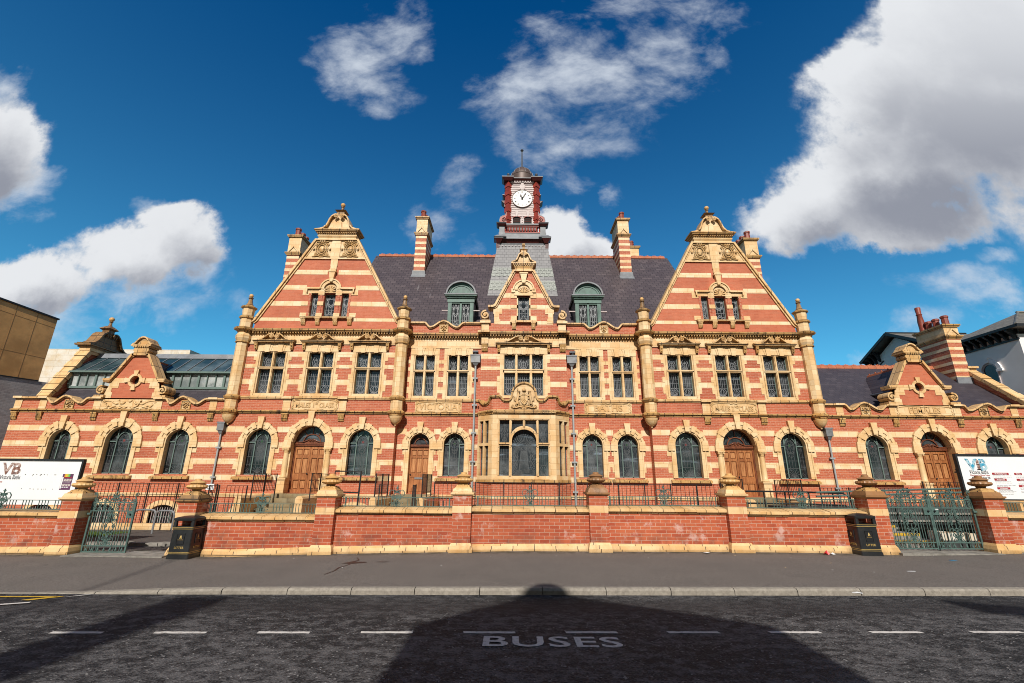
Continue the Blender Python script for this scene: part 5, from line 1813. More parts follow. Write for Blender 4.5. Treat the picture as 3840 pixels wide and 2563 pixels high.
# ---- gabled blocks
def turret(cx, y):
    st = BH
    m = MB()
    rot = PI / 8
    y -= .06
    m.lathe(cx, y, [(.03, 3.93), (.05, 3.99), (.10, 4.02), (.21, 4.12), (.27, 4.25), (.29, 4.33), (.27, 4.35)], 16, True, rot)
    o = m.build('turret', 'stone', BH, (cx, y, 4))
    m = MB()
    m.lathe(cx, y, [(.27, 4.34), (.31, 4.38), (.31, 4.42), (.38, 4.47), (.40, 4.54), (.34, 4.60)], 8, False, rot)
    m.lathe(cx, y, [(.29, 5.05), (.33, 5.07), (.37, 5.15), (.37, 5.20), (.30, 5.25)], 8, False, rot)
    m.lathe(cx, y, [(.28, 7.68), (.33, 7.71), (.33, 7.76), (.28, 7.79)], 8, False, rot)
    m.lathe(cx, y, [(.27, 8.17), (.31, 8.20), (.33, 8.27), (.46, 8.31), (.49, 8.38), (.33, 8.45)], 8, False, rot)
    m.lathe(cx, y, [(.28, 8.87), (.35, 8.90), (.36, 8.97), (.28, 9.02)], 8, False, rot)
    m.lathe(cx, y, [(.26, 9.38), (.34, 9.42), (.36, 9.47), (.22, 9.54)], 8, False, rot)
    m.split('moulding', 'stone_grimy', o)
    m = MB()
    m.lathe(cx, y, [(.28, 4.58), (.28, 5.07)], 8, False, rot)
    m.lathe(cx, y, [(.27, 5.22), (.27, 7.70)], 8, False, rot)
    m.lathe(cx, y, [(.28, 8.42), (.28, 8.90)], 8, False, rot)
    m.lathe(cx, y, [(.24, 9.00), (.27, 9.40)], 8, False, rot)
    m.split('shaft', 'stone', o)
    m = MB(); m.lathe(cx, y, [(.28, 7.78), (.34, 7.90), (.35, 8.04), (.27, 8.19)], 8, False, rot)
    m.build('bulge', 'stone', o)
    m = MB()
    m.lathe(cx, y, [(.25, 9.50), (.17, 9.58), (.11, 9.70), (.085, 9.86), (.08, 9.92), (.115, 9.94), (.115, 9.97), (.06, 9.99)], 8, False, rot)
    m.build('spirelet', 'stone_dark', o)
    m = MB(); m.ball((cx, y, 10.075), .095, n=14, m=10); m.build('ball', 'urn_stone', o)


def block(side):
    y = YG
    cx = GL if side < 0 else GR
    x0, x1 = (-13.15, -5.71) if side < 0 else (5.70, 13.23)
    holes = []
    dcx = cx - .04 if side < 0 else cx + .02
    for i, dx in enumerate((-2.25, 2.25)):
        holes.append(arch_window(cx + dx + (.14 if dx > 0 and side > 0 else 0), y, .61, .85, 4.29, 10 + i + (0 if side < 0 else 7)))
    holes.append(door(dcx, y, .74, 1.04, 4.55))
    for dx in (-2.235, 0, 2.235): holes.append(rect_window(cx + dx, y, .61, [cx + dx]))
    bs = [cx - 2.25] + ([cx + 2.25] if side < 0 else [cx + 2.25])
    for b_ in bs: holes.append(basement(b_, y, .6, .50))
    m = MB()
    m.face([(x0, -1.3), (x1, -1.3), (x1, 8.43), (x0, 8.43)], holes, y, .30)
    xe = x1 if side < 0 else x0
    m.add([(xe, y, -1.3), (xe, YC + .3, -1.3), (xe, YC + .3, 8.9), (xe, y, 8.43)], [(0, 1, 2, 3)])
    xo = x0 if side < 0 else x1
    m.add([(xo, y, -1.3), (xo, y + 9, -1.3), (xo, y + 9, 8.6), (xo, y, 8.43)], [(0, 1, 2, 3)])
    m.cur = 1
    g0 = cx + (.14 if side > 0 else 0)
    bands(m, x0, x1, y, BANDS, [(cx - 2.25 - .73, cx - 2.25 + .73), (dcx - .80, dcx + .80), (g0 + 2.25 - .73, g0 + 2.25 + .73)])
    bands(m, x0, x1, y, UBANDS, [(cx + d_ - .66, cx + d_ + .66) for d_ in (-2.235, 0, 2.235)])
    m.build('wall', ('brick', 'stone_band'), BH)
    string_lower(x0, x1, y); string_upper(x0, x1, y); cornice(x0, x1, y)
    plinth_string(x0, dcx - 1.15, y); plinth_string(dcx + 1.15, x1, y)
    text_panel(cx - 1.06, cx + 1.06, 4.59, 5.085, y, 'MALES 1   CLASS' if side < 0 else 'MALES 2   CLASS', .31, .76)
    text_mb('ST' if side < 0 else 'ND', .15, cx + (.09 if side < 0 else .12), y - .028, 4.85, .03, sx=.8, bold=.003).build('lettering', 'lettering_stone', BH)
    for sg in (-1, 1):
        m = MB(); m.box(cx + sg * 1.26 - .17, cx + sg * 1.26 + .17, y - .04, y + .02, 4.585, 5.10)
        m.box(cx + sg * 1.26 - .22, cx + sg * 1.26 + .22, y - .14, y + .02, 5.10, 5.215)
        m.build('pilaster_strip', 'stone', BH)
        console(cx + sg * 1.26, 4.10, 4.445, y, .26, .11)
    for xx in (x0, x1): turret(xx, y)
    big_gable(cx + (.04 if side < 0 else .02), y)


def big_gable(cx, y):
    hw0 = 3.38; zb, zt_ = 8.86, 13.12
    sl_ = (zt_ - zb) / (hw0 - 1.01)
    lights = [(-.91, -.57), (-.27, .27), (.57, .91)]
    z0, z1 = 9.04, 10.27
    holes = [[(cx + a, z0), (cx + b_, z0), (cx + b_, z1), (cx + a, z1)] for a, b_ in lights]
    outl = [(cx - hw0 - .05, 8.43), (cx + hw0 + .05, 8.43), (cx + hw0, zb), (cx + 1.01, zt_), (cx - 1.01, zt_), (cx - hw0, zb)]
    m = MB(); m.face(outl, holes, y, .28); m.face(outl, [], y + .36)
    m.cur = 1
    hwz = lambda z: hw0 - (z - zb) / sl_
    for (a, b_, cut) in ((8.84, 9.01, 1.2), (9.61, 9.85, .95), (10.45, 10.69, 1.2), (11.27, 11.51, .26)):
        for sg in (-1, 1):
            m.prism([(cx + sg * cut, a), (cx + sg * (hwz(a) if a > zb else hw0), a), (cx + sg * hwz(b_), b_), (cx + sg * cut, b_)], y - .007, y + .03)
    g = m.build('gable', ('gable_brick', 'stone_band'), BH, (cx, y, 8.43))
    # sloping copings
    m = MB()
    for sg in (-1, 1):
        q = [(cx + sg * (hw0 + .16), zb - .10), (cx + sg * (hw0 + .02), zb + .02), (cx + sg * 1.06, zt_ + .02)]
        m.strip(q, y - .13, y + .45, .10)
        m.strip([(a - sg * .085, b_ - .045) for a, b_ in q], y - .06, y + .40, .07)
    m.split('coping', 'coping_stone', g)
    # carved top panel
    z2 = 12.14
    m = MB(); m.prism([(cx - hwz(z2) + .05, z2), (cx + hwz(z2) - .05, z2), (cx + 1.0, zt_), (cx - 1.0, zt_)], y - .035, y + .03)
    m.box(cx - .22, cx + .22, y - .075, y, z2, zt_); m.box(cx - .17, cx + .17, y - .05, y, 11.7, z2)
    m.box(cx - hwz(z2), cx + hwz(z2), y - .07, y, z2 - .05, z2 + .02)
    m.build('top_panel', 'stone', g)
    m = MB()
    for sg in (-1, 1):
        bx = cx + sg * .70; bz = 12.62
        f = lambda p, r=.028: m.tube(xz(p, y - .07), r, 5)
        f(arc(bx, bz, .20, 0, 360, 18, .26)); f(arc(bx, bz, .29, 0, 360, 20, .34), .022)
        m.ball((bx, y - .05, bz), .14, 1, .5, 1.3, 12, 8)
        for k in range(4):
            a = 45 + 90 * k
            ex, ez = bx + .36 * math.cos(R(a)), bz + .38 * math.sin(R(a))
            f(spiral(ex, ez, .085, a, 1.3 if k % 2 else -1.3, 10), .026)
        f([(bx - .3, bz + .42), (bx, bz + .36), (bx + .3, bz + .42)]); f([(bx - .45, bz - .40), (bx - .15, bz - .36), (bx, bz - .44), (bx + .15, bz - .36), (bx + .45, bz - .40)])
        for k in range(3): m.ball((bx + (k - 1) * .10, y - .08, bz + .42), .055, n=7, m=5)
        for s2 in (-1, 1): m.ball((bx + s2 * .40, y - .07, bz), .05, 1, .8, 1.6, 7, 5)
    m.split('cartouche', 'stone_trim', g)
    # neck, cornice and scrolled top
    m = MB()
    yc = y + .14
    m.box(cx - 1.10, cx + 1.10, y - .12, y + .42, zt_, zt_ + .07)
    m.frus(cx, yc, zt_ + .07, .98, .24, zt_ + .13, .93, .22); m.frus(cx, yc, zt_ + .13, .93, .22, zt_ + .23, .99, .28); m.frus(cx, yc, zt_ + .23, .99, .28, zt_ + .33, .96, .25)
    m.build('neck', 'stone', g)
    m = MB()
    zc = zt_ + .33
    m.box(cx - 1.0, cx + 1.0, y - .16, y + .44, zc, zc + .09); dentils(m, cx - 1.0, cx + 1.0, y - .16, zc + .02, zc + .08, .05, .09)
    m.box(cx - 1.08, cx + 1.08, y - .26, y + .54, zc + .09, zc + .15); m.box(cx - 1.13, cx + 1.13, y - .31, y + .58, zc + .15, zc + .20)
    m.build('cornice', 'stone_grimy', g)
    zc += .20
    og = [(1.10, zc + .03), (.90, zc + .055), (.73, zc + .12), (.60, zc + .25), (.52, zc + .42), (.47, zc + .60), (.38, zc + .77), (.26, zc + .87), (.16, zc + .90)]
    m = MB(); m.prism([(cx - 1.0, zc)] + [(cx + 1.0, zc)] + [(cx + a, b_) for a, b_ in og[1:]] + [(cx - a, b_) for a, b_ in og[1:][::-1]], y - .06, y + .34)
    for dx in (-.13, .0, .13): pass
    m.box(cx - .12, cx + .12, y - .09, y, zc, zc + .60)
    m.build('scroll_top', 'stone', g)
    m = MB()
    for sg in (-1, 1):
        m.strip([(cx + sg * a, b_) for a, b_ in og], y - .22, y + .44, .065)
    volutes(m, cx, zc + .78, y, 1.35, .24, .024)
    m.build('scroll_coping', 'stone_trim', g)
    m = MB()
    zf = zc + .90
    m.box(cx - .18, cx + .18, y - .06, y + .30, zf, zf + .22)
    zf += .04
    m.frus(cx, y + .12, zf + .18, .19, .19, zf + .24, .28, .28); m.frus(cx, y + .12, zf + .24, .28, .28, zf + .29, .16, .16)
    m.lathe(cx, y + .12, [(.15, zf + .28), (.09, zf + .33), (.065, zf + .42), (.06, zf + .50), (.085, zf + .52), (.085, zf + .55), (.05, zf + .58)], 10)
    m.build('finial', 'stone_dark', g)
    m = MB(); m.ball((cx, y + .12, zf + .67), .115, n=14, m=10); m.build('ball', 'urn_stone', g)
    # triple window
    gable_window(g, cx, y, lights, z0, z1)


def gable_window(g, cx, y, lights, z0, z1):
    m = MB()
    bl = []
    for i, (a, b_) in enumerate(lights):
        pass
    red = MB(); st = MB(); qs = MB()
    for sg in (-1, 1):
        red.box(*sorted((cx + sg * .29, cx + sg * .55)), y - .012, y + .26, z0, z1)
        red.strip([(cx + sg * .42, z0), (cx + sg * .42, z1)], y - .04, y, .12)
        red.box(*sorted((cx + sg * .92, cx + sg * 1.02)), y - .03, y + .05, z0, z1)
        for (a, b_) in ((9.04, 9.24), (9.63, 9.83), (10.18, 10.46)):
            qs.box(*sorted((cx + sg * .275, cx + sg * .565)), y - .05, y + .2, a, b_)
            qs.box(*sorted((cx + sg * .905, cx + sg * 1.34)), y - .02, y + .1, a, b_ if a > 9.1 else 9.26)
        st.box(*sorted((cx + sg * .50, cx + sg * 1.12)), y - .03, y + .1, z1, 10.47)
        st.box(*sorted((cx + sg * .48, cx + sg * 1.18)), y - .12, y + .05, 10.47, 10.55)
        st.box(*sorted((cx + sg * 1.10, cx + sg * 1.16)), y - .12, y + .05, 10.30, 10.47)
        st.box(*sorted((cx + sg * .27, cx + sg * .52)), y - .06, y + .1, z1, 10.50)
    st.strip(arc(cx, 10.48, .40, 0, 180, 14), y - .09, y + .05, .16)
    st.strip(arc(cx, 10.48, .50, 0, 180, 14), y - .13, y + .03, .06)
    st.face(arc(cx, 10.40, .36, 0, 180, 12) + [(cx - .36, 10.28), (cx + .36, 10.28)], [], y - .005)
    st.prism([(cx - .07, 10.84), (cx + .07, 10.84), (cx + .15, 11.35), (cx - .15, 11.35)], y - .16, y + .02)
    st.box(cx - .20, cx + .20, y - .19, y + .02, 11.35, 11.41)
    st.prism([(cx - .20, 11.41), (cx + .20, 11.41), (cx, 11.60)], y - .16, y + .02)
    st.box(cx - .15, cx + .15, y - .06, y + .02, 11.5, 11.75)
    win = st.build('window', 'stone', BH, (cx, y, z0))
    red.split('mullion', 'brick', win)
    qs.split('quoin', 'stone_plain', win)
    m = MB()
    for k in range(7):
        a = R(15 + 25 * k)
        m.tube([(cx, y - .02, 10.33), (cx + .17 * math.cos(a), y - .05, 10.33 + .2 * math.sin(a)), (cx + .29 * math.cos(a), y - .03, 10.33 + .31 * math.sin(a))], .038, 6, False, 1.3)
    m.box(cx - .30, cx + .30, y - .05, y, 10.28, 10.335)
    m.build('shell', 'stone_trim', win)
    m = MB(); m.box(cx - 1.26, cx + 1.26, y - .16, y + .2, 8.97, 9.03)
    m.build('sill', 'stone_trim', win)
    for dx in (-1.10, -.42, .42, 1.10):
        console(cx + dx, 8.63, 8.97, y, .20, .14, 'stone_trim')
    for (a, b_) in lights:
        casement(win, cx + a, cx + b_, z0, z1, y + .20, False, lead=False)
        m = MB()
        xc = cx + (a + b_) / 2; W = (b_ - a); L = lambda p, w_=.016: m.ribbon(p, w_, y + .205)
        for ex in (-.5, .5):
            L([(xc + ex * W * .28, z0), (xc + ex * W * .28, z0 + .62)]); L([(xc + ex * W * .75, z0), (xc + ex * W * .75, z1)])
            L([(xc, z0 + .55), (xc + ex * W * .8, z0 + .86), (xc, z1)], .02)
            L([(xc, z0 + .02), (xc + ex * W * .6, z0 + .12), (xc, z0 + .34)], .02)
        L(arc(xc, z0 + .88, W * .24, 0, 360, 14, .19), .02); L(arc(xc, z0 + .88, W * .36, 0, 360, 14, .29), .018)
        for zz in (.22, .44, .66, 1.0): L([(cx + a, z0 + zz), (cx + b_, z0 + zz)])
        m.build('leading', 'leading', win)


block(-1); block(1)
# ---- recessed centre
def xform(mb, ox, oy, ang):
    """a wall built along local x at y=0 (facing -y) turned by ang and moved to (ox, oy)"""
    c, s = math.cos(R(ang)), math.sin(R(ang))
    mb.v = [(ox + x * c - y * s, oy + x * s + y * c, z) for x, y, z in mb.v]
    return mb


holes = [door(-4.66, YC, .50, .74, 4.16, double=False, cols=False, rec=.24)]
holes.append(arch_window(-3.11, YC, .52, .74, 4.16, 30, bright=True))
holes.append(arch_window(3.10, YC, .51, .74, 4.16, 31, bright=True))
holes.append(arch_window(4.69, YC, .51, .74, 4.16, 32, bright=True))
for i, c in enumerate((-4.66, -3.08, 3.11, 4.67)):
    holes.append(rect_window(c, YC, .505, [c], pediment=False, quoin=.17, mt='stained_glass_bright' if i == 0 else 'stained_glass'))
sl_ = scallop(-5.60, -4.78, -4.50, -3.86, -3.20, -2.88, -2.02, 8.96)
sr_ = scallop(2.02, 2.88, 3.20, 3.88, 4.53, 4.80, 5.60, 8.96)
m = MB()
m.face([(-5.71, -1.3), (5.70, -1.3), (5.70, 8.88)] + [(x, z - .08) for x, z in sr_[::-1]] + [(2.0, 8.88), (-2.0, 8.88)] + [(x, z - .08) for x, z in sl_[::-1]] + [(-5.71, 8.88)], holes, YC, .28)
W0 = m
for pts in (sl_, sr_): coping_run(pts, YC)
lion_tile(-3.85, 8.66, YC); lion_tile(3.88, 8.66, YC)
m = W0; m.cur = 1
for lv in BANDS:
    cut = [(-4.66 - .62, -4.66 + .62), (-3.11 - .63, -3.11 + .63), (3.10 - .63, 3.10 + .63), (4.69 - .63, 4.69 + .63)]
    bands(m, -5.71, -2.02, YC, [lv], [c for c in cut if c[0] < 0]); bands(m, 2.02, 5.70, YC, [lv], [c for c in cut if c[0] > 0])
m.build('wall', ('brick', 'stone_band'), BH)
for a, b_ in ((-5.71, -2.0), (2.0, 5.70)):
    string_lower(a, b_, YC); string_upper(a, b_, YC); cornice(a, b_, YC, -.04)
    plinth_string(a if a > 0 else -4.0, b_, YC)
text_panel(-4.98, -2.84, 4.60, 5.08, YC, 'VICTORIA', .40, .98)
text_panel(2.80, 4.98, 4.60, 5.08, YC, 'BATHS', .40, 1.10)

# centre bay over the bay window
hole = rect_window(0.0, YB, .95, [-.34, .34], zt=(6.43, 6.58))
m = MB()
ghole = [(-.27, 8.97), (.27, 8.97), (.27, 10.27), (-.27, 10.27)]
gout = [(-1.99, -1.3), (1.99, -1.3), (1.99, 8.85), (1.42, 8.85), (1.40, 9.62), (.46, 11.54), (-.46, 11.54), (-1.40, 9.62), (-1.42, 8.85), (-1.99, 8.85)]
m.face(gout, [hole, ghole], YB, .28)
m.face([(-1.42, 8.3), (1.42, 8.3), (1.40, 9.62), (.46, 11.54), (-.46, 11.54), (-1.40, 9.62)], [], YB + .40)
for x in (-1.99, 1.99):
    m.add([(x, YB, -1.3), (x, YC + .1, -1.3), (x, YC + .1, 8.85), (x, YB, 8.85)], [(0, 1, 2, 3)])
m.cur = 1; bands(m, -1.99, 1.99, YB, UBANDS, [(-1.02, 1.02)])
for (a, b_, cut) in ((8.79, 8.96, .60), (9.56, 9.79, .34), (10.16, 10.40, .60)):
    for sg in (-1, 1):
        hz = lambda z: 1.40 - max(0, z - 9.62) * (.94 / 1.92)
        m.prism([(sg * cut, a), (sg * hz(a), a), (sg * hz(b_), b_), (sg * cut, b_)], YB - .007, YB + .03)
m.build('wall', ('brick', 'stone_band'), BH)
cornice(-1.99, 1.99, YB, -.02)
m = MB()
for sg in (-1, 1):
    m.box(*sorted((sg * 1.60, sg * 2.16)), YB - .33, YB + .2, 8.30, 8.40)
m.split('cornice', 'stone_trim', BH)
for sg in (-1, 1):
    console(sg * 1.83, 7.42, 7.80, YB, .28, .16)
    m = MB(); m.box(sg * 1.83 - .18, sg * 1.83 + .18, YB - .05, YB + .4, 8.42, 8.82)
    m.box(sg * 1.83 - .16, sg * 1.83 + .16, YB - .06, YB + .1, 7.80, 8.15)
    m.box(sg * 1.83 - .25, sg * 1.83 + .25, YB - .14, YB + .46, 8.82, 8.94)
    m.build('pedestal', 'stone', BH)
    m = MB()
    m.strip([(sg * p[0], p[1]) for p in spiral(1.84, 9.25, .22, 100, -1.6, 26, .12)], YB - .08, YB + .40, .075)
    m.ball((sg * 1.84, YB - .03, 9.25), .075, n=10, m=7); m.box(*sorted((sg * 1.60, sg * 2.02)), YB - .06, YB + .42, 8.94, 9.02)
    m.split('volute', 'stone_trim', BH)
m = MB()
for sg in (-1, 1):
    for (a, b_, c, d_) in ((1.12, 1.42, 8.85, 9.06), (1.18, 1.42, 9.06, 9.32), (1.04, 1.46, 9.32, 9.62)):
        m.box(*sorted((sg * a, sg * b_)), YB - .02, YB + .38, c, d_)
m.split('quoin', 'stone', BH)
g = MB()
for sg in (-1, 1):
    q = [(sg * 1.72, 9.68), (sg * 1.48, 9.68), (sg * 1.38, 9.74), (sg * .50, 11.56)]
    g.strip(q, YB - .14, YB + .46, .10); g.strip([(a - sg * .06, b_ - .06) for a, b_ in q], YB - .07, YB + .42, .07)
g.box(-.56, .56, YB - .12, YB + .46, 11.54, 11.61)
g.split('gable_coping', 'stone_trim', BH)
m = MB()
m.frus(0, YB + .16, 11.61, .46, .26, 11.70, .42, .22); m.frus(0, YB + .16, 11.70, .42, .22, 11.82, .48, .28); m.box(-.5, .5, YB - .12, YB + .44, 11.82, 11.86)
dentils(m, -.54, .54, YB - .12, 11.86, 11.92, .06, .085); m.box(-.54, .54, YB - .12, YB + .44, 11.86, 11.93); m.box(-.62, .62, YB - .20, YB + .52, 11.93, 12.0)
og = [(.60, 12.03), (.44, 12.08), (.34, 12.18), (.28, 12.32), (.24, 12.44), (.14, 12.52), (.08, 12.53)]
m.prism([(-.54, 12.0), (.54, 12.0)] + og[1:] + [(-a, b_) for a, b_ in og[1:][::-1]], YB - .04, YB + .34)
for sg in (-1, 1): m.strip([(sg * a, b_) for a, b_ in og], YB - .17, YB + .44, .05)
volutes(m, 0, 12.46, YB, .85, .17, .022)
m.box(-.13, .13, YB - .02, YB + .26, 12.52, 12.72); m.frus(0, YB + .12, 12.72, .14, .14, 12.77, .20, .20); m.frus(0, YB + .12, 12.77, .2, .2, 12.80, .1, .1)
m.lathe(0, YB + .12, [(.10, 12.80), (.06, 12.88), (.05, 12.98), (.075, 13.0), (.05, 13.03)], 10)
m.ball((0, YB + .12, 13.11), .085, n=12, m=8)
m.build('gable_finial', 'stone_trim', BH)
# the single light in the small gable
st = MB(); qs = MB()
for sg in (-1, 1):
    for (a, b_) in ((8.93, 9.22), (9.60, 9.78), (10.14, 10.42)):
        qs.box(*sorted((sg * .275, sg * .62)), YB - .03, YB + .1, a, b_)
    qs.box(*sorted((sg * .275, sg * .33)), YB - .03, YB + .1, 8.97, 10.27)
    st.box(*sorted((sg * .42, sg * .60)), YB - .09, YB + .05, 10.42, 10.62)
st.box(-.46, .46, YB - .05, YB + .1, 10.27, 10.60)
st.strip(arc(0, 10.55, .38, 0, 180, 14), YB - .10, YB + .05, .16); st.strip(arc(0, 10.55, .50, 0, 180, 14), YB - .14, YB + .03, .06)
st.face(arc(0, 10.50, .34, 0, 180, 12), [], YB - .02)
st.prism([(-.08, 10.90), (.08, 10.90), (.17, 11.38), (-.17, 11.38)], YB - .17, YB + .02); st.box(-.21, .21, YB - .19, YB + .02, 11.38, 11.44)
win = st.build('window', 'stone_plain', BH, (0, YB, 8.97)); qs.split('quoin', 'stone_plain', win)
m = MB()
for k in range(7):
    a = R(15 + 25 * k)
    m.tube([(0, YB - .03, 10.42), (.15 * math.cos(a), YB - .06, 10.42 + .17 * math.sin(a)), (.27 * math.cos(a), YB - .04, 10.42 + .29 * math.sin(a))], .034, 6, False, 1.3)
m.build('shell', 'stone_trim', win)
m = MB(); m.box(-.64, .64, YB - .17, YB + .2, 8.86, 8.95); m.build('sill', 'stone_trim', win)
for sg in (-1, 1): console(sg * .46, 8.52, 8.86, YB, .18, .14, 'stone_trim')
casement(win, -.27, .27, 8.97, 10.27, YB + .2, False, lead=False)
m = MB(); L = lambda p, w_=.016: m.ribbon(p, w_, YB + .205)
for ex in (-.5, .5):
    L([(ex * .15, 8.97), (ex * .15, 9.6)]); L([(ex * .40, 8.97), (ex * .40, 10.27)])
    L([(0, 9.5), (ex * .42, 9.85), (0, 10.27)], .02); L([(0, 9.0), (ex * .32, 9.1), (0, 9.32)], .02)
L(arc(0, 9.85, .13, 0, 360, 14, .19), .02); L(arc(0, 9.85, .19, 0, 360, 14, .28), .018)
for zz in (.22, .44, .66, 1.05): L([(-.27, 8.97 + zz), (.27, 8.97 + zz)])
m.build('leading', 'leading', win)

# ---- the stone bay window
BW_ = [(-2.04, YB), (-1.365, YF), (1.365, YF), (2.04, YB)]
bay = thing('tmp', '', '', (0, 20.2, 1.67)); bay.name = 'bay_window'; WL['bay_window'] = Vector((0, 20.2, 1.67))
for k_ in list(bay.keys()): del bay[k_]
bay.parent = BH; bay.location = Vector((0, 20.2, 1.67)) - WL[BH.name]
rects = lambda l: [[(a, z0), (b_, z0), (b_, z1), (a, z1)] for a, b_, z0, z1 in l]
fl = [(-1.05, -.64, 1.84, 3.08), (-1.05, -.64, 3.20, 4.16), (.63, 1.04, 1.84, 3.08), (.63, 1.04, 3.20, 4.16)]
archp = [(-.52, 1.84), (.52, 1.84)] + arc(0, 3.30, .52, 0, 180, 16, .46)
# spandrel lights over the arch
sp = []
for sg in (-1, 1):
    q = [(sg * .05, 4.16), (sg * .05, 3.90)] + [(sg * .60 * math.cos(R(a)), 3.36 + .56 * math.sin(R(a))) for a in (80, 65, 50, 36, 24)] + [(sg * .52, 4.16)]
    sp.append(q)
m = MB(); m.face([(-1.365, 1.67), (1.365, 1.67), (1.365, 4.46), (-1.365, 4.46)], rects(fl) + [archp] + sp, YF, .24)
cl = math.hypot(.675, YB - YF); ca = math.degrees(math.atan2(YB - YF, .675))
side = [(.30, .56, 1.84, 3.08), (.30, .56, 3.20, 4.16), (.64, .90, 1.84, 3.08), (.64, .90, 3.20, 4.16)]
for sg in (-1, 1):
    sm = MB()
    hl = rects([(cl - b_, cl - a, z0, z1) for a, b_, z0, z1 in side] if sg < 0 else [(a - .04 + .0, b_ - .04, z0, z1) for a, b_, z0, z1 in side])
    hl = rects([(.10, .36, 1.84, 3.08), (.10, .36, 3.20, 4.16), (.46, .72, 1.84, 3.08), (.46, .72, 3.20, 4.16)] if sg < 0 else [(cl - .36, cl - .10, 1.84, 3.08), (cl - .36, cl - .10, 3.20, 4.16), (cl - .72, cl - .46, 1.84, 3.08), (cl - .72, cl - .46, 3.20, 4.16)])
    sm.face([(0, 1.67), (cl, 1.67), (cl, 4.46), (0, 4.46)], hl, 0, .16)
    if sg < 0: xform(sm, -2.04, YB, -ca)
    else: xform(sm, 1.365, YF, ca)
    m.add(sm.v, sm.f)
m.build('stone_frame', 'stone', bay)
m = MB()
for a, b_, z0, z1 in fl: m.box(a, b_, YF + .18, YF + .20, z0, z1)
m.face(archp, [], YF + .18)
for q in sp: m.face(q, [], YF + .18)
m.build('pane', 'stained_glass_bright', bay)
for sg in (-1, 1):
    sm = MB(); sm.box(0.05, cl - .02, .12, .14, 1.8, 4.2)
    xform(sm, *((-2.04, YB, -ca) if sg < 0 else (1.365, YF, ca))); sm.build('pane', 'stained_glass', bay)
m = MB()
L = lambda p, w_=.014: m.ribbon(p, w_, YF + .172)
r3 = random.Random(5)
for a, b_, z0, z1 in fl:
    m_ = lead_rect(a + .02, b_ - .02, z0, z1, YF + .172, z0 > 3, .011); m.add(m_.v, m_.f)
L(arc(0, 3.05, .13, 0, 360, 12, .15)); L([(-.22, 1.95), (-.15, 2.6), (-.12, 2.95)], .02); L([(.22, 1.95), (.15, 2.6), (.12, 2.95)], .02)
for k in range(9): L([(-.18 + .045 * k, 1.95), (-.10 + .025 * k, 2.88)])
for k in range(15):
    a = R(-10 + 200 * k / 14)
    L([(.17 * math.cos(a), 3.05 + .19 * math.sin(a)), (.34 * math.cos(a + .15), 3.08 + .40 * math.sin(a + .15)), (.50 * math.cos(a), 3.15 + .55 * math.sin(a))])
for sg in (-1, 1):
    for k in range(9):
        L([(sg * .48, 1.92 + .09 * k), (sg * (.30 + .02 * (k % 3)), 2.15 + .11 * k), (sg * (.24 + .03 * (k % 2)), 2.45 + .1 * k)])
for k in range(5): L([(-.48, 1.90 + .05 * k), (-.2, 1.88 + .04 * k), (.1, 1.92 + .05 * k), (.48, 1.90 + .04 * k)])
m.build('leading', 'leading_dark', bay)
m = MB()
m.strip([(-.52 - .04, 3.08)] + [(-.56 * math.cos(R(a)), 3.30 + .50 * math.sin(R(a))) for a in range(0, 181, 12)] + [(.56, 3.08)], YF - .06, YF + .06, .08)
for x in (-.595, .585):
    m.strip([(x, 1.84), (x, 4.16)], YF - .05, YF + .03, .06)
m.strip([(0, 3.88), (0, 4.16)], YF - .05, YF + .03, .06)
for a, b_ in ((-1.10, -.60), (.59, 1.09)): m.box(a, b_, YF - .06, YF + .03, 3.14, 3.20)
m.strip([(-1.09, 1.86), (-1.09, 4.19), (1.08, 4.19), (1.08, 1.86)], YF - .04, YF + .02, .04)
m.build('moulding', 'stone_trim', bay)


def bay_ring(off, z0, z1, mtl, name, parent=bay, base=False):
    k = off
    P = [(-2.04 - k * .4, YB), (-1.365 - k * .42, YF - k), (1.365 + k * .42, YF - k), (2.04 + k * .4, YB)]
    mb = MB(); P2 = P + [(2.04, YB + .05), (-2.04, YB + .05)]
    mb.hexa(P2, z0, P2, z1)
    return mb.build(name, mtl, parent)


bay_ring(-.01, -1.3, 1.56, 'brick', 'brick_base')
bay_ring(.02, .92, 1.04, 'stone', 'plinth_course')
bay_ring(.08, 1.56, 1.675, 'stone_grimy', 'sill')
m = MB()
for i in range(6):
    a = -1.05 + .35 * i
    m.prismx([(YF - .09, 1.675), (YF + .2, 1.675), (YF + .2, 1.80)], a + .004, a + .346)
m.build('sill_slope', 'stone_grimy', bay)
bay_ring(.04, 4.42, 4.47, 'stone_grimy', 'cornice'); bay_ring(.12, 4.52, 4.57, 'stone_grimy', 'cornice'); bay_ring(.07, 4.47, 4.52, 'stone_grimy', 'cornice'); bay_ring(.05, 4.57, 4.61, 'stone_trim', 'cornice')
m = MB(); dentils(m, -1.36, 1.36, YF - .06, 4.475, 4.515, .05, .06); m.build('dentils', 'stone_trim', bay)
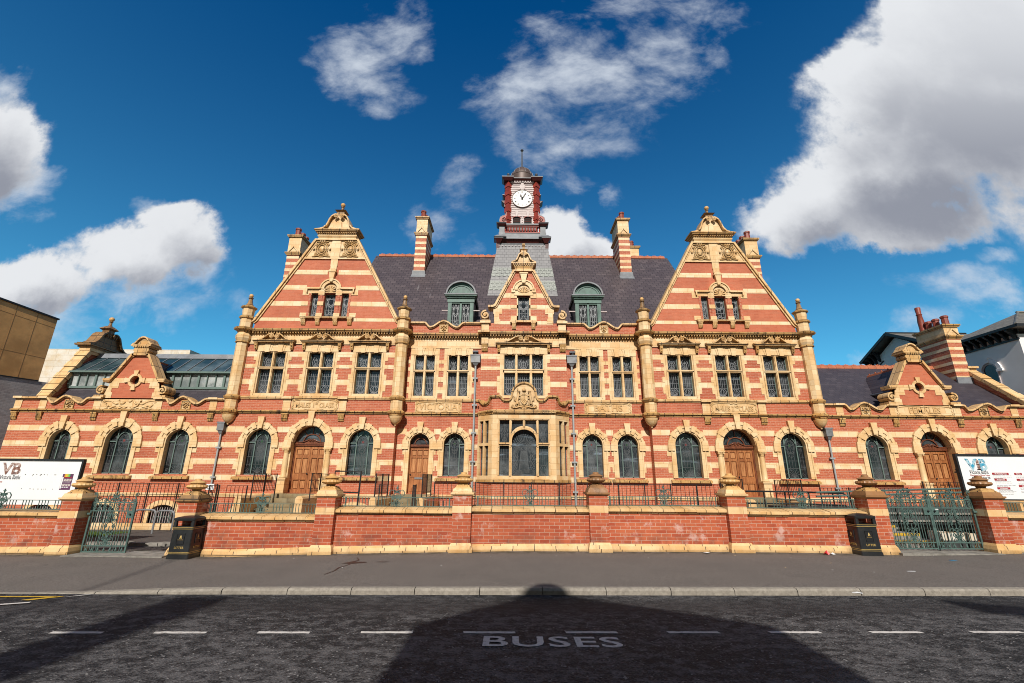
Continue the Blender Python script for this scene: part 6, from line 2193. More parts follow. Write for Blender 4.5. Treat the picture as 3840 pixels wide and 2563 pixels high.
# parapet with the city arms
m = MB()
sc_ = lambda: None
P = [(-1.37, 5.22), (-1.05, 5.22)]
pts = [(-1.42, 5.20), (-1.08, 5.22)]
for i in range(1, 9):
    a = R(180 + 0 - i * 0); pts.append((-1.08 + .08 * i * .62, 5.22 - .17 * math.sin(PI * min(1, i / 8 * .5)) * 1.0))
pts = [(-1.42, 5.20), (-1.10, 5.22), (-1.02, 5.17), (-.95, 5.07), (-.84, 5.01), (-.70, 5.01), (-.60, 5.06), (-.55, 5.16)] + [(-.53 * math.cos(R(a)), 5.28 + .53 * math.sin(R(a))) for a in range(8, 173, 12)]
pts += [(-x, z) for x, z in pts[:8][::-1]]
outl = [(-1.37, 4.6)] + [(1.37, 4.6)] + [(x, z - .05) for x, z in pts[::-1]]
m.face(outl, [], YF + .02); m.face(outl, [], YF + .25)
m.build('parapet', 'brick', bay)
m = MB(); m.strip(pts, YF - .08, YF + .32, .075); m.strip([(x, z - .06) for x, z in pts], YF - .03, YF + .29, .05)
for sg in (-1, 1):
    sm = MB()
    q = [(0, 5.19), (.10, 5.20), (.18, 5.12), (.26, 4.98), (.40, 4.92), (.62, 4.92), (.74, 5.0), (.80, 5.08), (cl + .05, 5.09)]
    if sg < 0: q = [(cl - a, b_) for a, b_ in q]
    sm.strip(q, -.08, .30, .075); sm.strip([(a, b_ - .06) for a, b_ in q], -.03, .27, .05)
    xform(sm, *((-2.04, YB, -ca) if sg < 0 else (1.365, YF, ca))); m.add(sm.v, sm.f)
m.build('parapet_coping', 'stone_grimy', bay)
m = MB()
for sg in (-1, 1):
    sm = MB()
    q = [(0, 4.6), (cl, 4.6), (cl, 5.02), (.80, 5.02), (.62, 4.88), (.40, 4.88), (.26, 4.95), (.12, 5.16), (0, 5.16)]
    if sg < 0: q = [(cl - a, b_) for a, b_ in q]
    sm.face(q, [], .02); sm.face(q, [], .25)
    xform(sm, *((-2.04, YB, -ca) if sg < 0 else (1.365, YF, ca))); sm.build('parapet', 'brick', bay)
MB().hexa([(-1.98, YB + .05), (-1.33, YF + .1), (1.33, YF + .1), (1.98, YB + .05)], 4.58, [(-1.98, YB + .05), (-1.33, YF + .1), (1.33, YF + .1), (1.98, YB + .05)], 4.70).build('flat_roof', 'lead_dark', bay)
m = MB()
m.face([(-.64, 4.62), (.64, 4.62), (.64, 5.02), (.54, 5.06)] + [(.50 * math.cos(R(a)), 5.28 + .48 * math.sin(R(a))) for a in range(0, 181, 10)] + [(-.54, 5.06), (-.64, 5.02)], [], YF - .01)
o = m.build('arms_panel', 'stone', bay)
m = MB()
y_ = YF - .05
m.prism([(-.155, 5.20), (.155, 5.20), (.155, 5.02), (.10, 4.90), (0, 4.82), (-.10, 4.90), (-.155, 5.02)], YF - .07, YF)
m.build('shield', 'carved_stone', o)
m = MB()
for k in range(3):
    m.tube([(-.13 + .07 * k, YF - .08, 5.09), (-.02 + .07 * k, YF - .08, 4.90 + .03 * k)], .016, 5)
m.box(-.15, .15, YF - .085, YF - .06, 5.12, 5.185)
m.build('shield_bars', 'stone_trim', o)
m = MB(); m.ball((0, YF - .06, 5.47), .085, n=14, m=10); m.prism([(-.10, 5.36), (.10, 5.36), (.09, 5.30), (-.09, 5.30)], YF - .06, YF)
m.strip([(-.13, 5.25), (.13, 5.25)], YF - .07, YF, .05)
m.build('globe_crest', 'stone_trim', o)
for sg in (-1, 1):
    m = MB()
    T = lambda l, r_, tp=1: m.tube([(sg * a, y_, b_) for a, b_ in l], r_, 6, False, tp)
    T([(.30, 4.86), (.31, 5.0), (.27, 5.14), (.26, 5.28)], .060, .85)
    T([(.26, 5.27), (.25, 5.36)], .05); m.ball((sg * .235, y_ - .01, 5.40), .062, n=9, m=7); T([(.23, 5.38), (.17, 5.37)], .032, .7)
    T([(.25, 5.24), (.16, 5.22), (.12, 5.27)], .028); T([(.26, 5.12), (.18, 5.10), (.13, 5.14)], .028)
    T([(.31, 4.98), (.22, 4.92), (.23, 4.80)], .036, .8); T([(.32, 4.96), (.37, 4.86), (.33, 4.77)], .036, .8)
    T([(.33, 4.98), (.43, 5.02), (.41, 5.14), (.46, 5.22)], .02)
    if sg < 0: T([(.25, 5.45), (.30, 5.50), (.28, 5.56)], .018)
    m.build('supporter', 'stone_trim', o)
m = MB()
m.tube([(x, y_, z) for x, z in ((-.52, 4.78), (-.46, 4.70), (-.34, 4.70), (-.2, 4.74), (0, 4.70), (.2, 4.74), (.34, 4.70), (.46, 4.70), (.52, 4.78))], .038, 6)
for k in range(9): m.ball((-.32 + .08 * k, y_, 4.79 - .02 * (k % 2)), .038, n=7, m=5)
for sg in (-1, 1): m.tube(xz([(sg * p[0], p[1]) for p in spiral(.52, 4.75, .07, 90, 1.3, 12)], y_), .02, 5)
m.build('motto_scroll', 'stone_trim', o)
MB().box(-.10, .10, YF - .05, YF, 4.62, 4.70).build('motto_knot', 'stone_trim', o)

# ---- roofs
SL = (15.84 - 8.3) / 6.0
m = MB()
m.add([(-9.6, 21.3, 8.3), (9.7, 21.3, 8.3), (9.7, 27.3, 15.84), (-9.6, 27.3, 15.84), (-9.6, 33.3, 8.3), (9.7, 33.3, 8.3)], [(0, 1, 2, 3), (3, 2, 5, 4)])
m.build('roof', 'slate', BH)


def ridge_tiles(x0, x1, y, z, name='ridge_tile_run'):
    m = MB()
    x = x0
    while x < x1:
        e = min(x + .44, x1)
        m.prismx([(y - .13, z - .10), (y - .09, z + .06), (y, z + .12), (y + .09, z + .06), (y + .13, z - .10)], x + .006, e - .006)
        if e - x > .3:
            for k in range(3): m.ball((x + .12 + .09 * k, y, z + .12 + (.02 if k == 1 else 0)), .042, 1, .6, 1, 7, 5)
        x = e
    m.build(name, 'clay_ridge', BH)


ridge_tiles(-9.4, -1.55, 27.3, 15.84); ridge_tiles(1.6, 9.5, 27.3, 15.84)
for cx in (GL + .04, GR + .02):
    s_ = 1 if cx > 0 else -1
    m = MB(); m.prism([(cx, 8.35), (cx + s_ * 3.5, 8.35), (cx + s_ * .46, 13.9), (cx, 13.9)], YG + .36, 27.5)
    m.build('roof', 'slate', BH)
m = MB(); m.prism([(-1.36, 8.4), (1.36, 8.4), (1.34, 9.5), (.35, 11.4), (-.35, 11.4), (-1.34, 9.5)], YB + .40, 24.2)
m.build('roof', 'slate', BH)
for vx in (-3.08, 3.22):
    vy = 23.62; vz = 8.3 + (vy - 21.3) * SL
    m = MB(); m.prism([(vx - .20, vz - .02), (vx + .20, vz - .02), (vx, vz + .26)], vy - .30, vy + .3)
    m.build('roof_vent', 'lead', BH)


def chimney(x0, x1, y0, y1, zb, zt, pots, kc=0.0):
    cx, cy = (x0 + x1) / 2, (y0 + y1) / 2
    m = MB(); m.box(x0, x1, y0, y1, zb, zt - 1.28 + kc)
    m.cur = 1
    z = zt - 1.52 + kc
    while z > zb + .5:
        m.box(x0 - .008, x1 + .008, y0 - .008, y1 + .008, z, z + .16); z -= .395
    o = m.build('chimney', ('brick', 'stone_band'), BH, (cx, cy, zb))
    m = MB()
    m.box(x0 - .05, x1 + .05, y0 - .05, y1 + .05, zt - 1.30 + kc, zt - 1.24 + kc); m.box(x0 - .09, x1 + .09, y0 - .09, y1 + .09, zt - 1.24 + kc, zt - 1.19 + kc); m.box(x0 - .12, x1 + .12, y0 - .12, y1 + .12, zt - 1.19 + kc, zt - 1.13 + kc)
    m.box(x0 - .08, x1 + .08, y0 - .08, y1 + .08, zt - .14, zt - .08); m.box(x0 - .12, x1 + .12, y0 - .12, y1 + .12, zt - .08, zt)
    m.split('cornice', 'stone_grimy', o)
    m = MB(); m.box(x0 - .01, x1 + .01, y0 - .01, y1 + .01, zt - 1.13 + kc, zt - .14)
    w_ = x1 - x0
    m.prism([(x0 + .08, zt - 1.13 + kc), (x1 - .08, zt - 1.13 + kc), (cx, zt - .80 + kc)], y0 - .05, y0)
    for sg in (-1, 1): m.strip([(cx + sg * (w_ / 2 - .06), zt - 1.11 + kc), (cx, zt - .76 + kc)], y0 - .10, y0, .06)
    m.build('cap', 'stone', o)
    for px, py in pots:
        m = MB(); m.lathe(px, py, [(.16, zt), (.15, zt + .42), (.18, zt + .43), (.18, zt + .52), (.14, zt + .55), (.11, zt + .55), (.11, zt + .3)], 8, False)
        m.build('chimney_pot', 'chimney_pot_clay', o)
    return o


for x0, x1 in ((-6.66, -5.99), (6.12, 6.80)):
    cxm = (x0 + x1) / 2
    o = chimney(x0, x1, 25.6, 27.2, 12.4, 17.72, [(cxm, 25.78), (cxm, 26.25), (cxm, 26.7)])
    m = MB(); m.box(x0 - .06, x1 + .06, 25.54, 25.62, 13.0, 13.95)
    m.add([(x0 - .10, 25.38, 8.3 + 4.08 * SL + .02), (x1 + .10, 25.38, 8.3 + 4.08 * SL + .02), (x1 + .10, 25.62, 8.3 + 4.32 * SL + .03), (x0 - .10, 25.62, 8.3 + 4.32 * SL + .03)], [(0, 1, 2, 3)])
    m.build('flashing', 'lead', o)
chimney(-13.72, -13.02, 24.0, 25.5, 8.0, 15.42, [(-13.37, 24.18), (-13.37, 24.75), (-13.37, 25.2)])
chimney(13.12, 13.86, 24.0, 25.5, 8.0, 15.45, [(13.45, 24.18), (13.45, 24.75), (13.45, 25.2)])
o = chimney(7.55, 8.25, 28.6, 29.6, 14.0, 17.4, [(7.85, 28.9), (7.95, 29.2)])


def dormer(cx):
    y = 21.42
    z0, z1, z2 = 8.85, 10.22, 10.62
    o = None
    m = MB()
    for sg in (-1, 1):
        m.box(*sorted((cx + sg * .64, cx + sg * .46)), y - .03, y + .12, z0, z1)
        m.box(*sorted((cx + sg * .60, cx + sg * .50)), y - .06, y, z0 + .1, z1 - .05)
    m.box(cx - .05, cx + .05, y - .02, y + .10, z0, z1); m.box(cx - .62, cx + .62, y - .02, y + .10, z1 - .06, z1)
    m.box(cx - .62, cx + .62, y - .05, y + .2, z0 - .2, z0 + .08)
    o = m.build('dormer', 'dormer_paint', BH, (cx, y, z0))
    m = MB()
    m.box(cx - .68, cx + .68, y - .06, y + .2, z1, z1 + .20); m.box(cx - .72, cx + .72, y - .12, y + .2, z1 + .20, z1 + .25); dentils(m, cx - .7, cx + .7, y - .12, z1 + .25, z1 + .29, .04, .07)
    m.box(cx - .80, cx + .80, y - .22, y + .2, z1 + .29, z2 - .05)
    m.build('entablature', 'dormer_paint', o)
    m = MB(); m.box(cx - .83, cx + .83, y - .25, y + .2, z2 - .05, z2); m.build('ledge', 'lead', o)
    m = MB(); m.face([(cx - .66, z2)] + [(cx + .66 * math.cos(R(a)), z2 + .60 * math.sin(R(a))) for a in range(180, -1, -12)], [], y - .08)
    m.strip([(cx + .64 * math.cos(R(a)), z2 + .58 * math.sin(R(a))) for a in range(0, 181, 10)], y - .13, y, .05)
    m.strip([(cx + .52 * math.cos(R(a)), z2 + .47 * math.sin(R(a))) for a in range(0, 181, 12)], y - .11, y, .03)
    m.build('tympanum', 'dormer_paint', o)
    m = MB(); m.strip([(cx + .72 * math.cos(R(a)), z2 + .66 * math.sin(R(a))) for a in range(0, 181, 9)], y - .24, y + 2.3, .07); m.ball((cx, y - .2, z2 + .70), .05, n=8, m=6)
    m.build('arched_roof', 'lead', o)
    m = MB(); m.box(cx - .63, cx + .63, y + .12, y + 2.3, z0 - .3, z2)
    m.build('cheeks', 'lead_dark', o)
    m = MB()
    for sg in (-1, 1): m.box(*sorted((cx + sg * .64, cx + sg * .95)), y + .02, y + .10, 9.78, 9.82)
    m.build('flashing', 'white_paint', o)
    for sg in (-1, 1):
        a, b_ = sorted((cx + sg * .055, cx + sg * .455))
        MB().face([(a, z0), (b_, z0), (b_, z1 - .06), (a, z1 - .06)], [], y + .06).build('pane', 'stained_glass', o)
        m = MB(); xc = (a + b_) / 2; L = lambda p, w_=.017: m.ribbon(p, w_, y + .05)
        for ex in (-.5, .5):
            L([(xc + ex * .10, z0), (xc + ex * .10, z0 + .65)]); L([(xc + ex * .28, z0), (xc + ex * .28, z1 - .06)])
            L([(xc, z0 + .6), (xc + ex * .30, z0 + .9), (xc, z1 - .06)], .02)
            L([(xc, z0 + .12), (xc + ex * .2, z0 + .2), (xc, z0 + .4)], .02)
        L(arc(xc, z0 + .92, .09, 0, 360, 14, .17), .02); L(arc(xc, z0 + .92, .14, 0, 360, 14, .27), .018)
        for zz in (.22, .44, .66, 1.1): L([(a, z0 + zz), (b_, z0 + zz)])
        m.build('leading', 'leading', o)


dormer(-3.14); dormer(3.26)

# ---- clock tower
TX, TY = .03, 26.0
ct = thing('tmp', '', '', (TX, TY, 11)); ct.name = 'clock_tower'; WL['clock_tower'] = Vector((TX, TY, 11))
for k_ in list(ct.keys()): del ct[k_]
ct.parent = BH; ct.location = Vector((TX, TY, 11)) - WL[BH.name]
hw_at = lambda z: 2.16 - (z - 10.6) * (.68 / 4.7)
zz_ = [10.6, 12.05, 12.65, 12.95, 13.55, 15.25]
m = MB(); m2 = MB()
for i, (a, b_) in enumerate(zip(zz_, zz_[1:])):
    (m2 if i in (1, 3) else m).frus(TX, TY, a, hw_at(a), hw_at(a), b_, hw_at(b_), hw_at(b_))
m.build('slate_skirt', 'tower_slate', ct)
m2.build('slate_skirt', 'green_slate', ct)
# scalloped slates in the green bands, one row of tongues over each lower edge
m = MB()
for zb_ in (12.55, 12.80, 12.30):
    pass
for z_, n in ((12.07, 13), (12.27, 13), (12.47, 13), (12.97, 12), (13.17, 12), (13.37, 12)):
    hb = hw_at(z_)
    for k in range(n):
        xa = TX - hb + 2 * hb * k / n; xb = TX - hb + 2 * hb * (k + 1) / n
        if int(z_ * 5) % 2: xa += hb / n; xb += hb / n
        if xb > TX + hb: continue
        f = lambda z: TY - hw_at(z) - .012
        t_ = .05
        m.add([(xa + .01, f(z_ + .2), z_ + .2), (xb - .01, f(z_ + .2), z_ + .2), (xb - .01, f(z_ + .06) - .006, z_ + .06), ((xa * .3 + xb * .7), f(z_) - .012, z_), ((xa * .7 + xb * .3), f(z_) - .012, z_), (xa + .01, f(z_ + .06) - .006, z_ + .06)], [(0, 1, 2, 3, 4, 5)])
m.build('shaped_slates', 'green_slate', ct)
# lucarne behind the small gable
m = MB(); fy_ = TY - hw_at(12.9)
m.box(TX - .5, TX + .5, fy_ - .45, fy_ + .5, 12.6, 13.45); m.prism(arc(TX, 13.45, .52, 0, 180, 12), fy_ - .45, fy_ + .5); m.box(TX - .62, TX + .62, fy_ - .55, fy_ + .4, 13.4, 13.48)
m.build('lucarne', 'dormer_paint', ct)
m = MB()
m.frus(TX, TY, 15.20, 1.50, 1.50, 15.28, 1.53, 1.53)
m.build('apron', 'lead', ct)
m = MB()
for k in range(15): m.ball((TX - 1.4 + .2 * k, TY - hw_at(15.1) - .02, 15.09), .05, 1, .5, .6, 7, 5)
m.split('lead_clip', 'white_paint', ct)
oct_ = lambda h, c: [(TX - h + c, TY - h), (TX + h - c, TY - h), (TX + h, TY - h + c), (TX + h, TY + h - c), (TX + h - c, TY + h), (TX - h + c, TY + h), (TX - h, TY + h - c), (TX - h, TY - h + c)]


def plus(h, hc, cw):
    """square plan with boldly projecting corners"""
    return [(TX - h - hc + .0, TY - h - hc)]


m = MB()
m.frus(TX, TY, 15.32, 1.46, 1.46, 15.40, 1.52, 1.52)
m.frus(TX, TY, 15.40, 1.50, 1.50, 15.52, 1.62, 1.62)
for sx in (-1, 1):
    for sy in (-1, 1):
        m.frus(TX + sx * 1.50, TY + sy * 1.50, 15.26, .10, .10, 15.52, .27, .27)
        m.hexa([(TX + sx * 1.48, TY + sy * 1.3), (TX + sx * 1.62, TY + sy * 1.3), (TX + sx * 1.62, TY + sy * 1.5), (TX + sx * 1.48, TY + sy * 1.5)], 14.5, [(TX + sx * 1.44, TY + sy * 1.3), (TX + sx * 1.68, TY + sy * 1.3), (TX + sx * 1.68, TY + sy * 1.56), (TX + sx * 1.44, TY + sy * 1.56)], 15.3)
m.build('eaves', 'red_paint_dark', ct)
m = MB()
m.box(TX - 1.66, TX + 1.66, TY - 1.66, TY + 1.66, 15.52, 15.57)
for sx in (-1, 1):
    for sy in (-1, 1):
        m.box(TX + sx * 1.5 - .28, TX + sx * 1.5 + .28, TY + sy * 1.5 - .28, TY + sy * 1.5 + .28, 15.522, 15.578)
        m.frus(TX + sx * 1.42, TY + sy * 1.42, 15.578, .40, .40, 15.80, .20, .20)
        m.box(TX + sx * 1.32 - .20, TX + sx * 1.32 + .20, TY + sy * 1.32 - .20, TY + sy * 1.32 + .20, 15.80, 16.02)
        m.box(TX + sx * 1.32 - .17, TX + sx * 1.32 + .17, TY + sy * 1.32 - .17, TY + sy * 1.32 + .17, 16.02, 16.56)
m.frus(TX, TY, 15.57, 1.60, 1.60, 15.66, 1.40, 1.40)
m.box(TX - 1.38, TX + 1.38, TY - 1.38, TY + 1.38, 15.66, 16.06)
m.build('lead_base', 'lead', ct)
m = MB(); m.box(TX - 1.40, TX + 1.40, TY - 1.42, TY - 1.28, 16.06, 16.12).box(TX - 1.40, TX + 1.40, TY - 1.42, TY - 1.28, 16.50, 16.58)
for s_ in (-1, 1): m.box(TX + s_ * 1.35 - .07, TX + s_ * 1.35 + .07, TY - 1.4, TY + 1.4, 16.06, 16.12).box(TX + s_ * 1.35 - .07, TX + s_ * 1.35 + .07, TY - 1.4, TY + 1.4, 16.50, 16.58)
m.build('balustrade_rail', 'red_paint', ct)
for k in range(13):
    xb = TX - 1.11 + 2.22 * k / 12
    m = MB(); m.lathe(xb, TY - 1.35, [(.05, 16.12), (.05, 16.16), (.03, 16.18), (.058, 16.26), (.05, 16.31), (.028, 16.38), (.045, 16.42), (.045, 16.50)], 8)
    m.build('baluster', 'red_paint', ct)
m = MB(); m.box(TX - 1.48, TX + 1.48, TY - 1.48, TY - 1.20, 16.58, 16.66)
for s_ in (-1, 1):
    m.box(TX + s_ * 1.34 - .14, TX + s_ * 1.34 + .14, TY - 1.46, TY + 1.48, 16.582, 16.662)
    m.frus(TX + s_ * 1.36, TY - 1.36, 16.56, .24, .24, 16.64, .32, .32); m.frus(TX + s_ * 1.36, TY - 1.36, 16.64, .32, .32, 16.74, .12, .12)
m.build('balustrade_cap', 'lead', ct)
m = MB()
for s_ in (-1, 1): m.frus(TX + s_ * 1.36, TY - 1.36, 16.46, .2, .2, 16.56, .30, .30)
m.split('post_moulding', 'red_paint_dark', ct)
# clock stage: white boards between red quoined corner piers
Y0 = TY - 1.02
m = MB(); m.box(TX - .98, TX + .98, Y0 + .06, TY + .98, 16.0, 19.72); m.build('clock_stage', 'red_paint_dark', ct)
m = MB()
z = 16.60
while z < 19.58:
    m.prismx([(Y0 + .02, z), (Y0 + .055, z + .145), (Y0 + .07, z + .145), (Y0 + .07, z)], TX - .78, TX + .78)
    z += .15
m.build('weatherboards', 'white_paint', ct)
m = MB()
for sx in (-1, 1):
    for sy in (-1, 1):
        z = 16.55; i = 0
        while z < 19.68:
            h = .30; hh = .165 + (.035 if i % 2 else 0)
            cxq, cyq = TX + sx * .93, TY + sy * .93
            dd = hh * 1.32
            m.hexa([(cxq - dd, cyq), (cxq, cyq - dd), (cxq + dd, cyq), (cxq, cyq + dd)], z, [(cxq - dd, cyq), (cxq, cyq - dd), (cxq + dd, cyq), (cxq, cyq + dd)], min(z + h, 19.70))
            z += h; i += 1
m.split('corner_pier', 'red_paint', ct)
m = MB()
for sx in (-1, 1):
    vx = lambda a: TX + sx * a
    q = [(vx(.86), 16.66), (vx(1.46), 16.66), (vx(1.50), 16.85), (vx(1.44), 17.05), (vx(1.28), 17.16), (vx(1.14), 17.20), (vx(1.06), 17.30), (vx(1.06), 17.44), (vx(.98), 17.52), (vx(.86), 17.52)]
    m.prism(q, Y0 - .02, Y0 + .26)
m.split('console', 'red_paint', ct)
m = MB()
for sx in (-1, 1):
    q = [(TX + sx * a, b_) for a, b_ in ((1.46, 16.66), (1.51, 16.85), (1.45, 17.07), (1.28, 17.18), (1.14, 17.22), (1.07, 17.31), (1.08, 17.44), (1.02, 17.55))]
    m.strip(q, Y0 - .03, Y0 + .30, .03)
m.split('console_lead', 'lead', ct)
m = MB()
for sx in (-1, 1):
    m.tube(xz([(TX + sx * (p[0] - 0), p[1]) for p in spiral(1.24, 16.90, .16, 90, 1.6, 16)], Y0 - .03), .022, 5)
m.split('console_scroll', 'red_paint_dark', ct)
# louvred openings
for sx in (-1, 1):
    m = MB(); lx = TX + sx * .37
    m.face([(lx - .25, 16.62), (lx + .25, 16.62), (lx + .25, 16.98)] + arc(lx, 16.98, .25, 0, 180, 10, .12) + [(lx - .25, 16.98)], [], Y0 + .012)
    lo = m.build('louvre', 'bin_inside', ct)
    m = MB(); m.prismx([(Y0 + .0, 16.80), (Y0 + .06, 16.92), (Y0 + .06, 16.80)], lx - .24, lx + .24); m.prismx([(Y0 + .0, 16.95), (Y0 + .06, 17.04), (Y0 + .06, 16.95)], lx - .22, lx + .22)
    m.build('slat', 'red_paint', lo)
    m = MB(); m.strip(arc(lx, 16.99, .26, 0, 180, 12, .13), Y0 - .06, Y0 + .03, .035); m.build('hood', 'red_paint', lo)
    m = MB()
    for e in (-.29, .29): m.box(lx + e - .04, lx + e + .04, Y0 - .02, Y0 + .03, 16.6, 17.0)
    m.box(lx - .34, lx + .34, Y0 - .03, Y0 + .02, 17.14, 17.17)
    m.prism([(lx - .05, 17.10), (lx + .05, 17.10), (lx + .09, 17.44), (lx - .09, 17.44)], Y0 - .07, Y0 + .03)
    m.build('architrave', 'white_paint', lo)
# the dial
CZ = 18.42
m = MB()
m.add([(TX + .615 * math.cos(2 * PI * k / 40), Y0 - .02, CZ + .615 * math.sin(2 * PI * k / 40)) for k in range(40)], [tuple(range(40))])
m.build('clock_face', 'clock_white', ct)
m = MB(); m.strip([(TX + .63 * math.cos(2 * PI * k / 40), CZ + .63 * math.sin(2 * PI * k / 40)) for k in range(40)], Y0 - .05, Y0 + .04, .035, True)
m.build('clock_rim', 'copper_brown', ct)
for k, s_ in enumerate(['XII', 'I', 'II', 'III', 'IIII', 'V', 'VI', 'VII', 'VIII', 'IX', 'X', 'XI']):
    a = R(90 - 30 * k)
    tm = text_mb(s_, .155, 0, 0, -.052, .004, sx=.74, bold=.005)
    th = a - PI / 2
    c_, s2 = math.cos(th), math.sin(th)
    tm.v = [(TX + .475 * math.cos(a) + x * c_ - z * s2, Y0 - .026 + y, CZ + .475 * math.sin(a) + x * s2 + z * c_) for x, y, z in tm.v]
    tm.build('numeral', 'black_mark', ct)
for (ang, ln, wd, arrow) in ((90 - 30 * (11 + 5 / 60), .36, .055, True), (90 - 30, .52, .042, False)):
    a = R(ang); dx, dz = math.cos(a), math.sin(a)
    q = [(-.10, -wd * .5), (0, -wd), (ln * .55, -wd * .8)] + ([(ln * .6, -.075), (ln, 0), (ln * .6, .075)] if arrow else [(ln * .8, -wd * .9), (ln, 0), (ln * .8, wd * .9)]) + [(ln * .55, wd * .8), (0, wd), (-.10, wd * .5)]
    m = MB(); m.prism([(TX + u * dx - v * dz, CZ + u * dz + v * dx) for u, v in q], Y0 - .055, Y0 - .045)
    m.build('clock_hand', 'black_mark', ct)
MB().ball((TX, Y0 - .05, CZ), .035, n=10, m=6).build('clock_boss', 'black_mark', ct)
m = MB(); m.prism([(TX - .10, 19.05), (TX + .10, 19.05), (TX + .10, 19.10), (TX + .16, 19.12), (TX + .16, 19.38), (TX + .09, 19.42), (TX + .09, 19.60), (TX - .09, 19.60), (TX - .09, 19.42), (TX - .16, 19.38), (TX - .16, 19.12), (TX - .10, 19.10)], Y0 - .06, Y0 + .04)
m.build('keystone', 'white_paint', ct)
m = MB()
m.box(TX - .80, TX + .80, Y0 - .06, Y0 + .05, 19.56, 19.60)
for k in range(15):
    xb = TX - .76 + 1.52 * k / 14; m.box(xb - .028, xb + .028, Y0 - .10, Y0, 19.60, 19.67)
m.build('dentils', 'white_paint', ct)
m = MB(); m.frus(TX, TY, 19.67, 1.08, 1.08, 19.80, 1.22, 1.22)
for sx in (-1, 1):
    for sy in (-1, 1): m.frus(TX + sx * .98, TY + sy * .98, 19.62, .26, .26, 19.80, .40, .40)
m.build('cornice', 'red_paint_dark', ct)
m = MB(); m.box(TX - 1.22, TX + 1.22, TY - 1.22, TY + 1.22, 19.80, 19.85); m.frus(TX, TY, 19.85, 1.18, 1.18, 20.0, .95, .95)
for sx in (-1, 1):
    for sy in (-1, 1):
        m.box(TX + sx * .98 - .40, TX + sx * .98 + .40, TY + sy * .98 - .40, TY + sy * .98 + .40, 19.802, 19.856)
        m.frus(TX + sx * .98, TY + sy * .98, 19.856, .38, .38, 20.06, .10, .10)
m.build('lead_roof', 'lead', ct)
for sx in (-1, 1):
    for sy in (-1, 1):
        m = MB(); m.lathe(TX + sx * .96, TY + sy * .96, [(.07, 20.03), (.05, 20.10), (.07, 20.14)], 8); m.ball((TX + sx * .96, TY + sy * .96, 20.24), .105, n=12, m=8)
        m.build('ball_finial', 'lead_dark', ct)
m = MB(); m.lathe(TX, TY, [(.82, 19.95), (.80, 20.08), (.73, 20.27), (.60, 20.44), (.43, 20.60), (.24, 20.74), (.11, 20.84)], 24)
m.build('dome', 'copper_brown', ct)
m = MB()
for k in range(12):
    a = 2 * PI * (k + .5) / 12
    m.tube([(TX + r_ * math.cos(a), TY + r_ * math.sin(a), z_) for r_, z_ in ((.825, 19.97), (.805, 20.08), (.735, 20.28), (.605, 20.45), (.435, 20.61), (.24, 20.755))], .016, 4)
m.build('dome_rib', 'lead', ct)
m = MB(); m.lathe(TX, TY, [(.12, 20.74), (.10, 20.82), (.17, 20.86), (.17, 20.90), (.06, 20.94), (.055, 21.3), (.042, 22.46), (.10, 22.50), (.12, 22.56), (.09, 22.60), (.0, 22.61)], 10)
m.build('spire_rod', 'lead_dark', ct)
m = MB()
for s_ in (-1, 1): m.frus(TX + s_ * 1.20, TY - .2, 18.45, .04, .3, 18.62, .22, .3); m.frus(TX + s_ * 1.12, TY - .2, 18.2, .1, .26, 18.47, .1, .26)
m.split('side_hood', 'red_paint_dark', ct)

for o in kids(ct):
    if o.name.split('.')[0] in ('clock_stage', 'weatherboards', 'corner_pier', 'console', 'console_lead', 'console_scroll', 'louvre', 'clock_face', 'clock_rim', 'numeral', 'clock_hand', 'clock_boss',
                                'keystone', 'dentils', 'cornice', 'lead_roof', 'ball_finial', 'dome', 'dome_rib', 'spire_rod', 'side_hood'):
        up = 0.30
        if o.name.split('.')[0] == 'spire_rod': up = 0.66
        if o.name.split('.')[0] in ('dome', 'dome_rib'): up = 0.96
        o.location.z += up
    if o.name.split('.')[0] not in ('slate_skirt', 'shaped_slates', 'lucarne', 'lead_clip', 'apron', 'numeral', 'clock_hand', 'clock_face', 'clock_rim'):
        done = set()
        for q in [o] + kids(o):
            if q.data in done: continue
            for v in q.data.vertices: v.co.x = TX + (v.co.x + WL[q.name].x - TX) * .945 - WL[q.name].x
MB().lathe(TX, TY, [(.78, 20.2), (.80, 20.3), (.79, 20.93)], 24).build('drum', 'copper_brown', ct)

# ---- rainwater pipes
def drainpipe(x, y, z0, zt, hop, mt='pipe_grey', r=.045, hw=.22):
    m = MB(); m.tube([(x, y, z0), (x, y, zt)], r, 8)
    for z in [z0 + .5 + 1.25 * k for k in range(int((zt - z0) / 1.25) + 1)]:
        if z < zt: m.box(x - .11, x + .11, y - .03, y + .10, z, z + .07); m.lathe(x, y, [(r + .02, z), (r + .02, z + .07)], 8, False)
    o = m.build('drainpipe', mt, BH, (x, y, z0))
    m = MB(); m.box(x - hw, x + hw, y - .14, y + .12, zt + .12, zt + .46); m.frus(x, y, zt - .02, .06, .06, zt + .12, hw * .7, .12); m.box(x - hw - .03, x + hw + .03, y - .16, y + .12, zt + .44, zt + .50)
    m.build('hopper', 'hopper_lead', o)


drainpipe(-2.25, 20.78, -.6, 6.80, True); drainpipe(2.26, 20.78, -.6, 6.80, True)
for x in (-2.28, 2.30):
    m = MB(); m.tube([(x, 20.78, 7.25), (x + .02, 20.74, 7.38), (x + .02, 20.8, 7.48)], .06, 6); m.box(x - .12, x + .14, 20.66, 20.9, 7.42, 7.50)
    m.build('spout', 'lead_dark', BH)
drainpipe(-13.42, 20.52, 1.15, 3.55, True, 'pipe_grey', .038, .15); drainpipe(13.52, 20.52, .9, 3.50, True, 'pipe_grey', .038, .15)

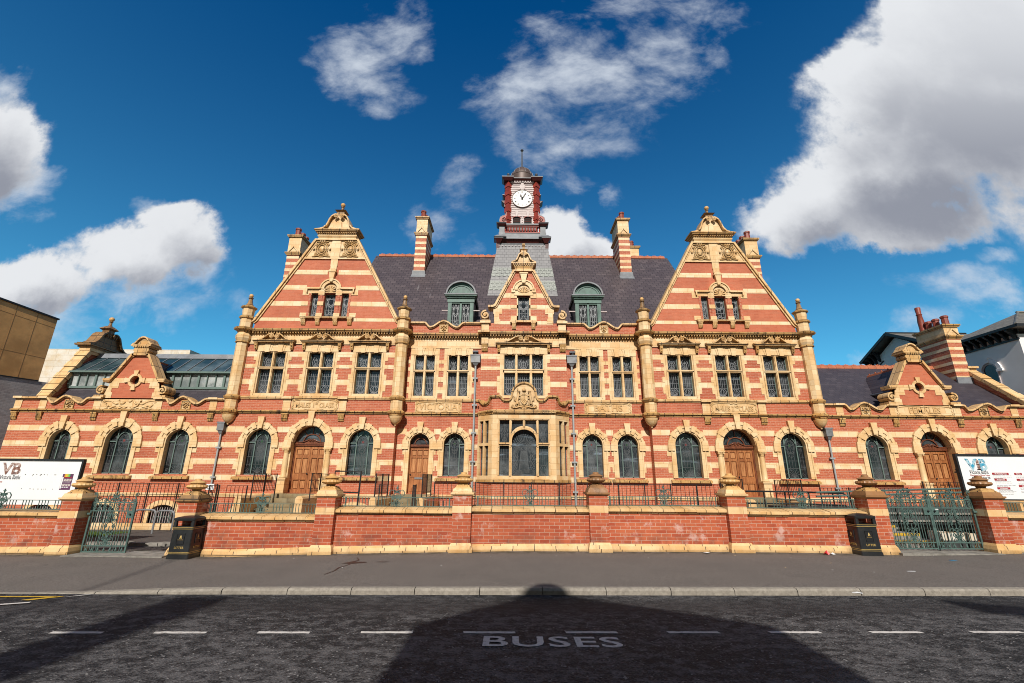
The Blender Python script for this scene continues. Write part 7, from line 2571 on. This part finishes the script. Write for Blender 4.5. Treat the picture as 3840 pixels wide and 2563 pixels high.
# ---- left wing lantern roof
lx0, lx1 = -21.95, -13.3
m = MB()
m.add([(lx0, 20.95, 4.75), (lx1, 20.95, 4.75), (lx1, 21.75, 5.72), (lx0, 21.75, 5.72)], [(0, 1, 2, 3)])
m.add([(lx0, 23.0, 7.66), (lx1, 23.0, 7.66), (lx1, 26.5, 4.6), (lx0, 26.5, 4.6)], [(0, 1, 2, 3)])
m.build('roof', 'wing_slate', BH)
m = MB(); m.box(lx0 + .05, lx1, 21.72, 21.80, 5.68, 5.76); m.build('lead_apron', 'lead', BH)
lt = MB()
lt.box(lx0, lx1, 21.66, 21.80, 5.74, 5.84); lt.box(lx0, lx1, 21.66, 21.80, 6.46, 6.54)
x = lx0; i = 0
while x < lx1:
    w_ = .05 if i % 3 == 0 else .018
    lt.box(x - w_, x + w_, 21.66, 21.80, 5.84, 6.46); x += .415; i += 1
ln_ = lt.build('lantern', 'green_paint', BH, (-17.6, 21.7, 5.7))
MB().box(lx0, lx1, 21.74, 21.76, 5.84, 6.46).build('pane', 'lantern_glass', ln_)
m = MB(); m.add([(lx0, 21.62, 6.56), (lx1, 21.62, 6.56), (lx1, 22.95, 7.66), (lx0, 22.95, 7.66)], [(0, 1, 2, 3)]); m.build('sloping_pane', 'roof_glass', ln_)
m = MB(); x = lx0
while x <= lx1:
    m.tube([(x, 21.60, 6.575), (x, 22.95, 7.685)], .024, 4); x += .62
m.build('glazing_bar', 'steel', ln_)
m = MB(); m.box(lx0, lx1, 21.52, 21.64, 6.50, 6.58); m.tube([(lx0 + .0, 21.55, 6.52), (lx0 - .12, 21.5, 6.2), (lx0 - .14, 21.5, 5.75), (lx0 - .18, 21.4, 5.6)], .05, 8)
m.build('gutter', 'green_paint', ln_)
m = MB(); m.prismx([(22.72, 7.52), (22.90, 7.80), (23.08, 7.80), (23.3, 7.5)], lx0, lx1); m.build('ridge', 'lead', ln_)
m = MB(); m.prism([(-17.85 - 1.15, 4.9), (-17.85 + 1.15, 4.9), (-17.85 + 1.0, 5.7), (-17.85 + .12, 6.98), (-17.85 - .12, 6.98), (-17.85 - 1.0, 5.7)], YW + .35, 22.4); m.build('roof', 'wing_slate', BH)
m = MB(); m.prismx([(YW + .4, 6.9), (YW + .4, 7.08), (22.4, 7.08), (22.4, 6.9)], -17.93, -17.77); m.build('ridge_tile_run', 'clay_ridge', BH)
m = MB(); m.lathe(-15.9, 26.5, [(.4, 8.6), (.42, 8.75), (.18, 8.8), (.10, 8.95), (.12, 9.0)], 8, False); m.ball((-15.9, 26.5, 9.1), .13); m.build('finial', 'urn_stone', BH)

# stone-coped end gable of the left wing
ex0, ex1 = -22.35, -22.0
ec = 23.25
m = MB(); m.prismx([(20.9, 4.6), (2 * ec - 20.9, 4.6), (2 * ec - 21.0, 5.25), (2 * ec - 22.3, 7.62), (22.3, 7.62), (21.0, 5.25)], ex0 + .04, ex1 - .04); eg = m.build('end_gable', 'brick', BH, (-22.2, ec, 4.6))


def stripx(m, pts, x0, x1, t_):
    mb = MB(); mb.strip(pts, x0, x1, t_)
    mb.v = [(y, x, z) for x, y, z in mb.v]
    m.add(mb.v, mb.f)


m = MB()
for sg in (-1, 1):
    a = Vector((ec + sg * 2.35, 5.12)); b_ = Vector((ec + sg * .95, 7.68))
    n = 8
    for i in range(n):
        p, q = a.lerp(b_, i / n + .006), a.lerp(b_, (i + 1) / n - .006)
        e = .03 * (i % 2)
        stripx(m, [(p.x, p.y + .05), (q.x, q.y + .05)], ex0 - .10 - e, ex1 + .10 + e, .17 + e)
m.split('coping', 'coping_stone', eg)
m = MB(); m.box(ex0 - .05, ex1 + .05, ec - 1.0, ec + 1.0, 7.62, 7.78); m.box(ex0 - .10, ex1 + .10, ec - 1.05, ec + 1.05, 7.78, 7.95); m.build('neck', 'stone', eg)
m = MB(); m.box(ex0 - .16, ex1 + .16, ec - 1.12, ec + 1.12, 7.95, 8.03); m.box(ex0 - .24, ex1 + .24, ec - 1.24, ec + 1.24, 8.03, 8.12)
og = [(1.22, 8.13), (.95, 8.2), (.74, 8.36), (.62, 8.58), (.5, 8.82), (.34, 8.95), (.2, 8.98)]
m.prismx([(ec - 1.1, 8.12), (ec + 1.1, 8.12)] + [(ec + a, b_) for a, b_ in og[1:]] + [(ec - a, b_) for a, b_ in og[1:][::-1]], ex0, ex1)
for sg in (-1, 1): stripx(m, [(ec + sg * a, b_) for a, b_ in og], ex0 - .14, ex1 + .14, .075)
for sg in (-1, 1): m.tube([(ex1 + .10, ec + sg * (p[0]), p[1]) for p in spiral(.20, 8.84, .14, 100, 1.6, 16)], .03, 5)
m.build('scroll_top', 'stone_dark', eg)
m = MB(); xc = (ex0 + ex1) / 2
m.box(xc - .18, xc + .18, ec - .18, ec + .18, 8.96, 9.14); m.frus(xc, ec, 9.14, .2, .2, 9.22, .30, .30); m.frus(xc, ec, 9.22, .30, .30, 9.38, .13, .13)
m.lathe(xc, ec, [(.12, 9.36), (.07, 9.48), (.06, 9.62), (.10, 9.64), (.06, 9.68)], 10); m.build('finial', 'stone_dark', eg)
MB().ball((xc, ec, 9.79), .125, n=12, m=9).build('ball', 'urn_stone', eg)

# ---- right wing roof
m = MB(); m.add([(13.3, 20.95, 4.78), (23.35, 20.95, 4.78), (23.35, 24.4, 7.75), (13.3, 24.4, 7.75), (13.3, 28, 4.7), (23.35, 28, 4.7)], [(0, 1, 2, 3), (3, 2, 5, 4)]); m.build('roof', 'wing_slate', BH)
ridge_tiles(13.3, 23.3, 24.4, 7.75)
m = MB(); m.prism([(18.15 - 1.2, 4.9), (18.15 + 1.2, 4.9), (18.15 + 1.0, 5.75), (18.15 + .12, 6.93), (18.15 - .12, 6.93), (18.15 - 1.0, 5.75)], YW + .35, 23.3); m.build('roof', 'wing_slate', BH)
m = MB(); y = YW + .4
while y < 23.3:
    m.prism([(18.02, 6.86), (18.06, 7.02), (18.15, 7.06), (18.24, 7.02), (18.28, 6.86)], y, min(y + .40, 23.3)); m.ball((18.15, y + .2, 7.08), .05, .6, 1, 1, 7, 5); y += .41
m.build('ridge_tile_run', 'clay_ridge', BH)
m = MB(); m.tube([(18.15 - 1.22, 20.9, 5.0), (18.15 - 1.02, 21.0, 5.72), (18.15 - 1.05, 22.2, 5.78)], .06, 5); m.build('valley_gutter', 'lead_dark', BH)
o = chimney(22.62, 23.36, 23.15, 24.85, 6.3, 9.86, [(22.99, 23.32), (22.99, 23.85), (22.99, 24.3)], .50)
m = MB(); m.box(22.56, 23.42, 23.09, 23.17, 6.55, 6.95); m.build('flashing', 'lead', o)
m = MB(); m.lathe(22.9, 24.62, [(.17, 9.86), (.15, 10.1), (.16, 10.5), (.12, 10.9), (.15, 10.95), (.12, 11.0), (.14, 11.35), (.12, 11.38), (.08, 11.38)], 10); m.build('chimney_pot', 'chimney_pot_clay', o)
m = MB(); m.prismx([(20.9, 4.6), (28, 4.6), (24.4, 7.9), (23.2, 7.2), (21.0, 5.15)], 23.38, 23.66); eg = m.build('end_gable', 'brick', BH, (23.5, 23, 4.6))
m = MB()
a = Vector((20.95, 5.10)); b_ = Vector((23.3, 7.26))
for i in range(7):
    p, q = a.lerp(b_, i / 7 + .006), a.lerp(b_, (i + 1) / 7 - .006); e = .03 * (i % 2)
    stripx(m, [(p.x, p.y + .07), (q.x, q.y + .07)], 23.30 - e, 23.78 + e, .16 + e)
m.box(23.34, 23.80, 23.2, 23.5, 7.05, 7.45); m.box(23.30, 23.86, 23.1, 23.55, 7.45, 7.55)
m.split('coping', 'coping_stone', eg)
# ------------------------------------------------------------------ forecourt
FX = [(-40, -.15), (-8, -.10), (0, .0), (40, .05)]
zf = lambda x, y: lerp_tab(FX, x) + (.10 if y < 12.2 else 0)
MB().sheet([-60, -24, -12, -8, -4, 0, 4, 8, 12, 24, 60], [11.7, 12.6, 14, 16, 17.40], lambda x, y: lerp_tab(FX, x)).build('forecourt', 'path_tarmac', kind='structure')
MB().sheet([-60, 60], [17.4, 24], lambda x, y: -1.25).build('lightwell_floor', 'concrete', kind='structure')
m = MB(); m.box(-40, 40, 17.38, 17.46, -1.3, -.12); m.build('lightwell_edge', 'concrete', kind='structure')
def lawn(x0, x1, y0, y1, label):
    m = MB(); r2 = random.Random(int(x0 * 10))
    m.sheet([x0, (x0 + x1) / 2, x1], [y0, y1], lambda x, y: lerp_tab(FX, x) + .006)
    for k in range(1500):
        x, y = r2.uniform(x0, x1), r2.uniform(y0, y1); z = lerp_tab(FX, x); h = r2.uniform(.03, .08); a = r2.uniform(0, PI)
        dx, dy = .006 * math.cos(a), .006 * math.sin(a); lx, ly = r2.uniform(-.03, .03), r2.uniform(-.03, .03)
        m.add([(x - dx, y - dy, z), (x + dx, y + dy, z), (x + lx, y + ly, z + h)], [(0, 1, 2)])
    m.build('grass', 'grass', label=label, cat='grass', kind='stuff')
lawn(-15.0, -13.35, 15.2, 16.6, 'strip of green grass seen through the single gate')
lawn(11.0, 14.6, 13.6, 15.4, 'patch of green grass seen through the double gate')
m = MB()
for k in range(6):
    a = -12.3 + .75 * k; m.box(a, a + .73, 13.35, 13.55, -.2, -.02 + .012 * (k % 2))
m.build('path_edging', 'concrete', kind='structure')
m = MB(); m.box(-16, -11.3, 17.32, 17.56, -.20, .10); m.build('lightwell_kerb', 'stone', kind='structure')


def bars(label, p0, p1, z0, z1, step=.115, posts=(), mt='iron_black', group=None, r=.009, name='area_railing', mid=None, cat='railing', zslope=0.0, bot=True):
    """railing from p0 to p1 (x, y)"""
    o = thing(name, label, cat, (p0[0], p0[1], z0), group)
    P0, P1 = Vector((p0[0], p0[1], 0)), Vector((p1[0], p1[1], 0))
    L_ = (P1 - P0).length
    at = lambda t_, z: tuple(P0.lerp(P1, t_))[:2] + (z + zslope * t_,)
    m = MB(); m.tube([at(0, z1), at(1, z1)], r * 1.4, 4)
    if bot: m.tube([at(0, z0 + .10), at(1, z0 + .10)], r * 1.3, 4)
    if mid: m.tube([at(0, mid), at(1, mid)], r * 1.3, 4)
    m.build('rail', mt, o)
    m = MB(); n = max(2, int(L_ / step))
    for k in range(n + 1):
        m.tube([at(k / n, z0 + .05), at(k / n, z1)], r, 4)
    m.build('grille', mt, o)
    for t_ in posts:
        m = MB(); m.tube([at(t_, z0 - .25), at(t_, z1 + .02)], .024, 4); m.build('post', mt, o)
    return o


bars('long black railing over the lightwell seen behind the single gate', (-15.9, 17.5), (-12.5, 17.5), .0, 1.45, .135, (0, .30, .62, .94))
bars('black railing on the lightwell beside the small white arrow sign', (-12.3, 17.6), (-11.35, 17.6), -.1, 1.44, .13, (1,))
bars('short black gate panel standing open beside the white arrow sign', (-11.45, 17.9), (-11.25, 17.0), -.1, 1.40, .12, (0, 1))
bars('black gate panel with thick post at the foot of the left entrance steps', (-11.05, 17.7), (-10.30, 17.7), -.1, 1.39, .15, (1,))
bars('tall black hand railing on the left flank of the steps to the left double door', (-10.2, 17.85), (-10.2, 19.6), 1.12, 1.83, .11, (0, .5, 1))
bars('tall black hand railing on the right flank of the steps to the left double door', (-8.08, 18.0), (-8.08, 19.7), 1.12, 1.85, .11, (0, .5, 1))
bars('black hand railing left of the single panelled door', (-5.43, 17.2), (-5.43, 19.0), 1.08, 1.85, .11, (0, .5, 1))
bars('black hand railing right of the single panelled door', (-3.74, 17.2), (-3.74, 19.1), 1.12, 1.85, .11, (0, .5, 1))
bars('low black gate panel before the steps of the single panelled door', (-5.05, 16.4), (-4.40, 16.4), .1, 1.48, .13, (0,))
o = bars('narrow black gate folded edge-on before the single panelled door', (-3.84, 16.1), (-3.92, 17.0), .1, 1.48, .15, (0, 1))
bars('black lightwell railing left of the bay window', (-3.35, 17.55), (-2.1, 17.55), .05, 1.58, .155, (0, 1))
bars('long black lightwell railing in front of the bay window', (-1.85, 17.5), (2.25, 17.5), .05, 1.585, .150, (0, .25, .5, .75, 1))
bars('long black lightwell railing right of the bay window', (2.45, 17.5), (7.2, 17.5), .05, 1.56, .150, (0, .2, .4, .6, .8, 1))
bars('black hand railing left of the right double door with lit bars', (8.2, 18.0), (8.2, 19.9), 1.12, 1.76, .11, (0, .5, 1))
bars('black hand railing right of the right double door with lit bars', (10.42, 18.0), (10.42, 19.8), 1.12, 1.75, .11, (0, .5, 1))
bars('black lightwell railing before the right-hand downpipe', (11.1, 18.0), (14.4, 18.0), .1, 1.48, .14, (0, .33, .66, 1))
bars('black railing round the far entrance on the right behind the double gate', (15.2, 18.2), (17.2, 18.2), .4, 1.72, .13, (0, .5, 1))


def pipe_rail(label, pts, zs, posts, mt='iron_black', r=.028):
    o = thing('ramp_handrail', label, 'handrail', (pts[0][0], pts[0][1], 0))
    for k, z in enumerate(zs):
        MB().tube([(p[0], p[1], p[2] + z) for p in pts], r, 7).build('rail', mt, o)
    for (x, y, zb_, zt) in posts:
        MB().tube([(x, y, zb_), (x, y, zt)], r * .9, 6).build('post', mt, o)


pipe_rail('long dark handrail sloping along the ramp below the right double door', [(7.3, 16, 1.38), (9.2, 16, 1.37), (10.55, 16, 1.33), (10.75, 16, 1.2), (10.8, 16, .8)], (0, -.38), [(7.9, 16, -.1, 1.36), (8.6, 16, -.1, 1.36), (9.4, 16, -.1, 1.35), (10.2, 16, -.1, 1.33)])
pipe_rail('pair of dark green handrails rising behind the double gate', [(9.0, 15.0, 1.38), (14.4, 15.0, 1.56)], (0, -.12), [(10.0, 15, -.05, 1.4), (11.6, 15, -.05, 1.46), (13.2, 15, -.05, 1.5)], 'iron_green')
o = thing('lamp_stub', 'slim dark post with a ball top before the far right double door', 'post', (16.75, 18.3, .4))
m = MB(); m.lathe(16.75, 18.3, [(.05, .4), (.045, 1.2), (.035, 2.05), (.10, 2.08), (.10, 2.11), (.03, 2.14)], 8); m.build('shaft', 'iron_black', o)
MB().ball((16.75, 18.3, 2.19), .06).build('knob', 'iron_black', o)


# entrance steps
def steps(cx, hw, yt, yb, ztop, n, label, flank=True, far=20.4, side=.30, zf_=1.05):
    o = thing('entrance_steps', label, 'steps', (cx, yb, 0))
    zb_ = -.1
    for k in range(n):
        z1 = ztop - (ztop - zb_) * (k) / n
        y0 = yt - (yt - yb) * (k + 1) / n
        MB().box(cx - hw, cx + hw, y0, far if k == 0 else yt - (yt - yb) * k / n + .02, -1.2 if k == n - 1 else z1 - .4, z1 - (0 if k else .004)).build('tread', 'step_stone', o)
    if flank:
        for sg in (-1, 1):
            a, b_ = sorted((cx + sg * hw, cx + sg * (hw + side)))
            m = MB(); m.prism([(a, -1.2), (b_, -1.2), (b_, zf_ - .10), (b_ - .04, zf_ - .03), (b_ - .10, zf_), (a + .10, zf_), (a + .04, zf_ - .03), (a, zf_ - .10)], yb + .12, far + .1)
            m.build('flank_wall', 'stone', o)
    return o


steps(-9.46, .62 + .36, 20.2, 17.6, 1.06, 7, 'stone steps with cream flank walls rising to the left double door', side=.28)
steps(-4.62, .70, 20.5, 17.0, 1.06, 7, 'stone steps with flank walls rising to the single panelled door', far=20.7, side=.26)
steps(9.50, .62 + .30, 20.2, 17.8, 1.06, 7, 'stone steps with flank walls rising to the right double door', side=.28)
steps(18.25, 1.0, 20.3, 18.6, 1.06, 5, 'stone steps rising to the far right double door behind the notice board', side=.28)

# open steel frame, cycle hoops, arrow sign
o = thing('steel_frame', 'open square frame of black steel tube standing under the third ground-floor arched window', 'frame', (-5.9, 17, 0))
m = MB(); m.tube([(-6.87, 17.05, 1.75), (-6.87, 17.05, 1.93), (-5.92, 17.0, 1.93), (-5.96, 17.0, -.1)], .035, 4); m.tube([(-6.6, 17.0, 1.22), (-5.96, 17.0, 1.20)], .03, 4); m.build('tube', 'iron_black', o)
MB().box(-6.02, -5.90, 16.94, 17.06, -.12, .0).build('foot', 'iron_black', o)


def hoop(x0, x1, y, h, lab):
    z = lerp_tab(FX, x0)
    r_ = .16
    pts = [(x0, y, z)] + [(x0 + r_ - r_ * math.cos(R(a)), y, z + h - r_ + r_ * math.sin(R(a))) for a in (0, 30, 60, 90)] + [(x1 - r_ + r_ * math.sin(R(a)), y, z + h - r_ + r_ * math.cos(R(a))) for a in (0, 30, 60, 90)] + [(x1, y, z)]
    MB().tube(pts, .030, 8).build('cycle_hoop', 'steel', label=lab, cat='cycle stand')


hoop(-13.1, -12.36, 16.2, .74, 'grey steel cycle hoop nearest the litter bin inside the single gate')
hoop(-12.95, -12.30, 17.0, .66, 'paler steel cycle hoop behind the first one inside the single gate')
o = thing('arrow_sign', 'small white sign with a black arrow on the railing behind the second urn pier', 'sign', (-11.52, 17.5, 1.23))
MB().box(-11.66, -11.38, 17.44, 17.46, 1.245, 1.455).build('plate', 'sign_white', o)
text_mb('Victoria Baths', .040, -11.52, 17.438, 1.395, .003, sx=.9).build('lettering', 'sign_ink', o)
text_mb('Project Office', .040, -11.52, 17.438, 1.35, .003, sx=.9).build('lettering', 'sign_ink', o)
m = MB(); m.prism([(-11.62, 1.285), (-11.58, 1.305), (-11.58, 1.294), (-11.43, 1.322), (-11.43, 1.314), (-11.58, 1.280), (-11.58, 1.268)], 17.435, 17.44); m.build('arrow', 'sign_ink', o)
o = thing('green_bench', 'dull red bench rail by the lightwell right of the single door', 'bench', (-3.1, 17.0, .6))
MB().tube([(-3.5, 16.9, .98), (-2.55, 16.9, .98)], .02, 4).build('rail', 'red_paint', o)
for x in (-3.45, -2.9, -2.6): MB().tube([(x, 16.9, 0), (x, 16.9, .98)], .015, 4).build('leg', 'iron_black', o)

# yellow-edged steps and pale planters behind the double gate
o = thing('yellow_edged_steps', 'low steps with bright yellow nosings behind the double gate', 'steps', (10.3, 13.6, 0))
for k, (y, z) in enumerate(((13.0, .22), (13.4, .36), (13.9, .52))):
    MB().box(9.2, 10.9 - .25 * k, y, 14.6, -.1, z).build('tread', 'concrete', o)
    MB().box(9.2, 10.9 - .25 * k, y - .012, y + .09, z - .05, z + .006).build('nosing', 'yellow_paint', o)
o = thing('planter_wall', 'low wall of pale blocks seen through the right leaf of the double gate', 'low wall', (11.6, 13.3, 0))
for k in range(4):
    MB().box(10.85 + .36 * k, 11.18 + .36 * k, 13.22, 13.4, -.1, .22).build('footing', 'ramp_dark', o)
    MB().box(10.85 + .36 * k, 11.18 + .36 * k, 13.2, 13.4, .22, .44 - .02 * k).build('block', 'pale_stone', o)
o = thing('wheelchair_ramp', 'dark ramp wall with pale rails behind the double gate', 'ramp', (11.7, 15.4, 0))
MB().prismx([(15.3, -.1), (16.6, -.1), (16.6, .92), (15.3, .92)], 8.3, 15.0).build('ramp_wall', 'ramp_dark', o)
for k, z in enumerate((.30, .52, .74)):
    MB().box(9.9 + .5 * k, 15.0, 15.24, 15.30, z, z + .055).build('rail', 'concrete', o)

# ------------------------------------------------------------------ neighbours
nb = thing('modern_building', 'modern building clad in bronze panels over grey brick at the left edge', 'building', (-29, 17, 0))
TA = math.tan(R(13))
BX = lambda y, o=0.0: -26.0 - TA * (24.1 - y) + o
ztop = lambda y: 10.04 + (24.1 - y) * .085
zbot = lambda y: 6.60 - (24.1 - y) * .03


def skew_wall(m, y0, y1, z0, z1, o=0.0, back=-40):
    """wall along the slanting side line, z0 and z1 functions of y"""
    vs = [(BX(y0, o), y0, z0(y0)), (BX(y1, o), y1, z0(y1)), (BX(y1, o), y1, z1(y1)), (BX(y0, o), y0, z1(y0))]
    vs += [(back, y, z) for x, y, z in vs]
    return m.add(vs, [(0, 1, 2, 3), (4, 5, 6, 7), (0, 1, 5, 4), (1, 2, 6, 5), (2, 3, 7, 6), (3, 0, 4, 7)])


m = MB(); skew_wall(m, 8, 24.1, zbot, ztop)
m.build('bronze_cladding', 'bronze_panel', nb)
m = MB()
for f in (.35, .86):
    skew_wall(m, 8, 24.1, lambda y: zbot(y) + f * (ztop(y) - zbot(y)) - .007, lambda y: zbot(y) + f * (ztop(y) - zbot(y)) + .007, .006, -30)
for k in range(9):
    yy_ = 24.1 - .9 * (k + 1)
    skew_wall(m, yy_, yy_ + .014, zbot, ztop, .006, -30)
m.build('panel_joints', 'bronze_joint', nb)
m = MB(); skew_wall(m, 7.9, 24.14, ztop, lambda y: ztop(y) + .09, .06); m.build('roof_edge', 'dark_timber', nb)
m = MB(); skew_wall(m, 8, 27.0, lambda y: -1.0, lambda y: zbot(y) - .05, -.03); m.build('wall', 'grey_brick', nb)
m = MB(); skew_wall(m, 8, 24.1, lambda y: zbot(y) - .05, zbot, .01); m.build('flashing', 'dark_timber', nb)
m = MB(); skew_wall(m, 24.5, 25.5, lambda y: 3.2, lambda y: 5.2, -.02, -30); m.build('window', 'dark_glass', nb)
m = MB(); m.box(-46, -24.0, 32, 34, -1, 10.55)
m.build('white_block', 'pale_stone', label='pale stone block behind the bronze building at left', cat='building')

wh = thing('white_house', 'white rendered house with dark bracketed eaves and slate roof at the right edge', 'building', (30, 27, 0))
# main block
m = MB(); m.box(26.45, 36, 23.1, 26.9, -1, 9.35); m.build('wall', 'white_render', wh)
m = MB()
m.add([(25.95, 22.6, 9.73), (36.5, 22.6, 9.73), (36.5, 27.6, 9.73), (25.95, 27.6, 9.73), (29.6, 25.4, 11.42), (36.5, 25.4, 11.42), (25.95, 22.6, 9.64), (36.5, 22.6, 9.64), (36.5, 27.6, 9.64), (25.95, 27.6, 9.64)],
      [(0, 1, 5, 4), (0, 4, 3), (3, 4, 5, 2), (0, 1, 7, 6), (0, 3, 9, 6), (6, 7, 8, 9), (3, 2, 8, 9)])
m.build('roof', 'house_slate', wh)
m = MB(); m.tube([(25.97, 22.6, 9.75), (29.6, 25.4, 11.46)], .07, 5); m.tube([(29.5, 25.4, 11.46), (36, 25.4, 11.46)], .07, 5); m.build('hip_tiles', 'house_slate', wh)
m = MB(); m.box(25.90, 25.97, 22.55, 27.6, 9.60, 9.74).box(25.9, 36.5, 22.5, 22.57, 9.60, 9.74); m.build('gutter', 'dark_timber', wh)
m = MB(); m.box(26.38, 26.45, 23.05, 26.9, 9.04, 9.16); m.box(26.40, 26.45, 23.0, 26.9, 9.36, 9.62); m.build('frieze', 'dark_timber', wh)


def brackets(x, ys, z0, z1, d, parent):
    for y in ys:
        m = MB()
        mb = MB(); mb.prism([(0, z1), (-d, z1), (-d, z1 - .10), (-d * .6, z1 - .22), (-d * .35, z0 + .12), (0, z0)], 0, .12)
        mb.v = [(x + a, y + b_, c) for a, b_, c in mb.v]
        mb.build('bracket', 'dark_timber', parent)


brackets(26.45, [23.15 + .40 * k for k in range(9)], 9.05, 9.62, .48, wh)
# arched sash window on the shaded side
wy0, wy1 = 24.60, 25.35; wc = (wy0 + wy1) / 2
m = MB(); q = [(wy0, 6.4), (wy1, 6.4), (wy1, 7.75)] + arc(wc, 7.75, (wy1 - wy0) / 2, 0, 180, 12) + [(wy0, 7.75)]
mb = MB(); mb.face(q, [], 0); m.add([(26.445, x, z) for x, y, z in mb.v], mb.f); win = m.build('window', 'dark_glass', wh)
m = MB(); stripx(m, q[2:], 26.40, 26.45, .04); stripx(m, [(wy0, 7.05), (wy1, 7.05)], 26.38, 26.45, .05); stripx(m, [(wy0, 6.4), (wy0, 7.75)], 26.4, 26.45, .05); stripx(m, [(wy1, 6.4), (wy1, 7.75)], 26.4, 26.45, .05); m.build('sash', 'white_paint', win)
m = MB(); stripx(m, arc(wc, 7.75, .55, 0, 180, 16), 26.36, 26.45, .22); m.box(26.34, 26.45, wc - .1, wc + .1, 8.2, 8.5)
for e in (wy0 - .17, wy1 + .17): m.box(26.34, 26.45, e - .16, e + .16, 7.62, 7.76)
m.build('surround', 'white_render', win)
# gabled rear wing
m = MB(); m.prismx([(27.9, -1), (32.2, -1), (32.2, 10.1), (30.06, 11.3), (27.9, 10.1)], 25.95, 31); m.build('wall', 'white_render', wh)
m = MB()
for sg in (-1, 1):
    m.add([(25.4, 30.06, 11.62), (31, 30.06, 11.62), (31, 30.06 + sg * 2.75, 10.22), (25.4, 30.06 + sg * 2.75, 10.22), (25.4, 30.06, 11.5), (31, 30.06, 11.5), (31, 30.06 + sg * 2.75, 10.1), (25.4, 30.06 + sg * 2.75, 10.1)], [(0, 1, 2, 3), (4, 5, 6, 7), (0, 3, 7, 4), (2, 3, 7, 6)])
m.build('roof', 'house_slate', wh)
m = MB()
for sg in (-1, 1):
    stripx(m, [(30.06, 11.56), (30.06 + sg * 2.8, 10.14)], 25.34, 25.42, .18)
m.tube([(25.4, 30.06, 11.64), (31, 30.06, 11.64)], .06, 5)
m.build('bargeboard', 'dark_timber', wh)
for sg in (-1, 1):
    for k in range(4):
        y = 30.06 + sg * (2.55 - .32 * k); zt_ = 10.22 + .16 * k
        mb = MB(); mb.prism([(0, zt_), (-.5, zt_), (-.5, zt_ - .1), (-.3, zt_ - .3), (-.15, zt_ - .6), (0, zt_ - .75)], -.06, .06)
        mb.v = [(25.95 + a, y + b_, c) for a, b_, c in mb.v]; mb.build('bracket', 'dark_timber', wh)
    m = MB(); stripx(m, [(30.06 + sg * 2.2, 9.52), (30.06 + sg * 1.3, 9.98)], 25.90, 25.96, .07); m.build('frieze', 'dark_timber', wh)

# ------------------------------------------------------------------ across the road, behind the viewer: their shadows fall on the road
def street_house(x0, x1, y0, y1, ze, zr_, label, gable_front=True, apex=None):
    h = thing('street_house', label, 'house', ((x0 + x1) / 2, (y0 + y1) / 2, .1))
    cx, cy = (x0 + x1) / 2, (y0 + y1) / 2
    m = MB(); m.box(x0, x1, y0, y1, .1, ze)
    ax_ = cx if apex is None else apex
    if gable_front: m.prism([(x0, ze), (x1, ze), (ax_, zr_ - .15)], y0, y1)
    else: m.prismx([(y0, ze), (y1, ze), (cy, zr_ - .15)], x0, x1)
    m.build('wall', 'street_brick', h)
    m = MB()
    if gable_front:
        for xe in (x0 - .06, x1 + .06): m.strip([(ax_, zr_), (xe, ze)], y0 - .1, y1 + .05, .10)
    else:
        for sg in (-1, 1): stripx(m, [(cy, zr_), (cy + sg * ((y1 - y0) / 2 + .15), ze - .05)], x0 - .1, x1 + .1, .14)
    m.build('roof', 'house_slate', h)
    nx = max(1, int((x1 - x0) / 2.2))
    for i in range(nx):
        for z in (1.0, 3.9):
            wx = x0 + (x1 - x0) * (i + .5) / nx
            f = MB().box(wx - .55, wx + .55, y1 - .02, y1 + .04, z, z + 1.5).build('window', 'white_paint', h)
            MB().box(wx - .48, wx + .48, y1 + .035, y1 + .05, z + .07, z + 1.43).build('pane', 'dark_glass', f)
    return h


h = street_house(-2.33, 1.86, -11.0, -4.0, 7.70, 9.04, 'narrow gabled brick house across the road, casting the broad gable shadow', True, -.83)
m = MB(); m.prism([(-1.34, 8.78), (-.32, 8.78), (-.50, 9.10), (-.72, 9.36), (-.94, 9.36), (-1.16, 9.10)], -4.35, -4.05); m.build('finial', 'stone_dark', h)
h = street_house(-14.0, -5.4, -14.0, -8.0, 8.4, 11.60, 'brick house with a chimney across the road, casting the shadow at left', False)
m = MB(); m.box(-6.80, -6.06, -11.2, -10.2, 9.0, 13.35); m.build('chimney', 'street_brick', h)
m = MB(); m.box(-6.86, -6.00, -11.26, -10.14, 13.35, 13.5); m.build('chimney_cap', 'concrete', h)
h = street_house(6.6, 14.0, -16.0, -9.0, 7.6, 11.0, 'brick house across the road at right, out of the shadowed strip', False)
o = thing('street_lamp', 'street lamp with a slanting arm, added across the road to cast a shadow at right', 'street lamp', (8.6, -3.6, .1))  # unseen; put in to cast the slanting streak of shadow at right
m = MB(); m.lathe(8.6, -3.6, [(.12, .1), (.10, 1.2), (.07, 6.2), (.06, 6.6)], 10); m.build('column', 'pipe_grey', o)
m = MB(); m.tube([(8.6, -3.6, 6.5), (7.4, -3.6, 7.4), (6.0, -3.6, 8.0), (5.2, -3.6, 8.15)], .10, 8); m.build('arm', 'pipe_grey', o)
m = MB(); m.prism([(5.1, 8.1), (6.6, 7.6), (6.7, 7.75), (5.15, 8.4)], -3.8, -3.4); m.build('lamp_head', 'pipe_grey', o)
# unseen leaning mast, invented to cast the thin shadow across the left pavement
o = thing('shadow_mast', 'thin leaning mast added out of view to cast a thin line of shadow', 'shadow caster', (-6.9, -11.0, 11.5))
MB().tube([(-7.65, -11.0, 11.4), (-9.55, -11.0, 17.0)], .028, 6).build('mast', 'iron_black', o)
bpy.context.view_layer.update()
